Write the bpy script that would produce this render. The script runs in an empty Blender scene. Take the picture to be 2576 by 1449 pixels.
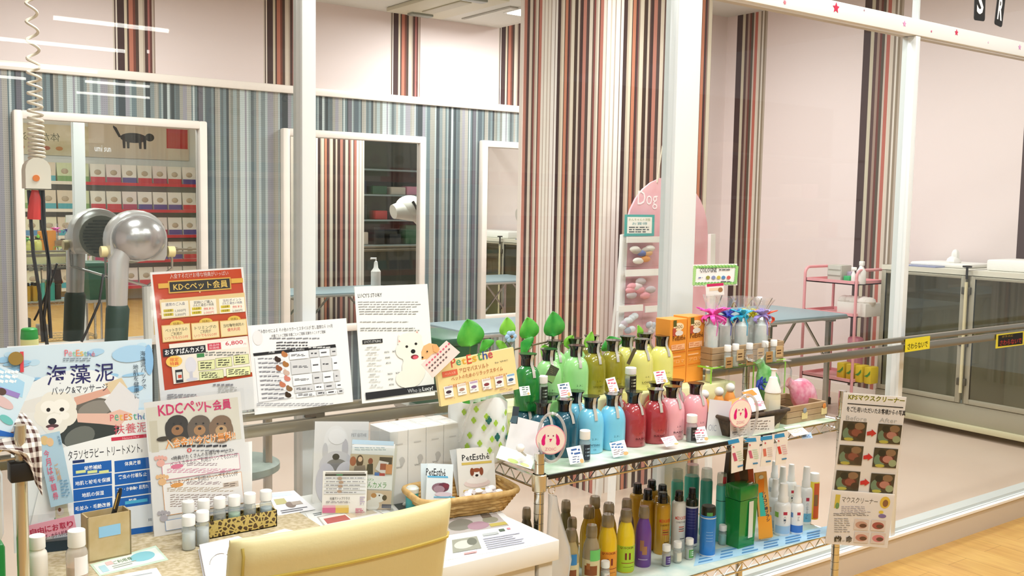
import bpy, bmesh, math, random
from math import sin, cos, pi, radians, sqrt, atan2
from mathutils import Vector as V, Matrix
random.seed(7)
SC = bpy.context.scene
COL = SC.collection

# ---------------------------------------------------------------- camera
F_PX, CX, CY, CAM_H = 2480.0, 1288.0, 724.5, 1.55
YAW, PITCH, ROLL = radians(36.25), radians(4.928), radians(-.984)
FW = V((sin(YAW)*cos(PITCH), cos(YAW)*cos(PITCH), -sin(PITCH)))
_rt = V((cos(YAW), -sin(YAW), 0)); _dn = FW.cross(_rt)
RT = _rt*cos(ROLL) + _dn*sin(ROLL)
DN = -_rt*sin(ROLL) + _dn*cos(ROLL)
CAM = V((0, 0, CAM_H))
cd = bpy.data.cameras.new('camera'); cam = bpy.data.objects.new('camera', cd); COL.objects.link(cam)
cd.sensor_width = 36.0; cd.lens = 36.0*F_PX/2576.0; cd.clip_start = .05; cd.clip_end = 100
cam.matrix_world = Matrix(((RT.x, -DN.x, -FW.x, 0), (RT.y, -DN.y, -FW.y, 0), (RT.z, -DN.z, -FW.z, CAM_H), (0, 0, 0, 1)))
SC.camera = cam
# ---------------------------------------------------------------- light and exposure
SC.view_settings.view_transform = 'Standard'; SC.view_settings.look = 'None'
SC.view_settings.gamma = 1.0; SC.view_settings.use_curve_mapping = False
SC.view_settings.exposure = 0.0
w = bpy.data.worlds.new('world'); SC.world = w; w.use_nodes = True
w.node_tree.nodes['Background'].inputs[0].default_value = (.95, .99, 1, 1)
w.node_tree.nodes['Background'].inputs[1].default_value = .55
def area(name, loc, sx, sy, power, color=(.955, 1, 1), rot=(0, 0, 0)):
    l = bpy.data.lights.new(name, 'AREA'); l.shape = 'RECTANGLE'; l.size = sx; l.size_y = sy
    l.energy = power; l.color = color
    o = bpy.data.objects.new(name, l); COL.objects.link(o); o.location = loc; o.rotation_euler = rot
    return o
# lamps of the salon ceiling and of the shop ceiling
for i, (x, y, z) in enumerate(((1.2, 3.4, 2.84), (3.0, 3.2, 2.84), (1.4, 5.2, 2.84), (3.9, 5.55, 2.84), (5.6, 3.4, 3.24), (5.6, 5.2, 3.24))):
    area('salon_light', (x, y, z), .6, .6, 30)
for i, (x, y) in enumerate(((-.4, -.3), (1.4, -.2), (3.2, .2), (.8, 1.3), (2.6, 1.3), (4.6, 1.2))):
    area('shop_light', (x, y, 3.3), 1.2, .25, 30)
SC.cycles.max_bounces = 8; SC.cycles.transparent_max_bounces = 16; SC.cycles.glossy_bounces = 5
SC.cycles.caustics_reflective = False; SC.cycles.caustics_refractive = False
SC.cycles.use_denoising = True; SC.cycles.sample_clamp_indirect = 6

# ---------------------------------------------------------------- a pixel's ray met with a plane of the place
def ray(u, v): return FW + RT*((u-CX)/F_PX) + DN*((v-CY)/F_PX)
def onX(u, v, x): d = ray(u, v); return CAM + d*(x/d.x)
def onY(u, v, y): d = ray(u, v); return CAM + d*(y/d.y)
def onZ(u, v, z): d = ray(u, v); return CAM + d*((z-CAM_H)/d.z)
def onP(u, v, p, n): d = ray(u, v); return CAM + d*((p-CAM).dot(n)/d.dot(n))

# ---------------------------------------------------------------- materials
def srgb(c):
    if isinstance(c, str):
        c = tuple(int(c[i:i+2], 16) for i in (0, 2, 4))
    return tuple(((x/255.)/12.92 if x/255. <= .04045 else ((x/255.+.055)/1.055)**2.4) for x in c)
MATS = {}
def M(c, rough=.5, metal=0, coat=0, alpha=1, trans=0, emit=0, spec=.5, bump=None, noise=None):
    key = (str(c), rough, metal, coat, alpha, trans, emit, spec, str(bump), str(noise))
    if key in MATS: return MATS[key]
    m = bpy.data.materials.new('mat_' + str(c)); m.use_nodes = True
    nt = m.node_tree; b = nt.nodes['Principled BSDF']; col = srgb(c)
    b.inputs['Base Color'].default_value = (*col, 1); b.inputs['Roughness'].default_value = rough
    b.inputs['Metallic'].default_value = metal; b.inputs['Coat Weight'].default_value = coat
    b.inputs['Alpha'].default_value = alpha; b.inputs['Transmission Weight'].default_value = trans
    b.inputs['Specular IOR Level'].default_value = spec
    if emit:
        b.inputs['Emission Color'].default_value = (*col, 1); b.inputs['Emission Strength'].default_value = emit
    if noise:            # mottling of the surface's own colour: (scale, second colour, amount)
        tx = nt.nodes.new('ShaderNodeTexNoise'); tx.inputs['Scale'].default_value = noise[0]; tx.inputs['Detail'].default_value = 4
        tc = nt.nodes.new('ShaderNodeTexCoord'); nt.links.new(tc.outputs['Object'], tx.inputs['Vector'])
        r = nt.nodes.new('ShaderNodeValToRGB'); r.color_ramp.elements[0].position = .5-noise[2]; r.color_ramp.elements[1].position = .5+noise[2]
        r.color_ramp.elements[0].color = (*col, 1); r.color_ramp.elements[1].color = (*srgb(noise[1]), 1)
        nt.links.new(tx.outputs['Fac'], r.inputs['Fac']); nt.links.new(r.outputs['Color'], b.inputs['Base Color'])
    if bump:             # (scale, strength)
        tx = nt.nodes.new('ShaderNodeTexNoise'); tx.inputs['Scale'].default_value = bump[0]
        bp = nt.nodes.new('ShaderNodeBump'); bp.inputs['Strength'].default_value = bump[1]; bp.inputs['Distance'].default_value = .002
        nt.links.new(tx.outputs['Fac'], bp.inputs['Height']); nt.links.new(bp.outputs['Normal'], b.inputs['Normal'])
    MATS[key] = m; return m
def clear(name, tint=(1, 1, 1), k=1.0, ior=1.45, rough=0.0, body=0, bodycol='ffffff'):
    """thin clear sheet: transparent with Fresnel gloss, optionally part opaque"""
    key = ('clear', name)
    if key in MATS: return MATS[key]
    m = bpy.data.materials.new(name); m.use_nodes = True; nt = m.node_tree; nt.nodes.clear()
    o = nt.nodes.new('ShaderNodeOutputMaterial'); t = nt.nodes.new('ShaderNodeBsdfTransparent'); t.inputs[0].default_value = (*tint, 1)
    g = nt.nodes.new('ShaderNodeBsdfGlossy'); g.inputs['Roughness'].default_value = rough
    ge = nt.nodes.new('ShaderNodeNewGeometry'); dt = nt.nodes.new('ShaderNodeVectorMath'); dt.operation = 'DOT_PRODUCT'
    nt.links.new(ge.outputs['Normal'], dt.inputs[0]); nt.links.new(ge.outputs['Incoming'], dt.inputs[1])
    def mth(op, a, b=None):
        n = nt.nodes.new('ShaderNodeMath'); n.operation = op; nt.links.new(a, n.inputs[0])
        if b is not None: n.inputs[1].default_value = b
        return n
    f0 = ((ior-1)/(ior+1))**2
    sub = nt.nodes.new('ShaderNodeMath'); sub.operation = 'SUBTRACT'; sub.inputs[0].default_value = 1; nt.links.new(mth('ABSOLUTE', dt.outputs['Value']).outputs[0], sub.inputs[1])
    mul = mth('MULTIPLY', mth('ADD', mth('MULTIPLY', mth('POWER', sub.outputs[0], 5).outputs[0], 1-f0).outputs[0], f0).outputs[0], k); mul.use_clamp = True
    mx = nt.nodes.new('ShaderNodeMixShader'); nt.links.new(mul.outputs[0], mx.inputs[0])
    base = t
    if body:
        d = nt.nodes.new('ShaderNodeBsdfPrincipled'); d.inputs['Base Color'].default_value = (*srgb(bodycol), 1); d.inputs['Roughness'].default_value = .35
        m2 = nt.nodes.new('ShaderNodeMixShader'); m2.inputs[0].default_value = body
        nt.links.new(t.outputs[0], m2.inputs[1]); nt.links.new(d.outputs[0], m2.inputs[2]); base = m2
    nt.links.new(base.outputs[0], mx.inputs[1]); nt.links.new(g.outputs[0], mx.inputs[2]); nt.links.new(mx.outputs[0], o.inputs[0])
    MATS[key] = m; return m
def stripes(name, axis, period, cols, phase=0, base=None, band=None, weave=0, rough=.75):
    """vertical wallpaper stripes along an axis vector; band=(start, period, share): stripes only inside bands on a plain base"""
    m = bpy.data.materials.new(name); m.use_nodes = True; nt = m.node_tree; b = nt.nodes['Principled BSDF']; b.inputs['Roughness'].default_value = rough
    b.inputs['Specular IOR Level'].default_value = .25
    N = nt.nodes.new; L = nt.links.new
    g = N('ShaderNodeNewGeometry'); d = N('ShaderNodeVectorMath'); d.operation = 'DOT_PRODUCT'; d.inputs[1].default_value = axis
    L(g.outputs['Position'], d.inputs[0])
    def mth(op, a, bb=None):
        n = N('ShaderNodeMath'); n.operation = op
        for i, x in enumerate((a, bb)):
            if x is None: continue
            if isinstance(x, (int, float)): n.inputs[i].default_value = x
            else: L(x, n.inputs[i])
        return n.outputs[0]
    if band:
        t = mth('FRACT', mth('DIVIDE', mth('SUBTRACT', d.outputs['Value'], band[0]), band[1]))
        inb = mth('LESS_THAN', t, band[2]); t = mth('DIVIDE', t, band[2])
    else:
        t = mth('FRACT', mth('DIVIDE', mth('SUBTRACT', d.outputs['Value'], phase), period))
    tot = sum(x for x, c in cols); acc = 0; parts = []; cur = []
    for x, c in cols:
        cur.append((acc/tot, c)); acc += x
        if len(cur) == 31: parts.append(cur); cur = [cur[-1]]
    parts.append(cur); out = None
    for p in parts:
        r = N('ShaderNodeValToRGB'); r.color_ramp.interpolation = 'CONSTANT'; e = r.color_ramp.elements
        e[0].position = p[0][0]; e[0].color = (*srgb(p[0][1]), 1)
        e[1].position = p[1][0]; e[1].color = (*srgb(p[1][1]), 1)
        for q, c in p[2:]:
            k = e.new(q); k.color = (*srgb(c), 1)
        L(t, r.inputs['Fac'])
        if out is None: out = r.outputs[0]
        else:
            mx = N('ShaderNodeMix'); mx.data_type = 'RGBA'; L(mth('GREATER_THAN', t, p[0][0]), mx.inputs[0]); L(out, mx.inputs[6]); L(r.outputs[0], mx.inputs[7]); out = mx.outputs[2]
    if weave:
        sx = N('ShaderNodeSeparateXYZ'); L(g.outputs['Position'], sx.inputs[0])
        s1 = mth('GREATER_THAN', mth('FRACT', mth('MULTIPLY', sx.outputs[2], 1/weave)), .6)
        s2 = mth('GREATER_THAN', mth('FRACT', mth('MULTIPLY', d.outputs['Value'], 1/weave)), .3)
        mx = N('ShaderNodeMix'); mx.data_type = 'RGBA'; L(mth('MULTIPLY', mth('MULTIPLY', s1, s2), .22), mx.inputs[0]); L(out, mx.inputs[6]); mx.inputs[7].default_value = (*srgb('3a4448'), 1); out = mx.outputs[2]
    if band:
        mx = N('ShaderNodeMix'); mx.data_type = 'RGBA'; L(inb, mx.inputs[0]); mx.inputs[6].default_value = (*srgb(base), 1); L(out, mx.inputs[7]); out = mx.outputs[2]
    L(out, b.inputs['Base Color']); return m

# ---------------------------------------------------------------- mesh building
WORLD = {}
class MB:
    def __init__(s): s.v = []; s.f = []; s.mi = []; s.mats = []; s.T = None
    def mat(s, m):
        if m not in s.mats: s.mats.append(m)
        return s.mats.index(m)
    def add(s, vs, fs, m):
        o = len(s.v); k = s.mat(m)
        for p in vs:
            p = V(p); s.v.append(s.T @ p if s.T else p)
        for f in fs: s.f.append([o+i for i in f]); s.mi.append(k)
        return s
    def box(s, x0, x1, y0, y1, z0, z1, m, bev=0, seg=2):
        if bev:
            bm = bmesh.new(); bmesh.ops.create_cube(bm, size=1)
            for q in bm.verts: q.co = V(((x0+x1)/2+q.co.x*(x1-x0), (y0+y1)/2+q.co.y*(y1-y0), (z0+z1)/2+q.co.z*(z1-z0)))
            bmesh.ops.bevel(bm, geom=bm.edges[:], offset=bev, segments=seg, affect='EDGES', profile=.5)
            bm.verts.index_update(); s.add([q.co.copy() for q in bm.verts], [[q.index for q in f.verts] for f in bm.faces], m); bm.free(); return s
        vs = [(x, y, z) for z in (z0, z1) for y in (y0, y1) for x in (x0, x1)]
        return s.add(vs, [(0, 2, 3, 1), (4, 5, 7, 6), (0, 1, 5, 4), (2, 6, 7, 3), (0, 4, 6, 2), (1, 3, 7, 5)], m)
    def hexa(s, bot, top, m):
        """bottom and top quads (counter-clockwise seen from above)"""
        vs = list(bot)+list(top); n = len(bot)
        return s.add(vs, [tuple(reversed(range(n))), tuple(range(n, 2*n))]+[(i, (i+1) % n, n+(i+1) % n, n+i) for i in range(n)], m)
    def prism(s, poly, ax, depth, m):
        """poly: 3D points, extruded by vector"""
        a = [V(p) for p in poly]; b = [p+V(ax)*depth for p in a]
        return s.hexa(a, b, m)
    def lathe(s, prof, m, n=20, o=(0, 0, 0), sx=1, sy=1, cap=True):
        vs = []; fs = []; k = len(prof)
        for r, z in prof:
            for i in range(n):
                a = 2*pi*i/n; vs.append((o[0]+r*sx*cos(a), o[1]+r*sy*sin(a), o[2]+z))
        for j in range(k-1):
            for i in range(n): fs.append((j*n+i, j*n+(i+1) % n, (j+1)*n+(i+1) % n, (j+1)*n+i))
        if cap:
            if prof[0][0] > 1e-5: fs.append(tuple(reversed(range(n))))
            if prof[-1][0] > 1e-5: fs.append(tuple((k-1)*n+i for i in range(n)))
        return s.add(vs, fs, m)
    def tube(s, pts, r, m, n=8, closed=False, flat=None):
        pts = [V(p) for p in pts]; k = len(pts); vs = []; fs = []; up = None
        for i, p in enumerate(pts):
            if closed: t = pts[(i+1) % k]-pts[i-1]
            else: t = pts[min(i+1, k-1)]-pts[max(i-1, 0)]
            t = t.normalized() if t.length > 1e-9 else V((0, 0, 1))
            if up is None:
                up = V((0, 0, 1)) if abs(t.z) < .9 else V((1, 0, 0))
            a = up - t*up.dot(t)
            if a.length < 1e-6: a = t.orthogonal()
            a.normalize(); b = t.cross(a); up = a
            rr = r[i] if isinstance(r, (list, tuple)) else r
            for j in range(n):
                q = 2*pi*j/n
                vs.append(p + a*(cos(q)*rr*(flat or 1)) + b*(sin(q)*rr))
        for i in range(k if closed else k-1):
            for j in range(n):
                i2 = (i+1) % k; fs.append((i*n+j, i*n+(j+1) % n, i2*n+(j+1) % n, i2*n+j))
        if not closed: fs += [tuple(reversed(range(n))), tuple((k-1)*n+j for j in range(n))]
        return s.add(vs, fs, m)
    def ball(s, c, rx, ry, rz, m, n=14, k=9):
        prof = [(sin(pi*j/k), -cos(pi*j/k)) for j in range(k+1)]; vs = []; fs = []
        for r, z in prof:
            for i in range(n):
                a = 2*pi*i/n; vs.append((c[0]+rx*r*cos(a), c[1]+ry*r*sin(a), c[2]+rz*z))
        for j in range(k):
            for i in range(n): fs.append((j*n+i, j*n+(i+1) % n, (j+1)*n+(i+1) % n, (j+1)*n+i))
        return s.add(vs, fs, m)
    def build(s, name, parent=None, smooth=35):
        me = bpy.data.meshes.new(name); o0 = V((0, 0, 0))
        if parent is not None: o0 = WORLD.get(parent.name, V((0, 0, 0)))
        me.from_pydata([tuple(p-o0) for p in s.v], [], s.f); me.validate()
        for m in s.mats: me.materials.append(m)
        if len(me.polygons) == len(s.mi): me.polygons.foreach_set('material_index', s.mi)
        bm = bmesh.new(); bm.from_mesh(me); bmesh.ops.remove_doubles(bm, verts=bm.verts, dist=1e-6); bmesh.ops.recalc_face_normals(bm, faces=bm.faces); bm.to_mesh(me); bm.free()
        if smooth:
            me.polygons.foreach_set('use_smooth', [True]*len(me.polygons)); me.set_sharp_from_angle(angle=radians(smooth))
        o = bpy.data.objects.new(name, me); COL.objects.link(o)
        if parent is not None: o.parent = parent
        WORLD[o.name] = o0
        return o
def tag(o, label=None, cat=None, group=None, kind=None):
    if label: o['label'] = label
    if cat: o['category'] = cat
    if group: o['group'] = group
    if kind: o['kind'] = kind
    return o
def thing(name, label, cat, loc=(0, 0, 0), group=None):
    o = bpy.data.objects.new(name, None); o.empty_display_size = .05; COL.objects.link(o); o.location = loc; WORLD[o.name] = V(loc)
    return tag(o, label, cat, group)
def struct(name, mb, smooth=35): return tag(mb.build(name, None, smooth), kind='structure')
def dup(root, loc, label=None, group=None, rotz=None):
    r = root.copy(); COL.objects.link(r); r.location = loc
    if rotz is not None: r.rotation_euler = (0, 0, rotz)
    if label: r['label'] = label
    if group: r['group'] = group
    for ch in list(root.children):
        c = ch.copy(); COL.objects.link(c); c.parent = r
        for g in list(ch.children):
            d = g.copy(); COL.objects.link(d); d.parent = c
    return r
# text as mesh data, cached
_TX = {}
def glyphs(body, bold=0):
    key = (body, bold)
    if key not in _TX:
        c = bpy.data.curves.new('t', 'FONT'); c.body = body; c.resolution_u = 1 if len(body) > 6 else 2; c.offset = bold
        o = bpy.data.objects.new('t', c); COL.objects.link(o); me = o.to_mesh()
        vs = [tuple(v.co)[:2] for v in me.vertices]; fs = [tuple(p.vertices) for p in me.polygons]; o.to_mesh_clear()
        bpy.data.objects.remove(o); bpy.data.curves.remove(c)
        xs = [v[0] for v in vs]; ys = [v[1] for v in vs]
        _TX[key] = ([((x-min(xs))/(max(xs)-min(xs)+1e-9)-.5, (y-min(ys))/(max(ys)-min(ys)+1e-9)-.5) for x, y in vs], fs)
    return _TX[key]
INK = lambda c: M(c, .55, spec=.3)
class Sheet:
    """a flat sheet (poster, card, board) standing in the place; ref pixel + plane gives its spot, print is laid out on it"""
    def __init__(s, corners, P0, yaw=0, lean=8, flat=False):
        a = radians(yaw); b = radians(lean)
        s.ex = V((cos(a), -sin(a), 0)); bk = V((sin(a), cos(a), 0))
        s.ey = (V((0, 0, 1))*cos(b)+bk*sin(b)); s.n = s.ex.cross(s.ey); s.P = V(P0)
        TL, TR, BR, BL = [onP(u, v, s.P, s.n) for u, v in corners]
        ex = ((TR-TL)+(BR-BL)).normalized(); ey = (TL-BL)+(TR-BR); ey = (ey-ex*ey.dot(ex)).normalized()
        s.ex, s.ey = ex, ey; s.n = ex.cross(ey); s.c = (TL+TR+BR+BL)/4
        s.w = ((TR-TL).length+(BR-BL).length)/2; s.h = ((TL-BL).length+(TR-BR).length)/2
        l = lambda p, q: sqrt((p[0]-q[0])**2+(p[1]-q[1])**2)
        s.mx = s.w/((l(corners[0], corners[1])+l(corners[3], corners[2]))/2); s.my = s.h/((l(corners[0], corners[3])+l(corners[1], corners[2]))/2)
        s.lay = 0; s.let = MB(); s.pic = MB()
    def loc(s, u, v):
        p = onP(u, v, s.c, s.n)-s.c; return p.dot(s.ex), p.dot(s.ey)
    def at(s, a, b, d=0): return s.c+s.ex*a+s.ey*b+s.n*d
    def _z(s): s.lay += 1; return .0006+.00012*min(s.lay, 14)+.00001*s.lay
    def poly2(s, pts, c, mb=None):
        z = s._z(); (mb or s.pic).add([s.at(a, b, z) for a, b in pts], [tuple(range(len(pts)))], INK(c))
    def poly(s, px, c, mb=None): s.poly2([s.loc(u, v) for u, v in px], c, mb)
    def rect(s, x0, y0, x1, y1, c, mb=None):
        a, b = s.loc((x0+x1)/2, (y0+y1)/2); w = (x1-x0)/2*s.mx; h = (y1-y0)/2*s.my
        s.poly2([(a-w, b-h), (a+w, b-h), (a+w, b+h), (a-w, b+h)], c, mb)
    def ell(s, x, y, rx, ry, c, n=20, rot=0, mb=None):
        a, b = s.loc(x, y); r = radians(rot); pts = []
        for i in range(n):
            q = 2*pi*i/n; X = rx*s.mx*cos(q); Y = ry*s.my*sin(q); pts.append((a+X*cos(r)-Y*sin(r), b+X*sin(r)+Y*cos(r)))
        s.poly2(pts, c, mb)
    def text(s, x0, y0, x1, y1, body, c, bold=0, vert=False):
        if vert: body = '\n'.join(body)
        vs, fs = glyphs(body, bold); a, b = s.loc((x0+x1)/2, (y0+y1)/2); w = (x1-x0)*s.mx; h = (y1-y0)*s.my; z = s._z()
        s.let.add([s.at(a+x*w, b+y*h, z) for x, y in vs], fs, INK(c))
    def lines(s, x0, y0, x1, y1, n, c, fill=.55, seed=1, dx=0):
        """rows of print too small to read"""
        rnd = random.Random(seed*31+n); z = s._z()
        for i in range(n):
            y = y0+(y1-y0)*(i+.5)/n; hh = (y1-y0)/n*fill/2*s.my; x = x0; end = x1-(x1-x0)*rnd.random()*.25
            while x < end:
                wd = rnd.uniform(4, 16); x2 = min(x+wd, end)
                a0, b0 = s.loc((x+x2)/2+dx*i, y); w = (x2-x)/2*s.mx
                s.let.add([s.at(a0-w, b0-hh, z), s.at(a0+w, b0-hh, z), s.at(a0+w, b0+hh, z), s.at(a0-w, b0+hh, z)], [(0, 1, 2, 3)], INK(c)); x = x2+rnd.uniform(1, 3.5)
    def build(s, name, label, cat, color='f6f4f0', thick=.0012, group=None, rough=.35, sleeve=None, stand=None, part='paper'):
        """the sheet itself as a thing with its print as parts"""
        root = thing(name, label, cat, s.at(0, -s.h/2), group)
        m = MB(); hw, hh = s.w/2, s.h/2
        f = [s.at(-hw, -hh, .0004), s.at(hw, -hh, .0004), s.at(hw, hh, .0004), s.at(-hw, hh, .0004)]
        m.hexa([p-s.n*thick for p in f], f, M(color, rough)); pp = m.build(part, root, 0)
        if s.pic.v: s.pic.build('picture', pp, 0)
        if s.let.v: s.let.build('lettering', pp, 0)
        if sleeve:
            m = MB(); e = sleeve; f = [s.at(-hw-e, -hh-e, .0032), s.at(hw+e, -hh-e, .0032), s.at(hw+e, hh+e, .0032), s.at(-hw-e, hh+e, .0032)]
            m.hexa([p-s.n*.0006 for p in f], f, clear('sleeve_film', k=1.3, rough=.05)); m.build('clear_sleeve', root, 0)
        return root
# ================================================================ THE SETTING
YG, YB, XR, XL = 2.41, 6.37, 7.1, -1.3       # glass front, back wall, right wall, left wall
WARM = [(8, '4a3634'), (11, 'c08373'), (11, '5a4643'), (11, 'ddd0bf'), (5, '6a5048'), (5, '8e504d'), (6, 'c9b8a6'), (6, 'e8dccc'), (4, '5a4038'), (10, 'bf7a6c'), (9, 'ece2d6'), (3, 'b5a292'), (9, 'f0e8dc'), (5, 'cbbcae'), (8, 'eee4d8'), (4, 'b7a496'),
        (12, 'f0e8e0'), (2, '8a7468'), (8, 'f0e8e0'), (11, '4a3634'), (6, 'c8b8a4'), (8, 'e0d4c0'), (3, '5a4038'), (9, 'c98468'), (5, '4e3a38'), (4, '6e4045'), (4, '9a8878'), (11, 'e0d4c0'), (3, '5a4030'), (9, '4a3a34'), (6, 'd8c8b6'), (4, '6a5048')]
BAND = [(3, 'd8ccbe'), (3, '5a4643'), (3, 'e6dccf'), (15, '4c3a3a'), (6, 'd8ccb4'), (4, '54403c'), (9, 'bd7a66'), (5, '7a4a40'), (7, '57463f'), (9, 'd9ccbb'), (4, 'b8a898'), (7, '57403c'), (4, 'b0706a'), (5, '6a4440'), (4, 'cbbcae'), (3, 'a08c80')]
BANDR = [(16, '4e3c3a'), (8, 'c9c0a8'), (7, '5c4440'), (6, 'a08a7c'), (5, '70423a'), (6, '5a5044'), (4, 'c8bcae'), (8, 'b86a5c'), (8, 'd8ccbc'), (5, '8f8070'), (4, 'e0d8cc'), (5, '94846f'), (5, 'b8aa9a')]
rb = random.Random(4); BLUE = []
_bc = ['656d6e', '9aa5a3', '96949a', '4c5254', '6c7a7c', '9c9a90', 'abb5b3', '6c6a70', 'bac3c0', '5b656a', '808a8a', '86877f', '464c4e', '7a888a', 'a9a59c']
for i in range(58):
    BLUE.append((rb.choice([3, 4, 5, 6, 8, 10, 14, 18]), rb.choice([c for c in _bc if not BLUE or c != BLUE[-1][1]])))
PINK = 'eadbd7'
m_pinkR = stripes('wallpaper_right', (0, -1, 0), 1.34, BANDR, base=PINK, band=(-6.25, 1.34, .262))
m_pinkB = stripes('wallpaper_back', (1, 0, 0), .9575, BAND, base=PINK, band=(1.63, .9575, .262))
m_blue = stripes('wallpaper_blue', (1, 0, 0), 1.06, BLUE, weave=.0125)
m_col = stripes('wallpaper_column', (1, -1, 0), .52, WARM, phase=-1.19)
m_white = M('eeefec', .35); m_cream = M('f0e6db', .4); m_ceil = M('d9d8cf', .8)
m_floor = M('d9c5b4', .34, spec=.4, noise=(1.3, 'd1baa8', .25))
m_plain = M('e9e2da', .8)

struct('floor', MB().box(XL, XR+.1, YG+.04, YB, -.1, 0, m_floor), 0)
# timber-look boards of the shop floor
mw = bpy.data.materials.new('shop_floor_boards'); mw.use_nodes = True; nt = mw.node_tree; b = nt.nodes['Principled BSDF']; b.inputs['Roughness'].default_value = .38
br = nt.nodes.new('ShaderNodeTexBrick'); g = nt.nodes.new('ShaderNodeNewGeometry'); mp = nt.nodes.new('ShaderNodeMapping')
mp.inputs['Rotation'].default_value = (0, 0, radians(90)); nt.links.new(g.outputs['Position'], mp.inputs[0]); nt.links.new(mp.outputs[0], br.inputs['Vector'])
br.inputs['Color1'].default_value = (*srgb('d6a960'), 1); br.inputs['Color2'].default_value = (*srgb('cc9c54'), 1); br.inputs['Mortar'].default_value = (*srgb('ad8346'), 1)
br.inputs['Scale'].default_value = 1; br.inputs['Brick Width'].default_value = .45; br.inputs['Row Height'].default_value = .15; br.inputs['Mortar Size'].default_value = .0015; br.inputs['Bias'].default_value = -.1
ns = nt.nodes.new('ShaderNodeTexNoise'); ns.inputs['Scale'].default_value = 6; mp2 = nt.nodes.new('ShaderNodeMapping'); mp2.inputs['Scale'].default_value = (6, .8, 1)
nt.links.new(g.outputs['Position'], mp2.inputs[0]); nt.links.new(mp2.outputs[0], ns.inputs['Vector'])
mx = nt.nodes.new('ShaderNodeMix'); mx.data_type = 'RGBA'; mx.blend_type = 'OVERLAY'; mx.inputs[0].default_value = .35
nt.links.new(br.outputs[0], mx.inputs[6]); nt.links.new(ns.outputs['Fac'], mx.inputs[7]); nt.links.new(mx.outputs[2], b.inputs['Base Color'])
struct('floor', MB().box(-4, 9.5, -14.5, YG, -.1, 0, mw), 0)
struct('wall_back', MB().box(XL, XR+.1, YB, YB+.1, 2.3, 3.4, m_pinkB), 0)
struct('wall_back', MB().box(XL, 5.0, YB-.012, YB+.1, 0, 2.3, m_blue), 0)
struct('wall_back', MB().box(5.0, XR+.1, YB, YB+.1, 0, 2.3, M(PINK, .75)), 0)
struct('wall_right', MB().box(XR, XR+.1, YG, YB, 0, 3.4, m_pinkR), 0)
struct('wall_left', MB().box(XL-.1, XL, YG, YB, 0, 3.4, M(PINK, .75)), 0)
struct('ceiling', MB().box(XL, 4.5, YG+.06, YB, 2.9, 3.0, m_ceil), 0)
struct('ceiling', MB().box(4.4, XR+.1, YG+.06, YB, 3.3, 3.4, m_ceil).box(4.4, 4.5, YG+.06, YB, 3.0, 3.3, m_ceil), 0)
struct('ceiling', MB().box(-4, 9.5, -14.5, YG+.06, 3.45, 3.55, M('e4e2dc', .8)), 0)
# square column in striped paper, white trim down its far edge
struct('column', MB().box(3.43, 4.21, 3.89, 4.62, 0, 3.3, m_col), 0)
struct('trim_1', MB().box(3.422, 3.432, 4.6, 4.628, 0, 2.9, m_cream), 0)
struct('trim_2', MB().box(XL, 5.0, YB-.035, YB, 2.262, 2.315, m_cream, .008), 35)
struct('baseboard_back', MB().box(XL, XR, YB-.025, YB, 0, .09, m_cream), 0)
struct('baseboard_right', MB().box(XR-.012, XR, YG+.1, YB, 0, .08, m_cream), 0)
# glass front
m_al = M('e9eceb', .3, spec=.5); m_al2 = M('d5dbd9', .3)
base = MB().box(-1.4, 7.2, YG, YG+.09, 0, .108, M('d8cdc0', .5))
struct('wall_front_base', base, 0)
struct('trim_3', MB().box(-1.4, 7.2, YG-.008, YG+.03, .1085, .12, M('ffffff', .25)).box(-1.4, 7.2, YG+.03, YG+.09, .108, .133, m_al2), 0)
def post(n, x0, x1, z0, z1, d=.04):
    m = MB().box(x0, x1, YG, YG+d, z0, z1, m_al, .002).box(x0+.004, x1-.004, YG+d, YG+d+.025, z0, z1, m_al2)
    struct(n, m)
post('trim_4', 1.083, 1.122, .12, 3.3); post('trim_5', 2.445, 2.558, .12, 3.3); post('trim_6', 3.851, 3.884, .12, 2.28)
post('trim_7', 5.2, 5.24, .12, 2.28); post('trim_8', -.3, -.26, .12, 3.3)
tr = MB().box(2.558, 7.2, YG-.004, YG+.04, 2.281, 2.348, M('f1f1ee', .3), .003).box(2.558, 7.2, YG+.04, YG+.075, 2.283, 2.345, M('c9bda6', .5))
struct('trim_9', tr)
tl = MB().box(1.122, 2.445, YG, YG+.04, 2.5, 2.56, m_al, .003).box(-1.3, 1.083, YG, YG+.04, 2.5, 2.56, m_al, .003)
struct('trim_10', tl)
struct('trim_11', MB().box(3.875, 3.885, YG+.01, YG+.04, 2.348, 3.3, m_al2), 0)
m_glass = clear('window_glass', (.985, .992, .988), k=.62, ior=1.5)
panes = [(-1.3, 1.083, .12, 2.5), (1.122, 2.445, .12, 2.5), (2.558, 3.851, .12, 2.281), (3.884, 5.2, .12, 2.281), (5.24, 7.1, .12, 2.281), (2.558, 3.875, 2.348, 3.3), (3.885, 7.1, 2.348, 3.3), (1.122, 2.445, 2.56, 3.3), (-1.3, 1.083, 2.56, 3.3)]
for i, (x0, x1, z0, z1) in enumerate(panes):
    struct('window_%d' % (i+1), MB().box(x0, x1, YG+.012, YG+.018, z0, z1, m_glass), 0)

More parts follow.
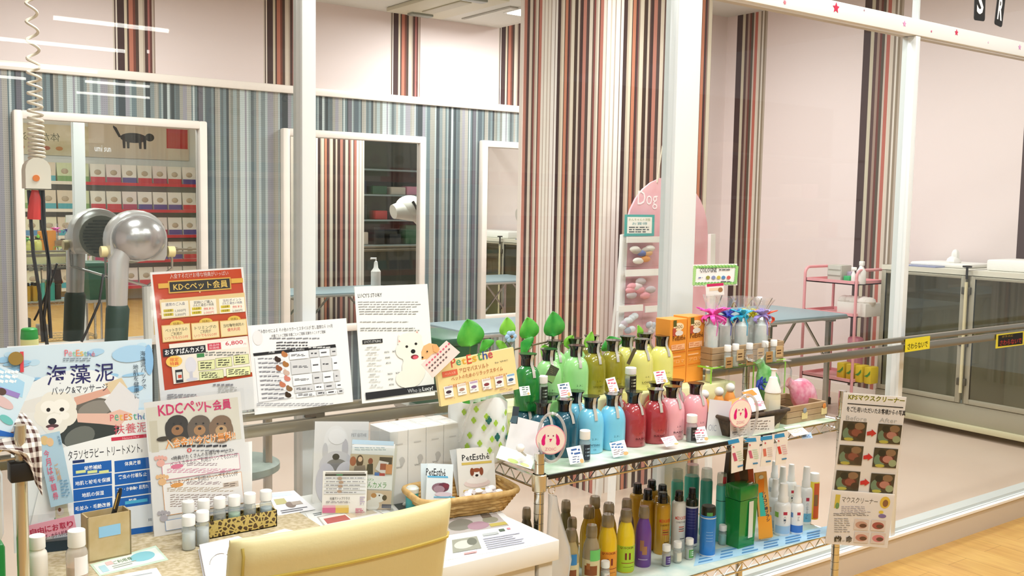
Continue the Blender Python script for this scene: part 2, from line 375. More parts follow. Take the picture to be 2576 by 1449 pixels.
# stainless double guard rail on brackets in front of the glass
m_ss = M('9d9788', .3, metal=.8); m_ssd = M('7d7668', .3, metal=.8)
rail = thing('guard_rail', 'long double stainless guard rail running across the glass front', 'rail', (2.5, 2.34, .96))
MB().box(-1.2, 7.0, 2.33, 2.35, .996, 1.018, m_ss, .004).build('upper_bar', rail)
MB().box(-1.2, 7.0, 2.33, 2.35, .954, .985, m_ss, .004).build('lower_bar', rail)
for x in (.55, 1.1, 2.5, 3.87, 5.22):
    MB().box(x-.012, x+.012, 2.335, YG+.0, .972, 1.004, m_ssd).build('bracket', rail, 0)

# ceiling fittings of the salon
cv = thing('air_conditioner', 'square cream ceiling air conditioner cassette with open louvre', 'air conditioner', (2.95, 4.95, 2.9))
def cq(px, z): return [onZ(u, v, z) for u, v in px]
A = onZ(993, 14, 2.895); B = onZ(1165, 16, 2.895)
x0, x1 = A.x, B.x+.08; y1 = A.y+.12; y0 = y1-.85
MB().box(x0, x1, y0, y1, 2.87, 2.899, M('cfcab2', .5), .006).build('panel', cv)
MB().box(x0+.18, x1-.18, y0+.18, y1-.18, 2.862, 2.872, M('bdb8a2', .5), .004).build('intake_grille', cv)
for (xa, xb, ya, yb) in ((x0+.14, x1-.14, y1-.12, y1-.05), (x0+.14, x1-.14, y0+.05, y0+.12)):
    MB().box(xa, xb, ya, yb, 2.855, 2.871, M('8f9388', .4), .003).build('louvre', cv)
hp = [onZ(u, v, 2.896) for u, v in ((1161, 47), (1271, 63), (1340, 44), (1232, 27))]
hx0, hx1, hy0, hy1 = min(hp[0].x, hp[1].x), hp[1].x+.0, hp[1].y-.6, hp[0].y
ht = thing('ceiling_hatch', 'square ceiling access hatch with a thin grey frame', 'hatch', ((hx0+hx1)/2, hy0, 2.9))
MB().box(hx0, hx1, hy0, hy1, 2.892, 2.8995, M('a9a79d', .5)).build('frame', ht, 0)
MB().box(hx0+.015, hx1-.015, hy0+.015, hy1-.015, 2.889, 2.8925, M('dad9d0', .7)).build('lid', ht, 0)
lp = onZ(1266, 31, 2.89)
lt = thing('ceiling_light', 'square bright recessed ceiling light beside the striped column', 'light', (lp.x+.3, lp.y-.3, 2.9))
MB().box(lp.x, lp.x+.6, lp.y-.6, lp.y, 2.884, 2.8995, M('e8e8e4', .5)).build('frame', lt, 0)
MB().box(lp.x+.02, lp.x+.58, lp.y-.58, lp.y-.02, 2.88, 2.885, M('ffffff', .5, emit=14)).build('diffuser', lt, 0)

# stickers on the transom and letters on the upper glass
def star(mb, u, v, r, c, y, pts=5):
    p = onY(u, v, y); P = []
    for i in range(2*pts):
        a = pi/2+pi*i/pts; q = r if i % 2 == 0 else r*.48
        P.append((p.x+q*cos(a), y, p.z+q*sin(a)))
    return mb.prism(P, (0, -1, 0), .0015, M(c, .4)), p
for u, v, r, c, lab in ((2103, 20, .021, 'd32b50', 'large crimson star sticker on the white transom, nearest the column'), (2406, 82, .014, 'd8345c', 'small crimson star sticker on the white transom, beneath the R'),
                        (2275, 60, .013, 'e9a0cc', 'pink star sticker on the white transom above the post'), (2565, 119, .013, 'd79cc8', 'lilac pink star sticker on the transom at its right end')):
    mb, p = star(MB(), u, v, r, c, YG-.0045); tag(mb.build('star_sticker', None, 0), lab, 'sticker')
for u, v, r, c, lab in ((1974, 6, .009, 'dd8090', 'round rose dot sticker at the left of the transom'), (2174, 26, .004, 'c9a6b8', 'tiny mauve dot sticker right of the large crimson star'), (2343, 79, .005, 'd56a90', 'tiny rose dot sticker left of the small crimson star'), (2486, 107, .005, 'e6c8dc', 'tiny pale pink dot sticker between the two right star stickers')):
    mb, p = star(MB(), u, v, r, c, YG-.0045, 8); tag(mb.build('dot_sticker', None, 0), lab, 'sticker')
def letter(ch, u0, v0, u1, v1, rot, lab):
    y = YG+.011; a = onY(u0, v1, y); b = onY(u1, v0, y); c = (a+b)/2; w = b.x-a.x; h = b.z-a.z
    root = thing('letter_sign', lab, 'sign', (c.x, y, c.z))
    R = lambda x, z: V((c.x+x*cos(rot)-z*sin(rot), 0, c.z+x*sin(rot)+z*cos(rot)))
    q = []
    for sx, sz in ((1, 1), (-1, 1), (-1, -1), (1, -1)):
        for k in range(4):
            an = {(1, 1): 0, (-1, 1): 90, (-1, -1): 180, (1, -1): 270}[(sx, sz)]+k*30
            q.append(R(sx*(w/2-.012)+.012*cos(radians(an)), sz*(h/2-.012)+.012*sin(radians(an))))
    MB().prism([(p.x, y, p.z) for p in q], (0, -1, 0), .003, M('1c1a1a', .4)).build('plate', root, 0)
    vs, fs = glyphs(ch, .03); m = MB(); m.add([(lambda p: (p.x, y-.0042, p.z))(R(x*w*.62, z*h*.66)) for x, z in vs], fs, M('ffffff', .5)); m.build('letter', root, 0)
letter('S', 2448, -40, 2480, 49, .05, 'black plate with a white letter S on the upper glass')
letter('R', 2503, -20, 2527, 64, -.12, 'black plate with a white letter R on the upper glass')
# ================================================================ INSIDE THE SALON
def mpp(p): return (V(p)-CAM).dot(FW)/F_PX
m_chrome = M('d8d6d0', .12, metal=1); m_steel = M('b5b3ad', .25, metal=.9); m_blk = M('1b1a1a', .45); m_wht = M('f3f1ec', .4)
m_mirror = M('f2f5f2', .0, metal=1)
def mirror(u0, v0, u1, v1, zb, lab, tilt=0):
    a = onY(u0, v0, YB-.05); b = onY(u1, v1, YB-.05); zt = (a.z+b.z)/2; x0, x1 = a.x, b.x; fw = .052
    r = thing('wall_mirror', lab, 'mirror', ((x0+x1)/2, YB-.03, zb))
    m = MB(); y0, y1 = YB-.075, YB-.012
    m.box(x0, x0+fw, y0, y1, zb, zt, m_cream, .012).box(x1-fw, x1, y0, y1, zb, zt, m_cream, .012).box(x0+fw-.01, x1-fw+.01, y0+.002, y1, zt-fw, zt, m_cream, .012).box(x0+fw-.01, x1-fw+.01, y0+.002, y1, zb, zb+fw, m_cream, .012)
    m.build('frame', r)
    p = MB(); xa, xb = x0+fw-.012, x1-fw+.012; h = (xb-xa)/2*math.tan(radians(tilt)); yc = YB-.045
    p.add([(xa, yc+h, zb+.03), (xb, yc-h, zb+.03), (xb, yc-h, zt-.03), (xa, yc+h, zt-.03)], [(0, 1, 2, 3)], m_mirror); p.build('pane', r, 0)
mirror(31, 275, 519, 306, .62, 'cream framed wall mirror behind the two silver dryers', tilt=-1.6)
mirror(709, 321, 1069, 345, .62, 'cream framed wall mirror in the middle, crossed by the white post')
a3 = onY(1211, 355, YB-.05)
mirror(1211, 355, 1540, 371, .62, 'cream framed wall mirror cut off by the striped column')

# hanging power cord with a beige connector
cy = 3.7; top = onY(76, -60, cy); bot = onY(93, 400, cy); mp = mpp(bot)
r = thing('power_cord_reel', 'curly beige power cord hanging down with a connector with orange dot', 'cord', (bot.x, cy, bot.z-.12))
pts = []; n = 46
for i in range(n*12+1):
    t = i/(n*12.); q = 1-(1-t)**1.55   # coils pack closer towards the bottom
    c = top.lerp(bot, t); k = 24*(1-(1-min(t/.999, 1))**.72) if False else None
    ph = 2*pi*(10*t+16*max(0, t-.45)**1.6+46*max(0, t-.72)**2)
    rad = mp*(11+7*t)
    pts.append((c.x+rad*cos(ph), cy+rad*sin(ph), c.z))
MB().tube(pts, mp*3.6, M('d9cdb9', .5), 6).build('coiled_cord', r)
MB().tube([(top.x, cy, top.z-.01), (top.x, cy, 2.9)], mp*4, M('d9cdb9', .5), 6).build('cord', r)
a = onY(60, 474, cy); b = onY(122, 398, cy); w = b.x-a.x; h = b.z-a.z; cx = (a.x+b.x)/2
prof = [(cx-w/2, a.z), (cx+w/2, a.z), (cx+w/2, a.z+h*.6)]+[(cx+w/2*cos(t*pi/8), a.z+h*.6+h*.4*sin(t*pi/8)) for t in range(1, 8)]+[(cx-w/2, a.z+h*.6)]
MB().prism([(x, cy+.035, z) for x, z in prof], (0, -1, 0), .07, M('e9e2d2', .4)).build('connector', r); con_ = bpy.data.objects[[o.name for o in r.children if o.name.startswith('connector')][0]]
dm = MB(); dp = onY(91, 448, cy-.036); dm.prism([(dp.x+.011*cos(i*pi/8), cy-.035, dp.z+.011*sin(i*pi/8)) for i in range(16)], (0, -1, 0), .003, M('e8813a', .4)); dm.build('orange_dot', con_)
rp = thing('red_plug', 'red plug hanging under the beige cord connector', 'plug', onY(88, 552, cy))
q0, q1 = onY(88, 478, cy), onY(86, 552, cy); MB().tube([q0, q0.lerp(q1, .3), q1], [.012, .02, .022], M('c8322c', .4), 10).build('plug_body', rp)
wires = MB()
for px in (((72, 478), (78, 560), (84, 640), (100, 740), (108, 860)), ((100, 478), (105, 560), (122, 650), (122, 760), (128, 850)), ((108, 478), (112, 580), (126, 680), (110, 800), (120, 880))):
    wires.tube([onY(u, v, cy) for u, v in px], .006, m_blk, 6)
tag(wires.build('black_cable'), 'black power cables hanging below the beige connector', 'cable')

# stand dryer (its grille faces the mirror)
m_sil = M('b7b6b4', .22, metal=.75); m_silL = M('cfcecb', .28, metal=.5)
hc = onY(346, 603, 5.88); mp = mpp(hc); R0 = mp*74
r = thing('stand_dryer', 'silver domed stand dryer on a dark green sleeve before the mirror', 'hair dryer', (hc.x-.11, 5.88, 0))
outl = [(R0*cos(t*pi/14), R0*sin(t*pi/14)) for t in range(15)]+[(-R0*.98, -R0*.55), (-R0*.9, -R0*.72), (R0*.9, -R0*.72), (R0*.98, -R0*.55)]
m = MB(); rows = ((.8, .0), (.97, -.02), (1, -.05), (1, -.13), (.94, -.16)); vs = []; fs = []; n = len(outl)
for k, d in rows:
    for x, z in outl: vs.append((hc.x+x*k, 5.88+.13+d, hc.z+z*k))
for j in range(len(rows)-1):
    for i in range(n): fs.append((j*n+i, j*n+(i+1) % n, (j+1)*n+(i+1) % n, (j+1)*n+i))
fs += [tuple(range(n)), tuple((len(rows)-1)*n+i for i in reversed(range(n)))]
m.add(vs, fs, m_silL); m.build('hood_shell', r, 40)
MB().ball((hc.x, 5.86, hc.z+R0*.06), R0*.9, R0*.62, R0*.8, m_sil, 24, 16).build('dome', r)
gm = MB(); gz = hc.z-.01
gm.prism([(hc.x+.135*cos(i*pi/12), 6.008, gz+.135*sin(i*pi/12)) for i in range(24)], (0, 1, 0), .012, M('d6dbc9', .4))
gr_ = gm.build('grille_ring', r)
gs = MB()
for k in range(11):
    z = -.1+k*.02; L = sqrt(.112**2-z*z); gs.box(hc.x-L, hc.x+L, 6.019, 6.023, gz+z-.005, gz+z+.005, M('6f7568', .5))
gs.build('grille_slots', gr_, 0)
for sx, u in ((-1, 262), (1, 430)):
    p = onY(u, 633, 5.9); MB().tube([(p.x-.02, 5.9, p.z), (p.x+.02, 5.9, p.z)], .032, M('e6d49a', .4), 14).build('knob', r)
pa, pb = onY(298, 655, 5.86), onY(296, 768, 5.86); pc = onY(290, 905, 5.86)
MB().tube([pa+V((.03, 0, .06)), pa, pb], [mp*24, mp*25, mp*23], m_silL, 18).build('neck', r)
MB().tube([pb, pb+V((0, 0, -.02)), pc], [mp*24, mp*28, mp*27], M('1f3b33', .5), 16).build('sleeve', r)
MB().tube([pc, (pc.x, 5.86, .05)], .02, m_chrome, 10).build('pole', r)
MB().lathe([(.2, .0), (.2, .03), (.05, .06), (.03, .08)], M('c9c9c4', .4), 20, (pc.x, 5.86, 0)).build('base', r)
br_ = MB(); pl = onY(265, 640, 5.92); pr = onY(432, 640, 5.92); mid = onY(370, 720, 5.95)
br_.tube([pl, onY(266, 690, 5.93), mid], .008, m_steel, 6).tube([pr, onY(433, 675, 5.93), mid], .008, m_steel, 6).tube([mid, onY(375, 860, 5.95)], .03, M('d8d8d0', .4), 10)
br_.build('fork_bracket', r)
cb = MB().tube([onY(260, 690, 5.8), onY(250, 760, 5.75), onY(215, 840, 5.75), onY(205, 860, 5.75)], .007, m_blk, 6); cb.build('cable', r)

# grooming tables
def groom(name, lab, x0, x1, y0, y1, z, rot=0):
    r = thing('grooming_table', lab, 'table', ((x0+x1)/2, (y0+y1)/2, 0))
    MB().box(x0, x1, y0, y1, z-.03, z, M('8fa2a8', .45), .012).build('tabletop', r)
    MB().box(x0-.004, x1+.004, y0-.004, y1+.004, z-.034, z-.012, M('c6c8c4', .3, metal=.6), .008).build('rim', r)
    for x in (x0+.1, x1-.1):
        for y in (y0+.09, y1-.09):
            MB().box(x-.016, x+.016, y-.016, y+.016, 0, z-.03, m_steel, .003).build('leg', r)
    for x in (x0+.1, x1-.1):
        MB().box(x-.03, x+.03, y0+.05, y1-.05, z-.055, z-.034, M('9b9a94', .4)).build('leg_rail', r, 0)
    for x, s in ((x0+.1, 1), (x1-.1, -1)):
        for y in (y0+.09, y1-.09):
            MB().tube([(x, y, .45), (x+s*.28, y, z-.035)], .01, m_steel, 6).build('brace', r)
    return r
groom('a', 'folding grooming table with grey top by the pink trolley', 5.25, 6.1, 4.24, 4.95, .8)
groom('b', 'grey grooming table half hidden behind the striped column', 3.2, 4.3, 4.72, 5.3, .79)
# round stool
sc_ = onZ(600, 1172, .46); r = thing('round_stool', 'round dark grey green stool seat on a chrome pole', 'stool', (sc_.x, sc_.y, 0))
MB().lathe([(.0, .43), (.14, .43), (.165, .445), (.165, .47), (.14, .485), (0, .488)], M('6c766e', .5, noise=(14, '8d968c', .2)), 28, (sc_.x, sc_.y, 0)).build('seat', r)
MB().tube([(sc_.x, sc_.y, .05), (sc_.x, sc_.y, .43)], .022, m_chrome, 12).build('pole', r)
ft = MB()
for i in range(5): ft.tube([(sc_.x, sc_.y, .07), (sc_.x+.22*cos(i*1.257), sc_.y+.22*sin(i*1.257), .03)], .016, m_chrome, 8)
ft.build('foot_star', r)
pl = onZ(675, 1236, 0); pl = onY(673, 1100, 3.75)
r = thing('grooming_pole', 'upright grey steel pole on a flat foot behind the rail', 'pole', (pl.x, 3.75, 0))
MB().box(pl.x-.015, pl.x+.015, 3.735, 3.765, .015, 1.0, m_steel, .003).build('shaft', r)
MB().box(pl.x-.05, pl.x+.12, 3.7, 3.82, 0, .015, m_steel, .003).build('foot', r)
# dark green bin on a wire trolley
bx = onY(1100, 850, 3.5); by = onY(1190, 850, 3.5); z0 = .66
r = thing('wire_trolley', 'chrome wire trolley holding a dark green bin behind the posters', 'trolley', ((bx.x+by.x)/2, 3.6, 0))
for x in (bx.x-.02, by.x+.02):
    for y in (3.46, 3.8): MB().tube([(x, y, 0), (x, y, z0-.01)], .01, m_chrome, 8).build('leg', r)
MB().box(bx.x-.03, by.x+.03, 3.45, 3.81, z0-.02, z0, M('c5c3bc', .3, metal=.7)).build('shelf', r, 0)
r = thing('plastic_bin', 'dark green plastic bin with a rim, behind the dog story poster', 'bin', ((bx.x+by.x)/2, 3.6, z0))
m_gb = M('2e5a44', .4)
MB().hexa([(bx.x+.02, 3.48, z0), (by.x-.02, 3.48, z0), (by.x-.02, 3.76, z0), (bx.x+.02, 3.76, z0)], [(bx.x, 3.46, bx.z-.02), (by.x, 3.46, bx.z-.02), (by.x, 3.78, bx.z-.02), (bx.x, 3.78, bx.z-.02)], m_gb).build('tub', r, 0)
MB().box(bx.x-.01, by.x+.01, 3.45, 3.79, bx.z-.035, bx.z, m_gb, .008).build('rim', r)
# green capped tube standing on a small white trolley seen over the poster
gp = onY(74, 850, 2.9); r = thing('white_trolley', 'narrow white trolley behind the blue seaweed poster', 'trolley', (gp.x, 3.05, 0))
MB().box(gp.x-.25, gp.x+.2, 2.86, 3.2, .93, .95, m_wht, .004).build('top_tray', r); MB().box(gp.x-.25, gp.x+.2, 2.86, 3.2, .3, .32, m_wht, .004).build('lower_tray', r)
for x in (gp.x-.24, gp.x+.19):
    for y in (2.87, 3.19): MB().tube([(x, y, 0), (x, y, .97)], .009, m_wht, 8).build('leg', r)
mp = mpp(gp); r = thing('tube_bottle', 'yellow bottle with tall green cap peeking over the blue poster', 'bottle', (gp.x, 2.9, .95))
zt = gp.z+mp*25
MB().lathe([(mp*20, 0), (mp*21, .01), (mp*21, zt-.95-mp*28), (mp*17, zt-.95-mp*26)], M('e6e09a', .4), 20, (gp.x, 2.9, .95)).build('body', r)
MB().lathe([(mp*20, zt-.95-mp*28), (mp*21, zt-.95-mp*26), (mp*19, zt-.95-mp*3), (mp*15, zt-.95)], M('1f9a3c', .4), 20, (gp.x, 2.9, .95)).build('cap', r)

# white hand dryer on its arm and a pump bottle, placed behind the column and seen in the middle mirror
dc = V((4.22, 5.42, 1.5)); r = thing('arm_dryer', 'white hand dryer on a stand arm, seen in the middle mirror', 'hair dryer', (4.5, 5.42, 0))
MB().ball((dc.x, dc.y, dc.z), .13, .11, .1, M('eeebe0', .35), 20, 12).tube([dc+V((.03, 0, -.03)), dc+V((-.12, .02, -.03)), dc+V((-.17, .02, -.04))], [.09, .07, .06], M('eeebe0', .35), 16).build('head', r)
MB().tube([dc+V((.05, 0, -.05)), dc+V((.16, 0, -.16)), dc+V((.22, 0, -.3))], [.06, .05, .04], M('e4e0d2', .4), 12).build('handle', r)
MB().tube([(4.5, 5.42, 0), (4.5, 5.42, 1.25), dc+V((.2, 0, -.25))], .018, m_steel, 8).build('stand', r)
MB().lathe([(.16, 0), (.16, .02), (.03, .04)], m_steel, 16, (4.5, 5.42, 0)).build('base', r)
cp = [dc+V((.02-.12*t, .12, .08-.5*t-.25*t*(1-t))) for t in [i/8 for i in range(9)]]
lp_ = [V((4.34+.085*cos(i*.52), 5.55+.02*sin(i*.13), 1.17+.085*sin(i*.52))) for i in range(37)]
MB().tube([dc+V((-.03, .1, .05)), dc+V((.05, .13, -.1)), dc+V((.1, .13, -.2))]+lp_, .011, m_blk, 6).build('cable', r)
r = thing('pump_bottle', 'white pump bottle on the hidden grooming table, seen in the middle mirror', 'bottle', (4.02, 5.2, .79))
MB().lathe([(.04, 0), (.042, .01), (.042, .16), (.02, .19), (.015, .24), (.004, .25)], m_wht, 16, (4.02, 5.2, .79)).build('body', r)
MB().tube([(4.02, 5.2, 1.03), (4.02, 5.2, 1.06), (3.97, 5.2, 1.06)], .008, m_wht, 8).build('pump', r)

# stainless kennels along the right wall
kx = 6.5; ky1 = onX(2217, 690, kx).y; ky0 = 2.5; kt = 1.145; kbz = .1
r = thing('kennel', 'stainless dog kennel bank with two glass doors along the right wall', 'kennel', (6.8, (ky0+ky1)/2, 0))
m_k = M('a9a592', .3, metal=.2); m_kd = M('a39c88', .35, metal=.1)
k = MB(); kb = 7.06
k.box(kx+.02, kb, ky0, ky0+.02, kbz, kt, m_k).box(kx+.02, kb, ky1-.02, ky1, kbz, kt, m_k).box(kb-.02, kb, ky0, ky1, kbz, kt, m_k)
kd = onX(2432, 800, kx).y
k.box(kx+.02, kb, kd-.012, kd+.012, kbz, kt, m_k).box(kx+.02, kb, ky0, ky1, kbz, kbz+.03, m_kd).box(kx, kb, ky0, ky1, kt-.035, kt, M('dcd9c8', .35))
k.build('cabinet', r, 0)
MB().box(kx-.005, kx+.03, ky0, ky1, .08, .22, m_k, .004).build('front_sill', r)
MB().box(kx-.03, kx+.02, ky0, ky1, .045, .085, M('cfc9a6', .4), .006).build('bottom_rail', r)
for y in (ky0+.05, ky1-.05):
    for x in (kx+.06, kb-.06): MB().lathe([(.03, 0), (.03, .05), (.02, .08)], m_blk, 10, (x, y, 0)).build('caster', r)
for (ya, yb_) in ((kd+.015, ky1-.01), (ky0+.01, kd-.015)):
    d = MB(); fw = .035
    d.box(kx-.012, kx+.01, ya, ya+fw, .225, kt-.04, m_k, .003).box(kx-.012, kx+.01, yb_-fw, yb_, .225, kt-.04, m_k, .003).box(kx-.012, kx+.01, ya+fw, yb_-fw, .225, .225+fw, m_k, .003).box(kx-.012, kx+.01, ya+fw, yb_-fw, kt-.06, kt-.04, m_k, .003)
    dd = d.build('door_frame', r)
    g = MB().box(kx-.003, kx+.003, ya+fw, yb_-fw, .26, kt-.06, clear('kennel_glass', (.93, .94, .89), k=1.2)); o = g.build('door_glass', dd, 0)
MB().tube([(kx-.03, kd, .3), (kx-.03, kd, kt-.08)], .011, M('d8cfa8', .35), 8).tube([(kx-.03, kd, kt-.06), (kx-.03, kd, kt+.02)], .008, m_blk, 8).lathe([(.0, 0), (.03, .0), (.03, .012), (0, .014)], m_blk, 12, (kx-.03, kd, kt+.02)).build('latch_rod', r)
for z in (.35, .62, .98): MB().box(kx-.03, kx-.008, kd-.03, kd+.035, z, z+.05, M('5c5a50', .4, metal=.6), .004).build('hinge', r)
tow = MB()
for (ya, yb_, h) in ((ky0+.02, kd-.05, .075), (kd+.1, ky1-.15, .03)):
    tow.box(6.62, 7.0, ya, yb_, kt, kt+h, M('f2efe9', .9, bump=(30, .5)), .014)
    tag(tow.build('towel'), 'thick folded white towel pile on the kennel top' if h > .05 else 'thin flat white towel on the kennel top beside the trolley', 'towel'); tow = MB()
p = onX(2398, 678, 6.75); tag(MB().ball((6.75, p.y, kt+.04), .06, .05, .04, m_wht, 10, 6).ball((6.75, p.y-.01, kt+.085), .025, .03, .045, m_wht, 8, 6).build('crumpled_bag'), 'small crumpled white bag on the kennel top', 'bag')
MB_ = MB().box(6.5, 6.62, kd+.25, ky1-.1, kt, kt+.008, M('8f96b5', .6)); tag(MB_.build('clipboard_sheet'), 'flat lavender blue sheet lying on the front edge of the kennel top', 'paper')
r_ = MB().box(6.56, 7.02, kd+.04, ky1-.05, .13, .145, M('cfe0e6', .7), .004); tag(r_.build('pet_sheet'), 'pale blue absorbent sheet on the floor of the left kennel', 'sheet')

# pink trolley by the kennels
m_pk = M('e8a3a6', .4)
cx0, cx1, cy0, cy1 = 6.26, 6.62, 4.3, 4.74
r = thing('pink_trolley', 'pink three tier trolley with arched handles beside the kennels', 'trolley', ((cx0+cx1)/2, (cy0+cy1)/2, 0))
def tray(z, t=.03):
    m = MB().box(cx0, cx1, cy0, cy1, z, z+.008, m_pk).box(cx0, cx0+.01, cy0, cy1, z, z+t, m_pk).box(cx1-.01, cx1, cy0, cy1, z, z+t, m_pk).box(cx0, cx1, cy0, cy0+.01, z, z+t, m_pk).box(cx0, cx1, cy1-.01, cy1, z, z+t, m_pk)
    m.build('tray', r, 0)
TZ = [onX(2193, 722, cx0).z, .71, onX(2177, 972, cx0).z]
TZ[1] = onX(2190, 805, cx0).z
for z in TZ: tray(z)
for y in (cy0-.006, cy1+.006):
    arch = [(cx0, y, 0.06), (cx0, y, TZ[0]+.06)]+[(cx0+.05-.05*cos(t*pi/10), y, TZ[0]+.06+.05*sin(t*pi/10)) for t in range(1, 6)]+[(cx1-.05+.05*sin(t*pi/10), y, TZ[0]+.06+.05*cos(t*pi/10)) for t in range(0, 6)]+[(cx1, y, .06)]
    MB().tube(arch, .011, m_pk, 8).build('arch_handle', r)
    for x in (cx0, cx1): MB().lathe([(.0, 0), (.02, 0), (.02, .05), (.01, .06)], m_blk, 10, (x, y, 0)).build('caster', r)
# things on the pink trolley (front edge x = cx0)
def tb(name, lab, cat, u0, u1, v0, v1, z, m, depth=.1, x=None, bev=.004, part='body'):
    x = x or cx0+.04; a = onX(u0, v1, x); b = onX(u1, v0, x); r = thing(name, lab, cat, (x+depth/2, (a.y+b.y)/2, z))
    MB().box(x, x+depth, b.y, a.y, z, b.z, m, bev).build(part, r); return r, (x, b.y, a.y, b.z)
zt = TZ[0]+.0085
r1, q = tb('drawer_box', 'small grey box of drawers on the top tray of the pink trolley', 'box', 2080, 2118, 668, 715, zt, M('b7b2a6', .5), .12)
for i in range(3): MB().box(q[0]-.003, q[0], q[1]+.008, q[2]-.008, zt+.01+i*(q[3]-zt)/3, zt+(i+1)*(q[3]-zt)/3-.004, M('cdc9be', .5)).build('drawer', r1, 0)
tb('small_box', 'small green box on the top tray of the pink trolley', 'box', 2121, 2137, 695, 715, zt, M('3fae6a', .5), .06)
tb('tissue_box', 'purple and white box behind the green box on the trolley', 'box', 2124, 2140, 684, 716, zt, M('c9b6d2', .5), .05, cx0+.11)
def pumpb(lab, u, v0, v1, z, rr, m, x):
    a = onX(u, v0, x); r = thing('spray_bottle', lab, 'bottle', (x, a.y, z)); h = a.z-z
    MB().lathe([(rr, 0), (rr*1.05, .005), (rr, h*.55), (rr*.5, h*.72), (rr*.4, h*.8)], m, 14, (x, a.y, z)).build('body', r)
    MB().box(x-.012, x+.012, a.y-.02, a.y+.015, z+h*.8, z+h, m_wht, .004).build('trigger_head', r)
pumpb('slim white bottle right of the green box on the trolley', 2148, 672, 716, zt, .016, m_wht, cx0+.06)
pumpb('large white spray bottle on the top tray of the pink trolley', 2168, 657, 717, zt, .034, m_wht, cx0+.07)
zm = TZ[1]+.0085
r1, q = tb('storage_tub', 'white tub of cloths on the middle tray of the pink trolley', 'tub', 2104, 2178, 765, 800, zm, M('e9e4dc', .6), .2, part='tub')
cl = MB()
for i in range(7): cl.ball((cx0+.1+.08*random.random(), q[1]+.03+i*(q[2]-q[1]-.05)/6, q[3]+.01), .06, .045, .035, M('efe8e0', .9), 10, 6)
cl.build('cloths', r1)
zb = TZ[2]+.0085
for i in range(4):
    u = 2103+i*23; x = cx0+.05; a = onX(u, 960, x); b = onX(u+20, 905, x)
    r1 = thing('wipe_pack', 'yellow pack with green swoosh, %s on the pink trolley bottom tray' % ('leftmost', 'second from the left', 'third from the left', 'rightmost')[i], 'pack', (x+.05, (a.y+b.y)/2, zb), 'yellow packs on the pink trolley')
    MB().box(x, x+.1, b.y, a.y, zb, zb+.125, M('dfc22c', .45), .008).build('pack', r1)
    MB().prism([(x-.0015, a.y-.004, zb+.055), (x-.0015, a.y-.03, zb+.07), (x-.0015, b.y+.004, zb+.1), (x-.0015, b.y+.004, zb+.075), (x-.0015, a.y-.03, zb+.05)], (-1, 0, 0), .001, M('3f8a3a', .5)).build('swoosh', r1, 0)
tb('pink_bag', 'pink bag standing on the bottom tray behind the yellow packs', 'bag', 2125, 2160, 850, 958, zb, M('e79ab0', .7), .08, cx0+.2, .02)

# white A-frame board with pink panel in front of the column
ey = 3.62; zT = onY(1668, 445, ey).z; xl = onY(1562, 600, ey).x; xr = onY(1790, 600, ey).x; xm = (xl+xr)/2
r = thing('easel_board', 'pink arched display board on a white A frame before the column', 'display stand', (xm, ey+.1, 0))
w2 = (xr-xl)/2; pz0 = .5; zs = zT-w2*.92; pts = [(xl+.03, pz0), (xr-.03, pz0), (xr-.03, zs)]+[(xm+(w2-.03)*cos(t*pi/14), zs+w2*.92*sin(t*pi/14)) for t in range(1, 14)]+[(xl+.03, zs)]
MB().prism([(x, ey, z) for x, z in pts], (0, 1, 0), .012, M('e3a6ae', .6, noise=(7, 'f0c6cc', .22))).build('panel', r)
zl = onY(1560, 590, ey).z
for s, x in ((-1, xl), (1, xr)):
    MB().prism([(x-s*-.03-.018, ey-.02, 0), (x-s*-.03+.018, ey-.02, 0), (x+.018-s*.01, ey-.02, zl), (x-.018-s*.01, ey-.02, zl)], (0, 1, 0), .02, M('f4f2ee', .5)).build('leg', r, 0)
    MB().prism([(x-s*.04-.014, ey+.16, 0), (x-s*.04+.014, ey+.16, 0), (x+.014-s*.05, ey+.02, zl), (x-.014-s*.05, ey+.02, zl)], (0, 1, 0), .02, M('ece8e2', .5)).build('back_leg', r, 0)
hk = onY(1666, 368, ey)
MB().tube([(xm-.09, ey, zT-.03), (hk.x, ey, hk.z), (xm+.12, ey, zT-.03)], .004, M('cfc4ae', .8), 6).build('string', r)
lt_ = MB()
for body, u0, v0, u1, v1 in (('Dog Be', 1603, 482, 1692, 526),):
    a = onY(u0, v1, ey); b = onY(u1, v0, ey); vs, fs = glyphs(body, 0)
    lt_.add([((a.x+b.x)/2+x*(b.x-a.x), ey-.0015, (a.z+b.z)/2+z*(b.z-a.z)) for x, z in vs], fs, M('f9e9ea', .6))
lt_.build('lettering', r, 0)
sh = Sheet([(1571, 540), (1646, 540), (1646, 594), (1571, 594)], (xm, ey-.03, 1.2), 0, 0)
sh.rect(1578, 546, 1640, 587, 'f6f4ec'); sh.text(1582, 549, 1636, 556, 'わんちゃんの洋服', '8a9a5a'); sh.text(1590, 559, 1628, 566, 'お買得', '5aa0a8')
sh.lines(1582, 569, 1637, 586, 3, '556066', .5, 3); sh.build('price_card', 'teal bordered price card on the pink arched board', 'sign', '5fb0aa')
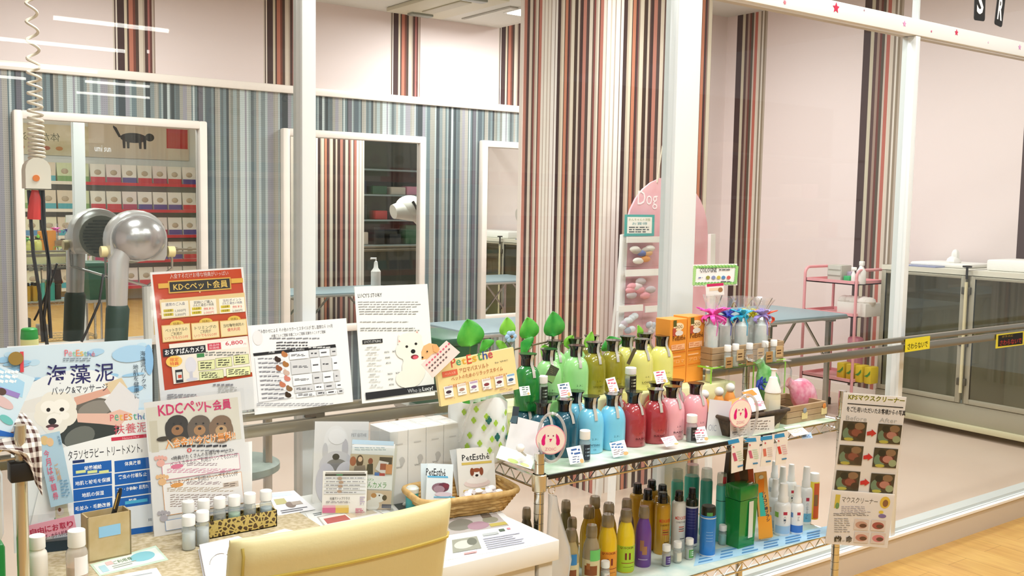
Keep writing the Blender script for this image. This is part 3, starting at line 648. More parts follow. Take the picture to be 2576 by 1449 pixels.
def bag(u0, v0, u1, v1, lab, cols, head, d=.0):
    y = ey-.05-d; a = onY(u0, v1, y); b = onY(u1, v0, y); r = thing('packaged_goods', lab, 'package', ((a.x+b.x)/2, y, a.z))
    MB().box(a.x, b.x, y, y+.006, b.z-(b.z-a.z)*.2, b.z, M(head, .5)).build('header_card', r, 0)
    cn = MB(); rnd = random.Random(u0+v0)
    for i in range(9):
        cn.ball((a.x+(b.x-a.x)*rnd.uniform(.2, .8), y+.012, a.z+(b.z-a.z)*rnd.uniform(.15, .65)), (b.x-a.x)*.16, .011, (b.z-a.z)*.11, M(rnd.choice(cols), .6), 10, 6)
    cn.build('contents', r)
    MB().box(a.x, b.x, y-.002, y+.026, a.z, b.z-(b.z-a.z)*.18, clear('bag_film', k=1.6, rough=.12), .004).build('clear_bag', r)
bag(1576, 595, 1660, 672, 'clear bag of orange and blue bows on the pink board', ['e8a15a', 'f1c08a', '7a86b8', 'f4efe6', 'c9bfb4'], 'f3f1ec')
bag(1573, 676, 1660, 765, 'clear bag of silver trinkets on the pink board', ['d9cfcc', 'e6d6d6', 'c4b7b8', 'e8a0a8'], 'efece6', .01)
bag(1556, 766, 1618, 850, 'clear bag of blue trinkets, lower left on the pink board', ['a8b4c4', 'dfe4e8', 'c8b8c0'], 'e8e4de', .02)
bag(1622, 768, 1664, 850, 'clear bag of grey trinkets, lower right on the pink board', ['b8bcc4', 'd9d4d4'], 'e8e4de', .02)
# ================================================================ THE DESK
DZ = .79
dk = lambda u, v, z=DZ: onZ(u, v, z)
dx0, dx1, dy0, dy1 = .372, 1.385, 1.69, 2.315
r = thing('desk', 'white narrow desk with a beige left half before the glass', 'desk', ((dx0+dx1)/2, (dy0+dy1)/2, 0))
MB().box(dx0, dx1, dy0, dy1, DZ-.047, DZ, M('eeeee8', .3), .002).build('desktop', r)
MB().box(dx0+.1, dx1-.06, dy0+.012, dy0+.03, DZ-.115, DZ-.05, M('e3dfd6', .4)).build('drawer_front', r, 0)
MB().box(1.0, 1.33, dy0+.06, dy1-.1, .03, DZ-.055, M('26302c', .5), .004).build('drawer_cabinet', r)
for x in (dx0+.03, dx1-.03):
    for y in (dy0+.03, dy1-.03): MB().box(x-.02, x+.02, y-.02, y+.02, 0, DZ-.047, M('dedcd4', .4), .003).build('leg', r)
me_ = dk(768, 1300).x
mm = M('d3c4a6', .8, noise=(90, 'b9a781', .12))
MB().box(dx0+.002, me_, dy0+.004, dy1-.012, DZ, DZ+.0015, mm).build('mat', None, 0)
tag(bpy.data.objects['mat'], 'speckled beige mat covering the left half of the desk', 'mat')
DM = DZ+.0016
def flat(name, lab, cat, px, z, color='f7f5f2', thick=.0006, draw=None, group=None):
    """a sheet lying on a surface: quad of pixels on plane z"""
    P = [onZ(u, v, z+thick) for u, v in px]; c = sum(P, V((0, 0, 0)))/4
    r = thing(name, lab, cat, (c.x, c.y, z), group)
    m = MB(); m.hexa([V((p.x, p.y, z+.0001)) for p in reversed(P)] if (P[1]-P[0]).cross(P[2]-P[1]).z < 0 else [V((p.x, p.y, z+.0001)) for p in P], list(reversed(P)) if (P[1]-P[0]).cross(P[2]-P[1]).z < 0 else P, M(color, .4)); m.build('paper', r, 0)
    if draw:
        pr = MB(); k = [0]
        def poly(pp, c):
            k[0] += 1; zz = z+thick+.0002+.0001*k[0]
            pr.add([V((q.x, q.y, zz)) for q in [onZ(u, v, zz) for u, v in pp]], [tuple(range(len(pp)))], INK(c))
        def bil(a, b):   # sheet coordinates 0..1 to a pixel
            t = [px[0][i]*(1-a)+px[1][i]*a for i in (0, 1)]; d = [px[3][i]*(1-a)+px[2][i]*a for i in (0, 1)]
            return (t[0]*(1-b)+d[0]*b, t[1]*(1-b)+d[1]*b)
        def text(a0, b0, a1, b1, body, c):
            k[0] += 1; zz = z+thick+.0002+.0001*k[0]; vs, fs = glyphs(body)
            pr.add([onZ(*bil((a0+a1)/2+x*(a1-a0), (b0+b1)/2-y*(b1-b0)), zz) for x, y in vs], fs, INK(c))
        def q(a0, b0, a1, b1, c): poly([bil(a0, b0), bil(a1, b0), bil(a1, b1), bil(a0, b1)], c)
        def el(a, b, ra, rb_, c): poly([bil(a+ra*cos(i*pi/9), b+rb_*sin(i*pi/9)) for i in range(18)], c)
        def ln(a0, b0, a1, b1, n, c, seed=1):
            rn = random.Random(seed)
            for i in range(n):
                bb = b0+(b1-b0)*(i+.3)/n; e = a1-(a1-a0)*.3*rn.random(); q(a0, bb, e, bb+(b1-b0)/n*.45, c)
        draw(q, el, ln, text); pr.build('print', r, 0)
    return r
# yellow chair, seen from behind
m_yel = M('e0d6a6', .42, bump=(60, .12), noise=(3, 'd8ca92', .25))
cl_, cr_ = onY(578, 1380, 1.62), onY(1132, 1290, 1.62); cxm = (cl_.x+cr_.x)/2; hw = (cr_.x-cl_.x)/2; zt_ = (onY(600, 1362, 1.6).z+onY(1110, 1268, 1.6).z)/2
r = thing('chair', 'pale yellow leather chair with its back to the aisle', 'chair', (cxm, 1.72, 0))
def backpt(a, t, side):
    """a -1..1 across, t 0 top..1 bottom, side -1 outer 1 inner"""
    e = max(0, abs(a)-.9)/.1; edge = 1-e*e*.75; x = cxm+a*hw
    y = 1.598+.022*a*a+.1*t+side*.026*edge*(1 if t > .02 else .6)
    z = zt_-.52*t
    return V((x, y, z))
m = MB(); na, nt_ = 24, 22; vs = []; fs = []
ring = []
for i in range(na+1):
    a = -1+2*i/na; col = []
    for j in range(nt_+1): col.append(backpt(a, 1-j/nt_, -1))
    top = backpt(a, 0, 0); rr = .026
    col[-1] = col[-1]-V((0, 0, .012))
    for k in range(1, 6):
        an = pi*k/6; h = (col[nt_].y+backpt(a, 0, 1).y)/2; w_ = (backpt(a, 0, 1).y-col[nt_].y)/2
        col.append(V((top.x, h-w_*cos(an), top.z-.012+.012*sin(an))))
    for j in range(nt_+1):
        p = backpt(a, j/nt_, 1); col.append(p-V((0, 0, .012)) if j == 0 else p)
    ring.append(col)
L_ = len(ring[0])
for col in ring: vs += col
for i in range(na):
    for j in range(L_-1): fs.append((i*L_+j, (i+1)*L_+j, (i+1)*L_+j+1, i*L_+j+1))
for i, rev in ((0, 0), (na, 1)):
    for j in range(L_//2):
        fs.append((i*L_+j, i*L_+j+1, i*L_+L_-2-j, i*L_+L_-1-j))
m.add(vs, fs, m_yel); bk_ = m.build('backrest', r, 60)
sm = MB(); pts = [backpt(-1+2*i/30., .14, -1)-V((0, .0005, 0)) for i in range(31)]; sm.tube(pts, .0035, M('c9b050', .5), 6)
for a in (-.93,): sm.tube([backpt(a, t/20., -1)-V((0, .0004, .013 if t == 0 else 0)) for t in range(21)], .003, M('b9a552', .5), 6)
sm.build('seam', bk_)
MB().box(cl_.x+.01, cr_.x-.01, 1.66, 2.08, .4, .47, m_yel, .02, 3).build('seat', r)
for x in (cl_.x+.04, cr_.x-.04):
    for y in (1.7, 2.04): MB().box(x-.018, x+.018, y-.018, y+.018, 0, .4, M('5b3d28', .4), .003).build('leg', r)

# ---------------------------------------------------------------- sheets behind the desk
# blue seaweed mud poster
s = Sheet([(-6, 876), (382, 852), (384, 1338), (60, 1385)], dk(384, 1338), 0, 9)
s.poly([(-6, 876), (382, 852), (384, 1050), (-6, 1050)], 'cfe0ea')
for i in range(16):
    rn = random.Random(i); x = rn.choice([rn.uniform(0, 90), rn.uniform(290, 370), rn.uniform(220, 370)]); y = rn.uniform(862, 1040) if x > 270 else rn.uniform(885, 960)
    s.ell(x, y, rn.uniform(10, 34), rn.uniform(3, 9), rn.choice(['a9cde6', '8fbfe2', 'bcd9ea', '9ac6e4']), rot=4)
s.ell(330, 890, 52, 22, 'a8cde8', rot=3); s.ell(374, 905, 12, 40, '8dbbe2')
s.ell(190, 990, 130, 60, 'e9ecec'); s.ell(160, 1060, 170, 70, 'e3e0da'); s.poly([(0, 1040), (384, 1030), (384, 1090), (0, 1130)], 'e6e4df')
s.ell(225, 1040, 65, 36, '6a655e', rot=14); s.ell(238, 1030, 44, 22, '8d877e', rot=10)
s.ell(225, 1085, 78, 42, '3c413f', rot=6); s.ell(200, 1100, 40, 26, '6d706a', rot=20)
s.poly([(185, 1000), (270, 975), (300, 985), (270, 992), (190, 1020)], 'd9a692'); s.poly([(262, 965), (305, 950), (320, 975), (280, 992)], 'dcc7a2'); s.poly([(300, 960), (350, 1005), (345, 1050), (285, 1045), (262, 1010)], 'dfdcdc')
s.poly([(190, 1040), (270, 1040), (300, 1030), (330, 1040), (300, 1072), (250, 1066), (195, 1062)], 'e3b9a8')
for dx, dy, rr in ((0, 0, 44), (-26, 10, 26), (28, 8, 28), (-10, -24, 26), (18, -24, 26), (0, 24, 34), (-30, -8, 20), (34, -14, 20)): s.ell(138+dx, 1036+dy, rr, rr, 'e9e4d8')
for dx, dy, rr in ((-16, -12, 20), (14, -14, 22), (-2, 20, 20), (24, 10, 12)): s.ell(138+dx, 1036+dy, rr, rr*.8, 'f3efe6')
s.ell(121, 1031, 5, 5, '2e2a2a'); s.ell(155, 1030, 6, 5, '2e2a2a'); s.ell(131, 1060, 10, 8, '2b2b2d'); s.ell(131, 1072, 16, 5, '5b4044'); s.ell(128, 1078, 8, 4, 'e0a0a4')
s.poly([(160, 1125), (384, 1068), (384, 1340), (60, 1387), (100, 1220)], 'f2f2f0')
for i, (ch, c) in enumerate(zip('PetEsthé', ['e06a78', 'e49aa0', '8cc7a0', 'e78a5a', 'e8b64a', '7fb8a8', '6a86c4', 'd8788a'])):
    s.text(162+i*9.6, 880 if i in (0, 3) else 884, 171+i*9.6, 896, ch, c)
s.lines(158, 899, 240, 910, 2, '7d8a94', .4, 5)
s.text(117, 918, 168, 968, '海', '2d2c63', .004); s.text(176, 916, 228, 965, '藻', '2d2c63', .004); s.text(237, 913, 287, 960, '泥', '2d2c63', .004)
s.text(130, 969, 272, 989, 'パック&マッサージ', '3a3c48')
s.text(353, 881, 367, 980, '海藻泥パックで', '3c4a58', vert=True); s.text(335, 915, 349, 1004, '地肌を健康に', '3c4a58', vert=True)
for i, (ch, c) in enumerate(zip('PetEsthé', ['d8566a', '4fae8e', 'e8b64a', 'dc6a4a', 'e8a24a', '56a88c', '4a5fa8', '3c8cae'])): s.text(276+i*11.6, 1043-i*.6, 286+i*11.6, 1059-i*.6, ch, c)
s.text(284, 1064, 372, 1090, '扶養泥', 'd9606e'); s.rect(277, 1096, 371, 1105, 'd03a52'); s.text(306, 1098, 350, 1103, 'Natural Mud', 'f3c9d0')
s.text(170, 1124, 362, 1148, 'タラソセラピー トリートメント。', '2c2c34')
for i in range(4):
    y0 = 1163+i*31.5
    s.rect(182+i, y0, 281+i*.7, y0+29, '1e62b4'); s.rect(285+i*.6, y0-9, 382, y0+20, '1e62b4')
s.rect(182, 1157, 212, 1164, '24386a')
for i, t in enumerate(('栄養補給', '地肌と被毛を保護', '地肌の保湿', '毛並み・毛艶改善')):
    w2 = 5.6*len(t); s.text(233-w2, 1170+i*31.5+(0 if i == 0 else 4), 233+w2, 1181+i*31.5+(0 if i == 0 else 4), t, 'ffffff', .012)
for i in range(3): s.rect(190+i*29, 1183, 215+i*29, 1190, 'dbe39a')
for i, t in enumerate(('体臭改善', '害虫の付着防止', 'フケ・かゆみ・肌荒れ', '脱臭')):
    w2 = min(5.4*len(t), 42); s.text(333-w2, 1159+i*31.5, 333+w2, 1170+i*31.5, t, 'ffffff', .012)
s.text(325, 1224, 343, 1232, '抑制', 'ffffff', .012); s.rect(312, 1257, 372, 1265, '4fb2d8')
s.poly([(150, 1300), (383, 1266), (384, 1290), (384, 1322), (130, 1362)], 'dfe6ee'); s.poly([(120, 1360), (384, 1322), (384, 1337), (100, 1378)], '1e62b4')
s.text(372, 1304, 381, 1311, '問', '22304a')
s.build('poster', 'large blue seaweed mud poster with white dog, leaning at the left of the desk', 'poster', 'eef1f2', .003)
# a red and brass round badge stuck on the poster corner
bp_ = s.at(*s.loc(38, 902)); r = thing('medal_badge', 'round brass badge with red ribbon on the corner of the blue poster', 'badge', tuple(bp_))
m = MB(); m.poly = None; C_ = bp_+s.n*.006
m.prism([C_+s.ex*(.0145*cos(i*pi/10))+s.ey*(.0145*sin(i*pi/10)) for i in range(20)], s.n, .003, M('a98a4a', .35, metal=.5)); m.build('disc', r, 30)
m = MB(); m.prism([C_+s.ex*.008-s.ey*.03, C_+s.ex*.015-s.ey*.03, C_+s.ex*.016+s.ey*.014, C_+s.ex*.009+s.ey*.014], -s.n, .002, M('d8434c', .5)); m.build('ribbon', r, 0)

# red member poster in a clear sleeve on the rail
s = Sheet([(379, 686), (611, 671), (641, 1030), (407, 1062)], onY(636, 992, 2.31), 0, 7)
s.poly([(383, 691), (606, 676), (635, 947), (414, 982)], 'c8421f')
s.poly([(404, 982), (414, 982), (635, 947), (640, 1028), (408, 1060)], 'eeeff0')
for i in range(14):
    rn = random.Random(i+40); s.ell(rn.uniform(395, 610), rn.uniform(700, 830), 2, 2, 'f0c9a0')
s.text(428, 685, 575, 697, '入会するだけお得な特典がいっぱい', 'e7d9d4')
s.rect(398, 713, 425, 725, 'e8b650'); s.rect(580, 700, 611, 712, 'e8b650'); s.rect(424, 702, 582, 733, 'e0b050'); s.rect(427, 705, 579, 730, '22262e')
s.text(436, 708, 573, 727, 'KDCペット会員', 'e9c768', .014)
s.poly([(400, 754), (614, 736), (618, 783), (406, 803)], 'efd39a')
for i, (x, c) in enumerate(((440, '2a3a6a'), (511, '1e2430'), (583, '2a3a6a'))):
    y = 757-i*5; s.rect(x-33, y+2, x+33, y+40, 'fbf3e2')
    s.text(x-24, y+4, x+24, y+12, ('通常のご入会', '同時にご購入', '当社ポイント')[i], c, .005)
    if i: s.text(x-26, y+12, x+26, y+19, 'された場合の特典', c, .005)
    s.rect(x-29, y+21, x-5, y+28, 'd9c341'); s.rect(x-29, y+31, x-5, y+38, 'd9c341'); s.text(x-25, y+22, x-9, y+27, '入会費', '3a3520'); s.text(x-25, y+32, x-9, y+37, '年会費', '3a3520')
    s.text(x, y+21, x+26, y+28, '1,000円' if i == 0 else '無料', '3a3a40' if i == 0 else 'd8504a'); s.text(x, y+31, x+26, y+38, '2,000円', '3a3a40' if i != 1 else 'd8504a')
for i, x in enumerate((444, 517, 588)):
    y = 816-i*6
    s.ell(x, y, 17, 10, 'e6c054'); s.rect(x-36, y, x+34, y+42, 'e6bf78'); s.rect(x-34, y+2, x+32, y+40, 'f3e0b0'); s.text(x-9, y-5, x+9, y+2, '特典%d' % (i+1), '6a4a20')
    s.text(x-28, y+9, x+26, y+18, ('ペットホテルの', 'トリミングの', '当社動物病院の')[i], '3a332c', .006)
    if i < 2: s.text(x-14, y+19, x+13, y+28, 'ご利用が', '3a332c', .006); s.text(x-29, y+29, x+28, y+37, 'いつでも5%OFF', 'd9564a', .004)
    else: s.text(x-18, y+20, x+15, y+29, '優先利用', 'd0404c', .008)
s.poly([(424, 866), (622, 845), (633, 936), (436, 966)], 'f8f0e4')
s.rect(411, 873, 516, 892, '1d2330'); s.text(415, 875, 512, 889, 'おるすばんカメラ', 'ffffff', .02)
s.rect(521, 863, 555, 880, 'd63c56'); s.text(525, 865, 551, 871, '商品特', 'f6dfe2'); s.text(525, 872, 551, 878, '別価格', 'f6dfe2'); s.rect(556, 856, 622, 876, 'fdfaf6'); s.text(565, 857, 611, 869, '6,800', 'd63c50', .012); s.text(612, 863, 618, 868, '円', 'd63c50')
s.rect(494, 889, 513, 899, '3f8a52'); s.lines(515, 884, 618, 896, 2, '8a8a86', .6, 9)
for (x0, y0, x1, y1) in ((497, 906, 540, 931), (541, 899, 583, 924), (585, 892, 626, 917), (500, 932, 562, 954), (567, 924, 630, 946)):
    s.rect(x0, y0, x1, y1, '8a8a4a'); s.rect(x0+1, y0+1, x1-1, y1-1, 'eef0b8'); s.lines(x0+6, y0+4, x1-5, y1-3, 3, '4a4a3c', .5, x0)
s.ell(437, 909, 20, 14, 'f0c464'); s.text(427, 900, 448, 909, '限定', 'd8483c', .01); s.text(427, 910, 448, 919, '特典', 'd8483c', .01)
s.rect(441, 930, 459, 962, '33363a'); s.rect(443, 936, 457, 955, 'd8dcd8'); s.rect(447, 943, 456, 951, 'c8503c')
s.ell(479, 918, 14, 20, 'dcdbe4'); s.rect(476, 934, 484, 952, 'c9c9d4'); s.ell(482, 954, 14, 4, 'd0d0da')
s.lines(420, 990, 500, 1008, 3, '8a8a90', .5, 3); s.lines(535, 964, 600, 972, 1, '8a8a90', .6, 4); s.lines(548, 972, 600, 990, 3, 'a8a8a4', .4, 6); s.text(420, 1000, 500, 1008, '入会受付中', 'c04a64')
s.build('poster', 'red member campaign poster in a clear sleeve propped on the rail', 'poster', 'f4f3f2', .001, sleeve=.006)

# black and white price table sheet and the dog story sheet on the rail
s = Sheet([(627, 820), (866, 800), (893, 1011), (637, 1043)], onY(760, 1030, 2.318), 0, 9)
s.text(650, 822, 838, 832, '組み合わせによる その他のカラーとスタイルが 恋し面倒なら 1ヶ月', '4a4a50')
s.text(683, 836, 820, 844, '犬種ごとのご理解 体重ごとのご理解 足裏をのこらずご理解', '6a6a70'); s.lines(678, 848, 825, 855, 1, '8c8c90', .5, 3)
s.lines(695, 858, 790, 880, 3, '55555a', .45, 5); s.ell(648, 850, 12, 18, 'ece4e4')
s.poly([(636, 889), (843, 866), (845, 874), (638, 896)], '26262a'); s.text(675, 882, 690, 888, '犬種', 'e8e8e8'); s.text(735, 877, 765, 883, '料金 円(税込)', 'e8e8e8'); s.lines(775, 871, 840, 877, 1, 'c8c8c8', .6, 2)
s.poly([(640, 899), (724, 888), (738, 1000), (650, 1012)], 'ececee')
for i in range(10):
    y = 900+i*11; x0 = 648+i*1.2; s.lines(x0, y, x0+62, y+5, 1, '8c8c92', .7, i); s.rect(x0, y+8, x0+66, y+8.6, 'c9c9cc')
for (x, y, c) in ((715, 892, 'b87848'), (698, 905, '3a2a24'), (718, 917, 'a8713c'), (701, 927, '9a5a3a'), (720, 938, 'cdb0a0'), (722, 953, 'd08070'), (710, 968, 'c4785a'), (727, 978, '8a6a4a'), (724, 994, '3c2c1e')): s.ell(x, y, 8, 6, c, rot=-20); s.ell(x-4, y-5, 4, 4, c)
for ci, (x0, x1) in enumerate(((727, 775), (777, 800), (802, 828), (830, 846))):
    for ri, (y0, y1) in enumerate(((884, 903), (905, 940), (942, 968), (970, 986), (988, 998))):
        xo = ri*4.5; yo = -(x0-727)*.09; s.rect(x0+xo, y0+yo, x1+xo, y1+yo, ('f4f4f4', 'd6d6d8')[(ci+ri) % 2]); s.lines(x0+xo+4, (y0+y1)/2+yo-3, x1+xo-3, (y0+y1)/2+yo+3, 1 if ci else 2, '55555a', .6, ci*7+ri)
s.lines(645, 1013, 860, 1022, 2, '909096', .35, 8)
s.build('notice_sheet', 'white grooming price table sheet standing on the rail by the white post', 'notice', 'f3f3f3', .0015)

s = Sheet([(887, 723), (1069, 713), (1100, 995), (915, 1013)], onY(1010, 1002, 2.318), 0, 9)
s.text(901, 738, 960, 748, "LUCY'S STORY", '3a3a3c', .008)
for i in range(6): s.lines(900+i*.8, 758+i*6-.0, 1064, 762+i*6, 1, '8a8a88', .45, i+20)
s.lines(905, 808, 1045, 812, 1, '9a9a98', .5, 3); s.lines(906, 823, 1066, 834, 2, '9a9a98', .4, 4)
s.rect(912, 854, 961, 864, '202022'); s.text(916, 856, 957, 862, "LUCY'S STYLING", 'efefef')
for i in range(8):
    y = 872+i*13.6; s.lines(922+i*1.5, y, 948, y+3, 1, 'b4b4b2', .6, i); s.lines(918+i*1.6, y+5, 958+i, y+8, 1, 'cfcfcd', .6, i+9)
    if i in (1, 2, 3, 5, 6, 7): s.text(964+i*2, y-2, 976+i*2, y+2.5, "¥%d0" % (30+i*7), '44443f')
    if i in (1, 5): s.text(984+i*2, y-4, 996+i*2, y+.5, "¥70", '44443f')
for dx, dy, rx, ry in ((0, 0, 32, 30), (-14, 14, 24, 22), (12, 14, 26, 24), (4, 34, 24, 22), (8, 60, 30, 40), (-4, 84, 34, 24)): s.ell(1032+dx, 868+dy, rx, ry, 'f1ece0')
s.poly([(999, 866), (1001, 841), (1015, 857)], 'eee6da'); s.poly([(1001, 862), (1003, 846), (1011, 857)], 'd9968e'); s.poly([(1040, 842), (1048, 828), (1057, 852)], 'eee6da'); s.poly([(1043, 842), (1048, 832), (1053, 848)], 'd9968e')
s.ell(1031, 850, 30, 14, 'f1ede3'); s.ell(1022, 872, 3.6, 3.4, '2a2422'); s.ell(1045, 865, 3.6, 3.4, '2a2422'); s.ell(1038, 884, 6, 5.5, '1e1c1e'); s.ell(1042, 898, 10, 6, '7a2c34'); s.ell(1044, 899, 7, 4.5, 'dd5a6c')
s.poly([(918, 988), (1094, 966), (1097, 981), (920, 1006)], '2a2a2e'); s.text(1024, 977, 1059, 987, 'Who is', 'c9c9cc', 0); s.text(1061, 972, 1089, 985, 'Lucy?', 'f5f5f5', .012)
s.build('notice_sheet', 'white dog story sheet with a west highland terrier picture standing on the rail', 'notice', 'f5f4f1', .0015)

# pink member sheet in a sleeve on the desk
s = Sheet([(366, 1011), (604, 986), (635, 1306), (387, 1352)], dk(387, 1352), 12, 10)
s.rect(372, 1012, 606, 1120, 'ebe6d6'); s.poly([(375, 1060), (395, 1058), (400, 1140), (382, 1142)], 'dcd5bf'); s.poly([(374, 1140), (634, 1110), (634, 1306), (388, 1351)], 'f5f3f1')
s.text(398, 1013, 490, 1042, 'KDCペ', 'de3f76', .02); s.text(493, 1010, 512, 1034, 'ッ', 'e04a7c', .02); s.text(514, 1010, 532, 1036, 'ト', 'e04a7c', .02); s.text(534, 1004, 582, 1031, '会員', 'de3f76', .02)
for (x, c1, c2) in ((446, '3a342c', 'a5764a'), (502, '6e6052', 'b88a5c'), (556, '8a6e54', 'c9a274')):
    s.ell(x, 1085, 30, 30, c1); s.ell(x, 1066, 27, 22, c1); s.ell(x-22, 1080, 9, 20, c1); s.ell(x+22, 1082, 9, 22, c1); s.ell(x, 1082, 15, 13, c2); s.ell(x, 1078, 4.5, 3.5, '2a2220'); s.ell(x-9, 1066, 2.6, 2.4, '1e1a18'); s.ell(x+9, 1065, 2.6, 2.4, '1e1a18')
s.ell(410, 1104, 16, 6, '4a4236'); s.ell(450, 1106, 20, 8, '9a7850')
s.text(416, 1094, 594, 1118, '入会金が今だけ無料!!', 'fff4e4', .05); s.text(416, 1094, 594, 1118, '入会金が今だけ無料!!', 'ea9038', .014)
s.lines(452, 1118, 590, 1125, 1, '3a3a40', .7, 3); s.text(470, 1127, 482, 1138, '0', 'dc4a4a', .01); s.lines(484, 1130, 600, 1136, 1, '8a8a90', .4, 4)
s.text(430, 1137, 590, 1148, '<特典がたくさんのお得なサービス>', '3a3238', .003)
for i, (y, c, t) in enumerate(((1150, 'e07a98', 'ペットホテルのご利用がいつでも5%OFF'), (1197, 'e8a25a', 'トリミングのご利用がいつでも5%OFF'), (1288, '6a94c8', '病院のご利用'))):
    x = 404+i*4; s.rect(x+4, y+4, 605+i*8, y+(44 if i == 0 else 84 if i == 1 else 30), c); s.rect(x+5.2, y+5.2, 604+i*8, y+(42.8 if i == 0 else 82.8 if i == 1 else 29), 'faf6f4')
    if i < 2: s.text(428, y-1, 600, y+13, t, '4a3c44', .003); s.ell(445, y+23, 16, 6, c); s.lines(470, y+14, 570, y+22, 2, '8a6a74', .4, i); s.lines(420, y+28, 598, y+40, 3, ('d080a0', 'b09a7a')[i], .4, i+4)
    s.ell(x, y+15, 10, 9, ('efb3a6', 'edbe8a', 'b4aeb4')[i])
    for k in range(4): s.ell(x-12+k*8, y+3-(2 if k in (1, 2) else 0), 4.4, 5.4, ('efb3a6', 'edbe8a', 'b4aeb4')[i])
s.lines(428, 1242, 600, 1276, 6, 'a08c84', .35, 12); s.rect(560, 1212, 600, 1226, 'd8c8bc'); s.lines(563, 1214, 598, 1224, 2, '7a6a64', .5, 2)
s.build('notice_sheet', 'member notice with pink title and three puppies in a clear sleeve', 'notice', 'f6f4f1', .001, sleeve=.007)

# yellow board and its dog shaped tag
s = Sheet([(1098, 918), (1288, 869), (1308, 983), (1107, 1018)], onY(1200, 950, 2.03), 6, 6)
for i, (ch, c, w_) in enumerate(zip('PetEsthé', ['d85a4a', '4fa87c', 'e0a83a', 'd8503a', 'e2b23e', '58a05a', '36549c', 'c84a5a'], [1]*8)):
    x = 1134+i*13.2; y = 913-i*3.05; s.text(x, y-(12 if i in (0, 3, 5, 6, 7) else 5), x+12, y+(11 if i in (0, 3) else 9), ch, c, .008)
s.text(1244, 907, 1278, 912, 'by VHC', '3a4048'); s.rect(1112, 932, 1150, 946, 'dc6a4e'); s.text(1118, 936, 1145, 942, 'ペット入浴', 'f6d0b8')
s.text(1154, 919, 1229, 931, 'アロマバスソルト', 'a8542e', .006); s.text(1134, 934, 1266, 945, 'ペットのためのリラックスタイム', 'b0582e', .006); s.text(1126, 953, 1278, 961, '配合美容成分が肌つに睡眠をしっとり うるおいに保ちます', 'c25a3c', .003)
for i, (x, y) in enumerate(((1128, 985), (1161, 979), (1191, 972), (1223, 966), (1255, 960), (1284, 954))):
    s.rect(x-11, y-14, x+11, y+14, 'f6f2ee'); s.rect(x-10, y-13, x+9, y-8, ('b4a8b8', 'e0d0c0', 'c0a8c4', 'd8c8c0', 'c8a8b8', '8ab4d8')[i]); s.ell(x, y+1, 7, 4, ('4a3844', 'b08878', '8a6a90', '8a4048', '6a3c44', '4a6488')[i]); s.lines(x-9, y+6, x+9, y+11, 1, 'b0a8a0', .4, i)
s.lines(1212, 981, 1300, 976, 1, 'c8a088', .4, 3); s.lines(1120, 999, 1150, 1003, 1, 'c8a088', .4, 4)
br_ = s.build('display_board', 'thick yellow bath salt board tilted above the clover basket', 'sign', 'f3dc9c', .012, part='board')
sy = s
cb_ = MB(); a = s.at(-.02, -s.h/2, -.006); cb_.tube([a, a-V((0, -.06, .12))], .004, clear('acrylic', k=1.5, body=.25), 8); cb_.build('prop', br_, 40)
s = Sheet([(1060, 915), (1122, 858), (1156, 886), (1088, 950)], onY(1200, 950, 2.03)-sy.n*-.012, 6, 6)
c0 = s
s.build('tag_card', 'small pink speech card clipped to the yellow board corner', 'card', 'f8dcd6', .0012) if False else None
tg = thing('tag_card', 'small pale pink handwritten card with a dog head, fixed to the yellow board', 'card', tuple(s.c))
m = MB(); pts = [s.at(*s.loc(u, v), .002) for u, v in ((1058, 916), (1122, 857), (1156, 886), (1088, 951))]
m.prism(list(reversed(pts)) if False else pts, s.n, .0012, M('f8dfd8', .5)); m.build('card', tg, 0)
m = MB(); dog = [(1059, 905), (1058, 885), (1064, 870), (1078, 863), (1095, 866), (1103, 876), (1100, 886), (1085, 890), (1072, 903)]
m.prism([s.at(*s.loc(u, v), .0036) for u, v in dog], s.n, .001, M('f2bd84', .5)); m.prism([s.at(*s.loc(u, v), .005) for u, v in ((1086, 868), (1096, 866), (1104, 878), (1098, 888), (1088, 884))], s.n, .0006, M('eeb074', .5)); m.build('dog_head', tg, 0)
m = MB(); m.prism([s.at(*s.loc(1072+2*cos(i*.63), 884+2*sin(i*.63)), .0062) for i in range(10)], s.n, .0003, INK('2a2018')); m.prism([s.at(*s.loc(1060+2.5*cos(i*.63), 899+2.5*sin(i*.63)), .0062) for i in range(10)], s.n, .0003, INK('2a2018'))
ang = atan2(58, 62)
for row, (o_, c, n_) in enumerate(((8, 'd8607a', 9), (18, '6a5a5a', 8), (28, '6a5a5a', 6))):
    for k in range(n_):
        u = 1063+o_*.7+k*7+ (0); v = 912+o_*.72-k*6.6
        m.add([s.at(*s.loc(u+du, v+dv), .0042) for du, dv in ((0, 0), (3.6, -3.4), (6.2, -.6), (2.6, 2.8))], [(0, 1, 2, 3)], INK(c))
m.build('lettering', tg, 0)

# ---------------------------------------------------------------- things standing on the desk
# white dog photo card
s = Sheet([(792, 1061), (929, 1060), (921, 1265), (786, 1265)], dk(786, 1266), 24, 9)
s.ell(845, 1110, 30, 40, 'fbfbfa'); s.ell(846, 1140, 28, 30, 'f4f3f2'); s.ell(818, 1136, 7, 22, 'd9d8da'); s.ell(868, 1128, 8, 24, 'cfcdd2'); s.ell(847, 1172, 44, 38, 'dcdbe0'); s.ell(847, 1170, 26, 16, '8c8a88'); s.ell(820, 1215, 26, 50, 'd9d8e0'); s.ell(845, 1149, 9, 8, '2e2a2c'); s.ell(848, 1098, 22, 20, 'ffffff'); s.ell(872, 1200, 30, 40, 'e6e4ea'); s.text(884, 1090, 922, 1098, 'PET ESTHE', 'a8a8ac')
s.build('photo_card', 'white photo card of a long faced white dog', 'card', 'f6f5f3', .002, sleeve=.004)
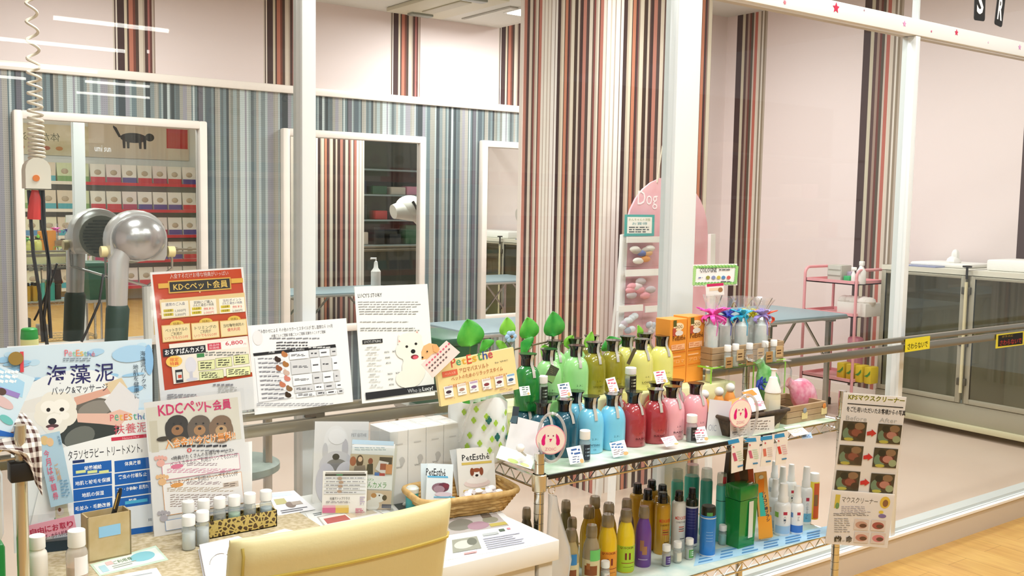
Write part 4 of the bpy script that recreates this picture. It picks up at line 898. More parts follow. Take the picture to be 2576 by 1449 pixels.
# brochure in a clear holder
hb = dk(985, 1290); s = Sheet([(885, 1112), (992, 1118), (984, 1282), (884, 1280)], dk(984, 1282), 24, 8)
s.rect(886, 1108, 991, 1119, 'bcd6ea'); s.rect(886, 1121, 990, 1143, 'eef1f3'); s.lines(892, 1124, 980, 1134, 2, '9ab0b8', .4, 4)
s.rect(880, 1144, 988, 1193, 'c9b79c'); s.ell(888, 1160, 8, 12, 'a85a3c'); s.ell(905, 1160, 9, 16, '4a2c22'); s.ell(906, 1155, 5.5, 6.5, 'ecc6a4'); s.poly([(888, 1193), (892, 1172), (918, 1170), (922, 1193)], '8d7c70'); s.ell(932, 1160, 6, 8, '8a3a28'); s.poly([(920, 1193), (924, 1168), (938, 1166), (938, 1193)], '2a2422'); s.rect(954, 1150, 986, 1174, '3a2c2a'); s.poly([(944, 1180), (954, 1158), (978, 1163), (968, 1196)], 'e6e0dc'); s.rect(956, 1166, 972, 1182, 'a85440'); s.rect(942, 1188, 954, 1198, '3a70b8'); s.rect(954, 1190, 968, 1201, 'b8383c'); s.rect(970, 1168, 986, 1192, 'd8905c')
s.rect(884, 1196, 985, 1230, 'f6f6f2'); s.text(886, 1202, 940, 1209, '人気の', '5aa85a'); s.text(888, 1211, 972, 1227, 'るすばんカメラ', '4a9a4e', .01)
s.rect(884, 1233, 984, 1281, 'd9bfa2'); s.ell(950, 1252, 18, 12, 'f3eee6'); s.ell(940, 1246, 7, 6, 'c48a50'); s.ell(967, 1252, 6, 7, '4a3a2c'); s.ell(936, 1270, 18, 14, 'f1ece4'); s.ell(954, 1246, 2, 2, '2a2220'); s.rect(960, 1268, 984, 1278, '55566c')
rb_ = s.build('brochure', 'pet camera brochure with photos in a clear stand', 'brochure', 'f2f3f2', .003)
hm = MB(); m_acr = clear('acrylic_stand', (.97, .98, .98), k=1.8)
hw2, hh2 = s.w/2+.006, s.h/2
q = lambda a, b, d: s.at(a, b, d)
hm.hexa([q(-hw2, -hh2-.012, -.006), q(hw2, -hh2-.012, -.006), q(hw2, hh2+.03, -.006), q(-hw2, hh2+.03, -.006)], [q(-hw2, -hh2-.012, -.004), q(hw2, -hh2-.012, -.004), q(hw2, hh2+.03, -.004), q(-hw2, hh2+.03, -.004)], m_acr)
hm.hexa([q(-hw2, -hh2-.012, .004), q(hw2, -hh2-.012, .004), q(hw2, hh2-.01, .004), q(-hw2, hh2-.01, .004)], [q(-hw2, -hh2-.012, .006), q(hw2, -hh2-.012, .006), q(hw2, hh2-.01, .006), q(-hw2, hh2-.01, .006)], m_acr)
hs = thing('leaflet_stand', 'clear acrylic leaflet stand holding the pet camera brochure', 'stand', tuple(s.at(0, -hh2-.012)))
hm.build('holder', hs, 0); ft_ = MB(); fb = s.at(0, -hh2-.012, 0); fb.z = DZ+.004
ft_.box(fb.x-.05, fb.x+.05, fb.y-.035, fb.y+.05, DZ+.0005, DZ+.004, m_acr).build('foot', hs, 0)
# small price card in front
s = Sheet([(815, 1186), (924, 1184), (921, 1295), (807, 1295)], dk(812, 1296), 24, 10)
s.rect(819, 1188, 918, 1191, '9a948e'); s.rect(818, 1192, 921, 1197, '2e2a2a'); s.rect(846, 1193, 862, 1196, '3f8a5a')
for i in range(5): s.rect(817-i*.6, 1199+i*9, 920, 1206+i*9, ('e9e9ea', 'f6f6f6')[i % 2]); s.lines(820, 1200+i*9, 918, 1205+i*9, 1, '9a9a9e', .5, i)
for x, y in ((855, 1203), (858, 1213), (856, 1223), (854, 1236)): s.ell(x, y, 6, 4, 'b89a84')
s.text(830, 1250, 880, 1257, '社員でトップクラス', '3a3436', .006); s.lines(820, 1260, 892, 1266, 2, '8a8488', .4, 3)
s.rect(811, 1277, 844, 1290, 'e0719c'); s.rect(844, 1277, 877, 1290, 'ecc862'); s.rect(812, 1271, 844, 1277, 'f3b8c8'); s.rect(844, 1271, 877, 1277, 'f3e2a2'); s.lines(894, 1278, 918, 1290, 3, 'e080a0', .6, 5); s.lines(905, 1248, 918, 1270, 4, 'c8b8d0', .5, 6)
s.build('price_card', 'small white price card with pink and yellow boxes', 'card', 'fbf8f2', .004, sleeve=.002)

# tall white boxes in two rows
m_bx = M('e9e8e4', .4); bw, bd = .052, .052
fl = dk(972, 1290); top = onY(1160, 1062, 2.12)
bz = top.z; bxr = onY(1159, 1140, 2.12).x
n_ = 0
for row in range(2):
    for i in range(4):
        x1_ = bxr-i*(bw+.001); y0_ = 2.12+row*(bd+.0015); n_ += 1
        r = thing('carton', 'tall white carton, %s of the %s row of the white carton block' % (('rightmost', 'second from the right', 'third from the right', 'leftmost')[i], ('front', 'back')[row]), 'box', (x1_-bw/2, y0_+bd/2, DZ), 'tall white cartons in a block')
        MB().box(x1_-bw, x1_, y0_, y0_+bd, DZ, bz, m_bx, .0012, 1).build('carton_body', r)
        MB().box(x1_-bw+.004, x1_-.004, y0_+.004, y0_+bd-.004, bz, bz+.0008, M('f6f5f2', .25)).build('top_flap', r, 0)
        if row == 0:
            t = MB(); vs, fs = glyphs('VHC'); t.add([(x1_-bw*.5+x*.016, y0_-.0008, DZ+(bz-DZ)*.5+y*.005) for x, y in vs], fs, INK('8a8a88'))
            t.add([(x1_-bw*.34+.009*cos(k*pi/6)*(1 if k < 6 else .6), y0_-.0007, DZ+(bz-DZ)*.57+.013*sin(k*pi/6)) for k in range(12)], [tuple(range(12))], INK('c4c3c0'))
            t.box(x1_-bw*.7, x1_-bw*.3, y0_-.0007, y0_-.0006, DZ+(bz-DZ)*.81, DZ+(bz-DZ)*.825, INK('cfcecb')); t.build('lettering', r, 0)
# teal lidded round pot behind the brochures
pp = dk(1025, 1262); pp.y = 2.06; pp.x = onY(1037, 1215, 2.06).x
r = thing('round_pot', 'small clear pot with a teal front between the cartons and basket', 'pot', (pp.x, pp.y, DZ))
MB().lathe([(.014, 0), (.016, .003), (.016, .045)], M('4fb6bd', .3), 16, (pp.x, pp.y, DZ)).build('body', r); MB().lathe([(.017, .045), (.017, .055), (.012, .06)], M('dfe3dc', .3), 16, (pp.x, pp.y, DZ)).build('lid', r)

# wicker basket with sachets
b0 = dk(1078, 1296); b1 = dk(1150, 1312); b2 = dk(1256, 1268)
bc = V((onZ(1165, 1232, .85).x, onZ(1165, 1232, .85).y, 0)); wa = radians(9)
ux, uy = V((cos(wa), -sin(wa), 0)), V((sin(wa), cos(wa), 0))
hx, hy, bt = .129, .078, .05
m_wk = M('d9b67a', .6, noise=(60, 'b98f4e', .2)); m_wk2 = M('c9a262', .6, noise=(50, 'a37c40', .2))
bc = dk(1164, 1279)+V((-.006, .0, 0)); bc.z = DZ+.001
r = thing('wicker_basket', 'shallow tan wicker basket holding sachets on the desk', 'basket', tuple(bc))
wk = MB(); nu = 44
def oval(t, k, z):
    c_, s_ = cos(t), sin(t); p = 2/5.
    x = abs(c_)**p*(1 if c_ > 0 else -1)*hx*k; y = abs(s_)**p*(1 if s_ > 0 else -1)*hy*k
    return bc+ux*x+uy*y+V((0, 0, z))
for lv in range(6):
    k = .78+.045*lv; z = .006+lv*.0078
    wk.tube([oval(2*pi*i/88, k+(.012 if (i//2+lv) % 2 else -.012), z+(.0012 if i % 2 else 0)) for i in range(88)], .0062, m_wk if lv % 2 else m_wk2, 6, closed=True)
for i in range(nu): wk.tube([oval(2*pi*i/nu, .78, .0), oval(2*pi*i/nu, 1.01, .046)], .003, m_wk2, 5)
wk.build('woven_side', r, 50)
rm = MB(); rm.tube([oval(2*pi*i/60, 1.03, .049) for i in range(60)], .0075, m_wk, 8, closed=True); rm.build('rim', r, 50)
bm_ = MB(); bm_.hexa([oval(-2*pi*i/40, .8, .002) for i in range(40)][::-1], [oval(-2*pi*i/40, .8, .006) for i in range(40)][::-1], m_wk2); bm_.build('base', r, 0)
def sachet(px, lab, head, bar, pic, yaw, lean, ref, big=None, bt_='PetEsthé', face=True):
    s = Sheet(px, ref, yaw, lean); (x0, y0), (x1, y1), (x2, y2), (x3, y3) = px
    X = lambda a, b: ((x0*(1-a)+x1*a)*(1-b)+(x3*(1-a)+x2*a)*b, (y0*(1-a)+y1*a)*(1-b)+(y3*(1-a)+y2*a)*b)
    if face:
        a = X(.15, .14); b = X(.86, .26); s.text(a[0], min(a[1], b[1])-3, b[0], max(a[1], b[1])+2, bt_, '1c1c20', .006)
        s.poly([X(.12, .3), X(.92, .29), X(.92, .34), X(.12, .35)], bar)
        for (a_, b_, ra, rb2, c) in pic:
            u, v = X(a_, b_); s.ell(u, v, ra, rb2, c)
        s.poly([X(.1, .86), X(.9, .86), X(.9, .89), X(.1, .89)], bar)
    r = s.build('sachet', lab, 'sachet', head, .004, part='pouch'); return r
P0 = bc+V((0, 0, .012))
sachet([(1146, 1128), (1243, 1124), (1247, 1240), (1158, 1252)], 'cream bath sachet with a puppy in a tub, standing in the wicker basket', 'eceae4', 'd9bf62', [(.5, .74, 33, 11, 'ead9d6'), (.5, .69, 27, 8, 'f4eeea'), (.5, .54, 11, 13, 'f1ebe4'), (.38, .5, 5, 10, '8c4a30'), (.63, .5, 5, 10, '8c4a30'), (.5, .47, 10, 5, '9a5436'), (.5, .58, 4, 3, '2c2220')], 20, 12, onY(1200, 1245, bc.y+.02))
sachet([(1136, 1130), (1166, 1128), (1172, 1240), (1146, 1250)], 'plain pale sachet standing behind the cream puppy sachet', 'dfe3e4', 'c8ccd0', [], 20, 12, onY(1200, 1245, bc.y+.034), face=False)
sachet([(1058, 1168), (1121, 1172), (1156, 1262), (1088, 1262)], 'pale blue sachet with a dark purple flower picture in the wicker basket', 'e3eef4', '62b4de', [(.45, .62, 20, 12, '8a6a78'), (.6, .6, 14, 11, '6a3a4c'), (.4, .66, 14, 9, 'a48a98'), (.72, .56, 8, 6, '7c3444'), (.5, .8, 22, 6, 'd4c8d4')], 22, 16, onY(1110, 1250, bc.y+.0))
sachet([(1042, 1170), (1078, 1168), (1110, 1262), (1076, 1262)], 'pale sachet leaning behind the blue flower sachet', 'dbe6ea', 'c8d4d8', [], 22, 16, onY(1110, 1250, bc.y+.016), face=False)
for i, (u, v) in enumerate(((1172, 1258), (1188, 1252), (1205, 1250), (1222, 1245), (1181, 1262), (1210, 1257), (1233, 1251))):
    p = bc+ux*(-.005+.014*i)+uy*(-.052+.012*(i % 2))+V((0, 0, .047+.004*(i % 3))); c = MB().ball((p.x, p.y, p.z), .012, .009, .007, M('f3eff1', .5), 10, 6).tube([p-V((.016, .004, -.002)), p-V((.011, 0, 0))], [.006, .002], M('e8e4ea', .5), 6)
    tag(c.build('wrapped_candy'), 'small white wrapped candy at the front of the wicker basket', 'candy', 'white candies in the wicker basket')

# leopard box of vials
m_leo = bpy.data.materials.new('leopard_print'); m_leo.use_nodes = True; nt = m_leo.node_tree; b = nt.nodes['Principled BSDF']; b.inputs['Roughness'].default_value = .5
vo = nt.nodes.new('ShaderNodeTexVoronoi'); vo.feature = 'DISTANCE_TO_EDGE'; vo.inputs['Scale'].default_value = 95; tc = nt.nodes.new('ShaderNodeTexCoord'); nt.links.new(tc.outputs['Object'], vo.inputs['Vector'])
cr = nt.nodes.new('ShaderNodeValToRGB'); e = cr.color_ramp.elements; e[0].position = .0; e[0].color = (*srgb('c9b268'), 1); e[1].position = .17; e[1].color = (*srgb('33250f'), 1); k_ = e.new(.12); k_.color = (*srgb('bfa55a'), 1); k_ = e.new(.36); k_.color = (*srgb('5c4322'), 1)
nt.links.new(vo.outputs['Distance'], cr.inputs['Fac']); nt.links.new(cr.outputs[0], b.inputs['Base Color'])
lb0, lb1 = dk(527, 1356), dk(699, 1327); lz = onY(699, 1284, lb1.y).z; lx0, lx1, ly = lb0.x, lb1.x, (lb0.y+lb1.y)/2
lx0 -= .035
r = thing('leopard_box', 'long leopard print box filled with a row of sample vials', 'box', ((lx0+lx1)/2, ly+.02, DZ))
lm = MB(); t_ = .002; ld = .042
lm.box(lx0, lx1, ly, ly+t_, DZ+.002, lz, m_leo).box(lx0, lx1, ly+ld-t_, ly+ld, DZ+.002, lz, m_leo).box(lx0, lx0+t_, ly, ly+ld, DZ+.002, lz, m_leo).box(lx1-t_, lx1, ly, ly+ld, DZ+.002, lz, m_leo).box(lx0, lx1, ly, ly+ld, DZ+.002, DZ+.004, m_leo)
lm.build('box_body', r, 0)
m_vial = clear('vial_plastic', (.93, .95, .95), k=1.6, body=.28, bodycol='dfe6e6')
def vial(x, y, z, rr, h, lab, liquid=None, labelcol=None, group=None, capcol='f6f4f0', lh=(.15, .45), name='sample_vial', textcol=None):
    r = thing(name, lab, 'vial', (x, y, z), group); ch = h*.28
    MB().lathe([(rr*.9, 0), (rr, rr*.15), (rr, h*.62), (rr*.8, h*.7), (rr*.78, h*.76)], m_vial, 18, (x, y, z)).build('vial_body', r); vb_ = list(r.children)[-1]
    if liquid: MB().lathe([(rr*.86, rr*.12), (rr*.9, rr*.2), (rr*.9, h*.5)], M(liquid, .35), 16, (x, y, z)).build('liquid', vb_)
    MB().lathe([(rr*.96, h-ch), (rr*.98, h-ch+.001), (rr*.98, h-.0015), (rr*.9, h), (0, h)], M(capcol, .35), 20, (x, y, z)).build('cap', r)
    if labelcol:
        lm = MB(); ls = []; n_ = 14; R = rr*1.02
        for j in (0, 1):
            for i in range(n_+1):
                a = radians(-160+i*120/n_+20); ls.append((x+R*cos(a), y+R*sin(a), z+h*(lh[0]+(lh[1]-lh[0])*j)))
        lm.add(ls, [(i, i+1, n_+2+i, n_+1+i) for i in range(n_)], M(labelcol, .45))
        if textcol:
            for k in range(3): lm.add([(x+R*1.01*cos(radians(a)), y+R*1.01*sin(radians(a)), z+h*(lh[0]+(lh[1]-lh[0])*(.25+.22*k+d))) for d in (0, .1) for a in (-120, -100, -85, -70)], [(i, i+1, 5+i, 4+i) for i in range(3)], INK(textcol))
        lm.build('label', vb_, 30)
    return r
def vial_px(u, vt, vb, half, z, lab, **k):
    p = onZ(u, vb, z); mp = mpp(p); return vial(p.x, p.y, z, half*mp, (onY(u, vt, p.y).z-z), lab, **k)
vy = ly+ld/2
for i, (u, vt, lq) in enumerate(((473, 1260, None), (512, 1256, 'c9a07e'), (552, 1251, None), (589, 1246, 'a8d8b0'), (628, 1240, None), (669, 1233, 'b8d0dc'))):
    a = onY(u, vt, vy); mp = mpp(a); vial(a.x, vy, DZ+.0045, 15.5*mp, a.z-DZ-.0045, ('leftmost vial in the leopard box', 'second vial from the left in the leopard box, tan liquid', 'third vial from the left in the leopard box', 'vial with mint liquid in the leopard box', 'second vial from the right in the leopard box', 'rightmost vial in the leopard box, pale blue liquid')[i]+', white cap', lq, group='vials in the leopard box')
vial_px(475, 1296, 1381, 17, DM, 'white capped vial in front of the leopard box, left one of two', liquid='eef0ee')
vial_px(510, 1285, 1371, 16.5, DM, 'white capped vial in front of the leopard box, right one of two', liquid='e4e6e4')
# two bottles by the post
def sbottle(u, vt, vb, half, capv, lab, body, liq=None, labcol=None, lev=.55):
    p = onZ(u, vb, DM); mp = mpp(p); x, y, z = p.x, p.y, DM; R = half*mp; h = onY(u, vt, y).z-z; hc = onY(u, capv, y).z-z
    r = thing('bottle', lab, 'bottle', (x, y, z))
    MB().lathe([(R*.95, 0), (R, R*.1), (R, hc*.82), (R*.9, hc*.9), (R*.7, hc*.97), (R*.66, hc+.004)], body, 22, (x, y, z)).build('body', r)
    if liq: MB().lathe([(R*.9, .001), (R*.95, .003), (R*.95, hc*lev)], M(liq, .3), 20, (x, y, z)).build('liquid', r)
    MB().lathe([(R*.8, hc), (R*.82, hc+.001), (R*.8, h-.001), (R*.74, h), (0, h)], M('f7f5f1', .35), 22, (x, y, z)).build('cap', r)
    if labcol:
        lm = MB(); ls = [(x+R*1.012*cos(radians(a)), y+R*1.012*sin(radians(a)), z+hc*f) for f in (.3, .78) for a in range(-115, -25, 10)]; lm.add(ls, [(i, i+1, 10+i, 9+i) for i in range(8)], M(labcol, .5)); lm.build('label', r, 30)
sbottle(195, 1332, 1470, 26, 1372, 'amber liquid bottle with white cap in front of the beige pen box', clear('bottle_plastic', (.96, .95, .93), k=1.4, body=.4, bodycol='f0e8de'), 'd9a880', 'f6f0ee', .5)
sbottle(96, 1346, 1480, 24, 1378, 'opaque white bottle with white cap by the chrome rack post', M('efe9df', .35))
# pen box
pc = [dk(222, 1420), dk(331, 1397)]; pz = onY(325, 1285, pc[1].y).z; e1 = (pc[1]-pc[0]).normalized(); e2 = V((-e1.y, e1.x, 0)); W_ = (pc[1]-pc[0]).length; D_ = .045
r = thing('pen_box', 'open beige wooden pen box with a pale blue label', 'box', tuple((pc[0]+pc[1])/2))
m_tan = M('cdb78c', .5, noise=(25, 'bda471', .2))
def wall(a, b, t, z0, z1, mat): 
    m = MB(); d = (b-a).normalized(); nrm = V((-d.y, d.x, 0))*t
    m.hexa([V((q.x, q.y, z0)) for q in (a, b, b+nrm, a+nrm)], [V((q.x, q.y, z1)) for q in (a, b, b+nrm, a+nrm)], mat); return m
A_, B_ = pc[0], pc[1]; Cc, Dd = B_+e2*D_, A_+e2*D_
wm = MB()
for a, b in ((A_, B_), (B_, Cc), (Cc, Dd), (Dd, A_)):
    q = wall(a, b, .003, DM+.0003, pz, m_tan); wm.add(q.v, q.f, m_tan)
wm.hexa([V((q.x, q.y, DM+.0002)) for q in (A_, B_, Cc, Dd)], [V((q.x, q.y, DM+.004)) for q in (A_, B_, Cc, Dd)], m_tan); wm.build('box_body', r, 0)
lm = MB(); o_ = A_-e2*.0008; zl0, zl1 = DM+(pz-DM)*.52, DM+(pz-DM)*.76
lm.hexa([V((q.x, q.y, zl0)) for q in (o_+e1*W_*.25, o_+e1*W_*.75, o_+e1*W_*.75+e2*.0006, o_+e1*W_*.25+e2*.0006)], [V((q.x, q.y, zl1)) for q in (o_+e1*W_*.25, o_+e1*W_*.75, o_+e1*W_*.75+e2*.0006, o_+e1*W_*.25+e2*.0006)], M('93c6e6', .5)); lm.build('label', r, 0)
vs, fs = glyphs('umi sun'); t = MB(); t.add([o_+e1*(W_*(.5+.36*x))-e2*.0005+V((0, 0, (zl0*.4+zl1*.6)+y*.012)) for x, y in vs], fs, INK('e8f4fb')); t.build('lettering', r, 0)
pen = thing('ballpoint_pen', 'black ballpoint pen leaning in the beige pen box', 'pen', tuple(A_+e1*W_*.55+e2*.02))
pt = onY(304, 1228, A_.y+.02); pb_ = onY(284, 1300, A_.y+.02); dirp = (pb_-pt).normalized(); pb2 = pt+dirp*((pt.z-DM-.008)/-dirp.z)
MB().tube([pt, pt.lerp(pb2, .08), pt.lerp(pb2, .5), pt.lerp(pb2, .93), pb2], [.003, .0052, .0056, .005, .0015], M('1d1c1c', .35), 10).build('barrel', pen)
MB().tube([pt.lerp(pb2, .06)+V((-.004, -.005, 0)), pt.lerp(pb2, .3)+V((-.004, -.006, 0))], .0016, M('c9a45a', .3, metal=.8), 6).build('clip', pen)

# papers lying on the desk
flat('leaflet', 'pale blue bordered discount ticket lying before the pen box', 'leaflet', [(226, 1420), (392, 1372), (424, 1408), (250, 1449)], DM, 'd6ecd8', draw=lambda q, el, ln, tx: (q(.03, .1, .97, .9, 'f3f8f2'), el(.72, .42, .18, .3, '8fcfdc'), ln(.25, .5, .62, .75, 2, 'a8b0a8'), q(.08, .3, .18, .8, 'b8dce8'), q(.2, .15, .3, .4, 'f3c8c8'), tx(.3, .22, .58, .45, 'ご利用券', '6a8a6a')))
flat('paper_sheet', 'white printed sheet at the very front left of the desk', 'paper', [(262, 1453), (394, 1428), (420, 1470), (290, 1490)], DM, 'f2f2f2', draw=lambda q, el, ln, tx: ln(.1, .15, .9, .6, 3, 'b8bcc0'))
for i, px in enumerate(([(498, 1384), (577, 1366), (760, 1330), (760, 1480)], [(480, 1408), (560, 1388), (700, 1360), (700, 1490)])):
    pass
pp_ = [dk(498, 1386), dk(590, 1366), dk(640, 1480), dk(510, 1490)]
r = thing('document_stack', 'ring bound stack of white papers half hidden by the yellow chair', 'papers', tuple(pp_[0]))
st = MB()
for k in range(7):
    o_ = V((.0015*(k % 3), -.003*(k % 2)-k*.0015, 0)); z0 = DM+.0002+k*.0022
    st.hexa([V((q.x+o_.x, q.y+o_.y, z0)) for q in reversed([dk(498, 1386), dk(596, 1364), dk(760, 1440), dk(520, 1500)])], [V((q.x+o_.x, q.y+o_.y, z0+.0018)) for q in reversed([dk(498, 1386), dk(596, 1364), dk(760, 1440), dk(520, 1500)])], M(('eceaf0', 'f6f5f6', 'dcdae6')[k % 3], .5))
st.build('pages', r, 0)
rc = onZ(558, 1424, DM+.012); MB().tube([rc+V((.026*cos(i*pi/14)*.8, -.026*cos(i*pi/14)*.5, .026*sin(i*pi/14))) for i in range(28)], .0011, m_chrome, 6, closed=True).build('ring', r)
flat('paper_sheet', 'white sheet lying behind the top edge of the yellow chair', 'paper', [(600, 1362), (716, 1330), (830, 1352), (760, 1380)], DM, 'f3f1f2')
flat('leaflet', 'dog photo leaflet lying right of the leopard box', 'leaflet', [(672, 1240), (740, 1234), (794, 1281), (700, 1297)], DM, 'f1f0f3', draw=lambda q, el, ln, tx: (q(.1, .05, .8, .2, 'c9d3ee'), q(.1, .3, .45, .55, 'b7b07c'), el(.5, .62, .14, .14, '8a7a70'), q(.55, .5, .85, .66, 'b0a296'), ln(.12, .78, .9, .95, 2, '7a7a80')))
flat('tray_mat', 'white bordered print under the small price card', 'print', [(768, 1291), (930, 1262), (1010, 1300), (800, 1342)], DZ+.0003, 'e9eae6', draw=lambda q, el, ln, tx: (q(.12, .25, .9, .75, 'b9b5ae'), q(.14, .29, .88, .71, 'e6e2dc'), q(.18, .4, .48, .66, 'b4615c'), q(.5, .35, .85, .6, 'cdbba0'), ln(.1, .05, .5, .2, 2, '8a9090')), thick=.0009)
flat('photo_sheet', 'black edged dark photo sheet lying between the brochure stand and basket', 'print', [(990, 1268), (1060, 1236), (1092, 1258), (1010, 1290)], DZ+.0003, '3a4440', draw=lambda q, el, ln, tx: (el(.4, .4, .2, .2, 'cfd0c8'), el(.7, .6, .15, .2, '20241f'), q(.0, .8, 1, .86, 'd9dcd6')))
flat('salon_poster', 'printed dog photo flyer under clear film on the right of the desk', 'print', [(1120, 1302), (1258, 1284), (1356, 1368), (1116, 1410)], DZ+.0003, 'eff0ef', draw=lambda q, el, ln, tx: (q(.03, .05, .9, .42, 'b4aca8'), el(.25, .22, .2, .14, '7d7a70'), el(.5, .3, .16, .1, 'a48490'), el(.72, .2, .12, .08, '8c8a78'), q(.62, .04, .78, .14, '6a5e52'), q(.66, .3, .9, .38, 'b8a85a'), q(.1, .55, .42, .86, '9a9a8c'), el(.24, .7, .12, .1, 'c9c8be'), el(.34, .66, .06, .09, '6e7064'), q(.5, .52, .7, .58, 'b4b8b8'), q(.73, .47, .8, .53, '5c6a5c'), q(.84, .47, .88, .51, 'd88a98'), ln(.48, .62, .95, .92, 6, 'b0b0c0'), q(.22, .9, .36, .94, 'd8a0a0')))
for (x_, w_) in ((1187, 0), (1340, 0)): pass

# ---------------------------------------------------------------- left wire rack and what hangs on it
ry = 1.93; rp = onY(56, 1300, ry); rx = rp.x
m_gold = M('d6cdb4', .2, metal=.8)
r = thing('wire_rack', 'chrome wire rack at the far left with a black clip on its post', 'rack', (rx-.2, ry+.1, 0))
MB().tube([(rx, ry, 0), (rx, ry, onY(60, 1068, ry).z)], .0105, m_gold, 14).build('post', r)
MB().tube([(rx-.55, ry, 0), (rx-.55, ry, 1.0)], .0105, m_gold, 14).build('post', r)
MB().tube([(rx, ry+.34, 0), (rx, ry+.34, 1.0)], .0105, m_gold, 14).build('post', r)
MB().tube([(rx-.55, ry+.34, 0), (rx-.55, ry+.34, 1.0)], .0105, m_gold, 14).build('post', r)
zs_ = onY(20, 1127, ry).z; zs2 = onY(20, 1156, ry).z; sh_ = MB()
for y in (ry, ry+.34):
    sh_.tube([(rx-.55, y, zs_), (rx, y, zs_)], .003, m_chrome, 6).tube([(rx-.55, y, zs2), (rx, y, zs2)], .003, m_chrome, 6)
    sh_.tube([(rx-.55+i*.0275, y, zs_ if i % 2 else zs2) for i in range(21)], .002, m_chrome, 5)
for i in range(20): sh_.tube([(rx-.54+i*.028, ry, zs_), (rx-.54+i*.028, ry+.34, zs_)], .0018, m_chrome, 5)
sh_.tube([(rx-.55, ry, .2), (rx, ry, .2)], .003, m_chrome, 6); sh_.build('wire_shelf', r)
zc = onY(56, 1182, ry).z; MB().box(rx-.021, rx+.021, ry-.02, ry+.012, zc-.018, zc+.018, m_blk, .004).build('black_clip', r)
r = thing('carton_pack', 'white pack with a green lower half standing on the low left rack shelf', 'package', (rx-.13, ry+.15, .21))
zg = onY(20, 1365, ry+.04).z; zt2 = onY(20, 1176, ry+.04).z
MB().box(rx-.3, rx-.022, ry+.04, ry+.16, .204, zg, M('1d8a3c', .4), .01).build('green_part', r); MB().box(rx-.3, rx-.022, ry+.04, ry+.16, zg, zt2, M('e6e9e6', .35), .015).build('white_part', r)
MB().tube([(rx-.12+.035*cos(i*pi/12), ry+.0385, (zg+zt2)/2+.02+.035*sin(i*pi/12)) for i in range(24)], .002, M('b8bcc0', .4), 5, closed=True).build('ring_mark', r)
# gingham cloth over the rack corner
m_gh = bpy.data.materials.new('gingham_cloth'); m_gh.use_nodes = True; nt = m_gh.node_tree; b = nt.nodes['Principled BSDF']; b.inputs['Roughness'].default_value = .9
uvn = nt.nodes.new('ShaderNodeTexCoord'); sx_ = nt.nodes.new('ShaderNodeSeparateXYZ'); nt.links.new(uvn.outputs['UV'], sx_.inputs[0])
def gm_(i, f):
    a = nt.nodes.new('ShaderNodeMath'); a.operation = 'MULTIPLY'; a.inputs[1].default_value = f; nt.links.new(sx_.outputs[i], a.inputs[0])
    c = nt.nodes.new('ShaderNodeMath'); c.operation = 'FRACT'; nt.links.new(a.outputs[0], c.inputs[0])
    d = nt.nodes.new('ShaderNodeMath'); d.operation = 'GREATER_THAN'; d.inputs[1].default_value = .5; nt.links.new(c.outputs[0], d.inputs[0]); return d.outputs[0]
ad = nt.nodes.new('ShaderNodeMath'); ad.operation = 'ADD'; nt.links.new(gm_(0, 6), ad.inputs[0]); nt.links.new(gm_(1, 11), ad.inputs[1])
dv = nt.nodes.new('ShaderNodeMath'); dv.operation = 'MULTIPLY'; dv.inputs[1].default_value = .5; nt.links.new(ad.outputs[0], dv.inputs[0])
cr = nt.nodes.new('ShaderNodeValToRGB'); cr.color_ramp.elements[0].color = (*srgb('efe6dc'), 1); cr.color_ramp.elements[1].color = (*srgb('4a2a24'), 1); nt.links.new(dv.outputs[0], cr.inputs['Fac']); nt.links.new(cr.outputs[0], b.inputs['Base Color'])
rows = [[(-40, 1060), (40, 1040), (60, 1036)], [(-40, 1090), (50, 1062), (88, 1068)], [(-40, 1128), (62, 1098), (104, 1096)], [(-30, 1128), (70, 1140), (106, 1130)], [(60, 1128), (80, 1180), (106, 1180)], [(76, 1150), (86, 1210), (104, 1222)], [(84, 1190), (94, 1225), (108, 1252)]]
ys_ = [ry+.12, ry+.06, ry+.0, ry-.02, ry-.022, ry-.02, ry-.02]; vs = []; fs = []; uv = []
for i, (row, y) in enumerate(zip(rows, ys_)):
    for j in range(9):
        t = j/8*2; k = min(int(t), 1); f = t-k; u = row[k][0]*(1-f)+row[k+1][0]*f; v = row[k][1]*(1-f)+row[k+1][1]*f
        p = onY(u, v, y+.008*sin(j*1.9+i)); vs.append(p); uv.append((j/8*.75, i/6*.9))
for i in range(6):
    for j in range(8): fs.append((i*9+j, i*9+j+1, (i+1)*9+j+1, (i+1)*9+j))
me = bpy.data.meshes.new('gingham_cloth'); me.from_pydata([tuple(p) for p in vs], [], fs); ul = me.uv_layers.new()
for lp in me.loops: ul.data[lp.index].uv = uv[lp.vertex_index]
me.materials.append(m_gh); me.polygons.foreach_set('use_smooth', [True]*len(me.polygons))
o = bpy.data.objects.new('gingham_cloth', me); COL.objects.link(o); sb = o.modifiers.new('solid', 'SOLIDIFY'); sb.thickness = .003; sb.offset = 0; ss = o.modifiers.new('sub', 'SUBSURF'); ss.levels = 1; ss.render_levels = 1
tag(o, 'brown and white gingham cloth draped over the left rack corner', 'cloth')
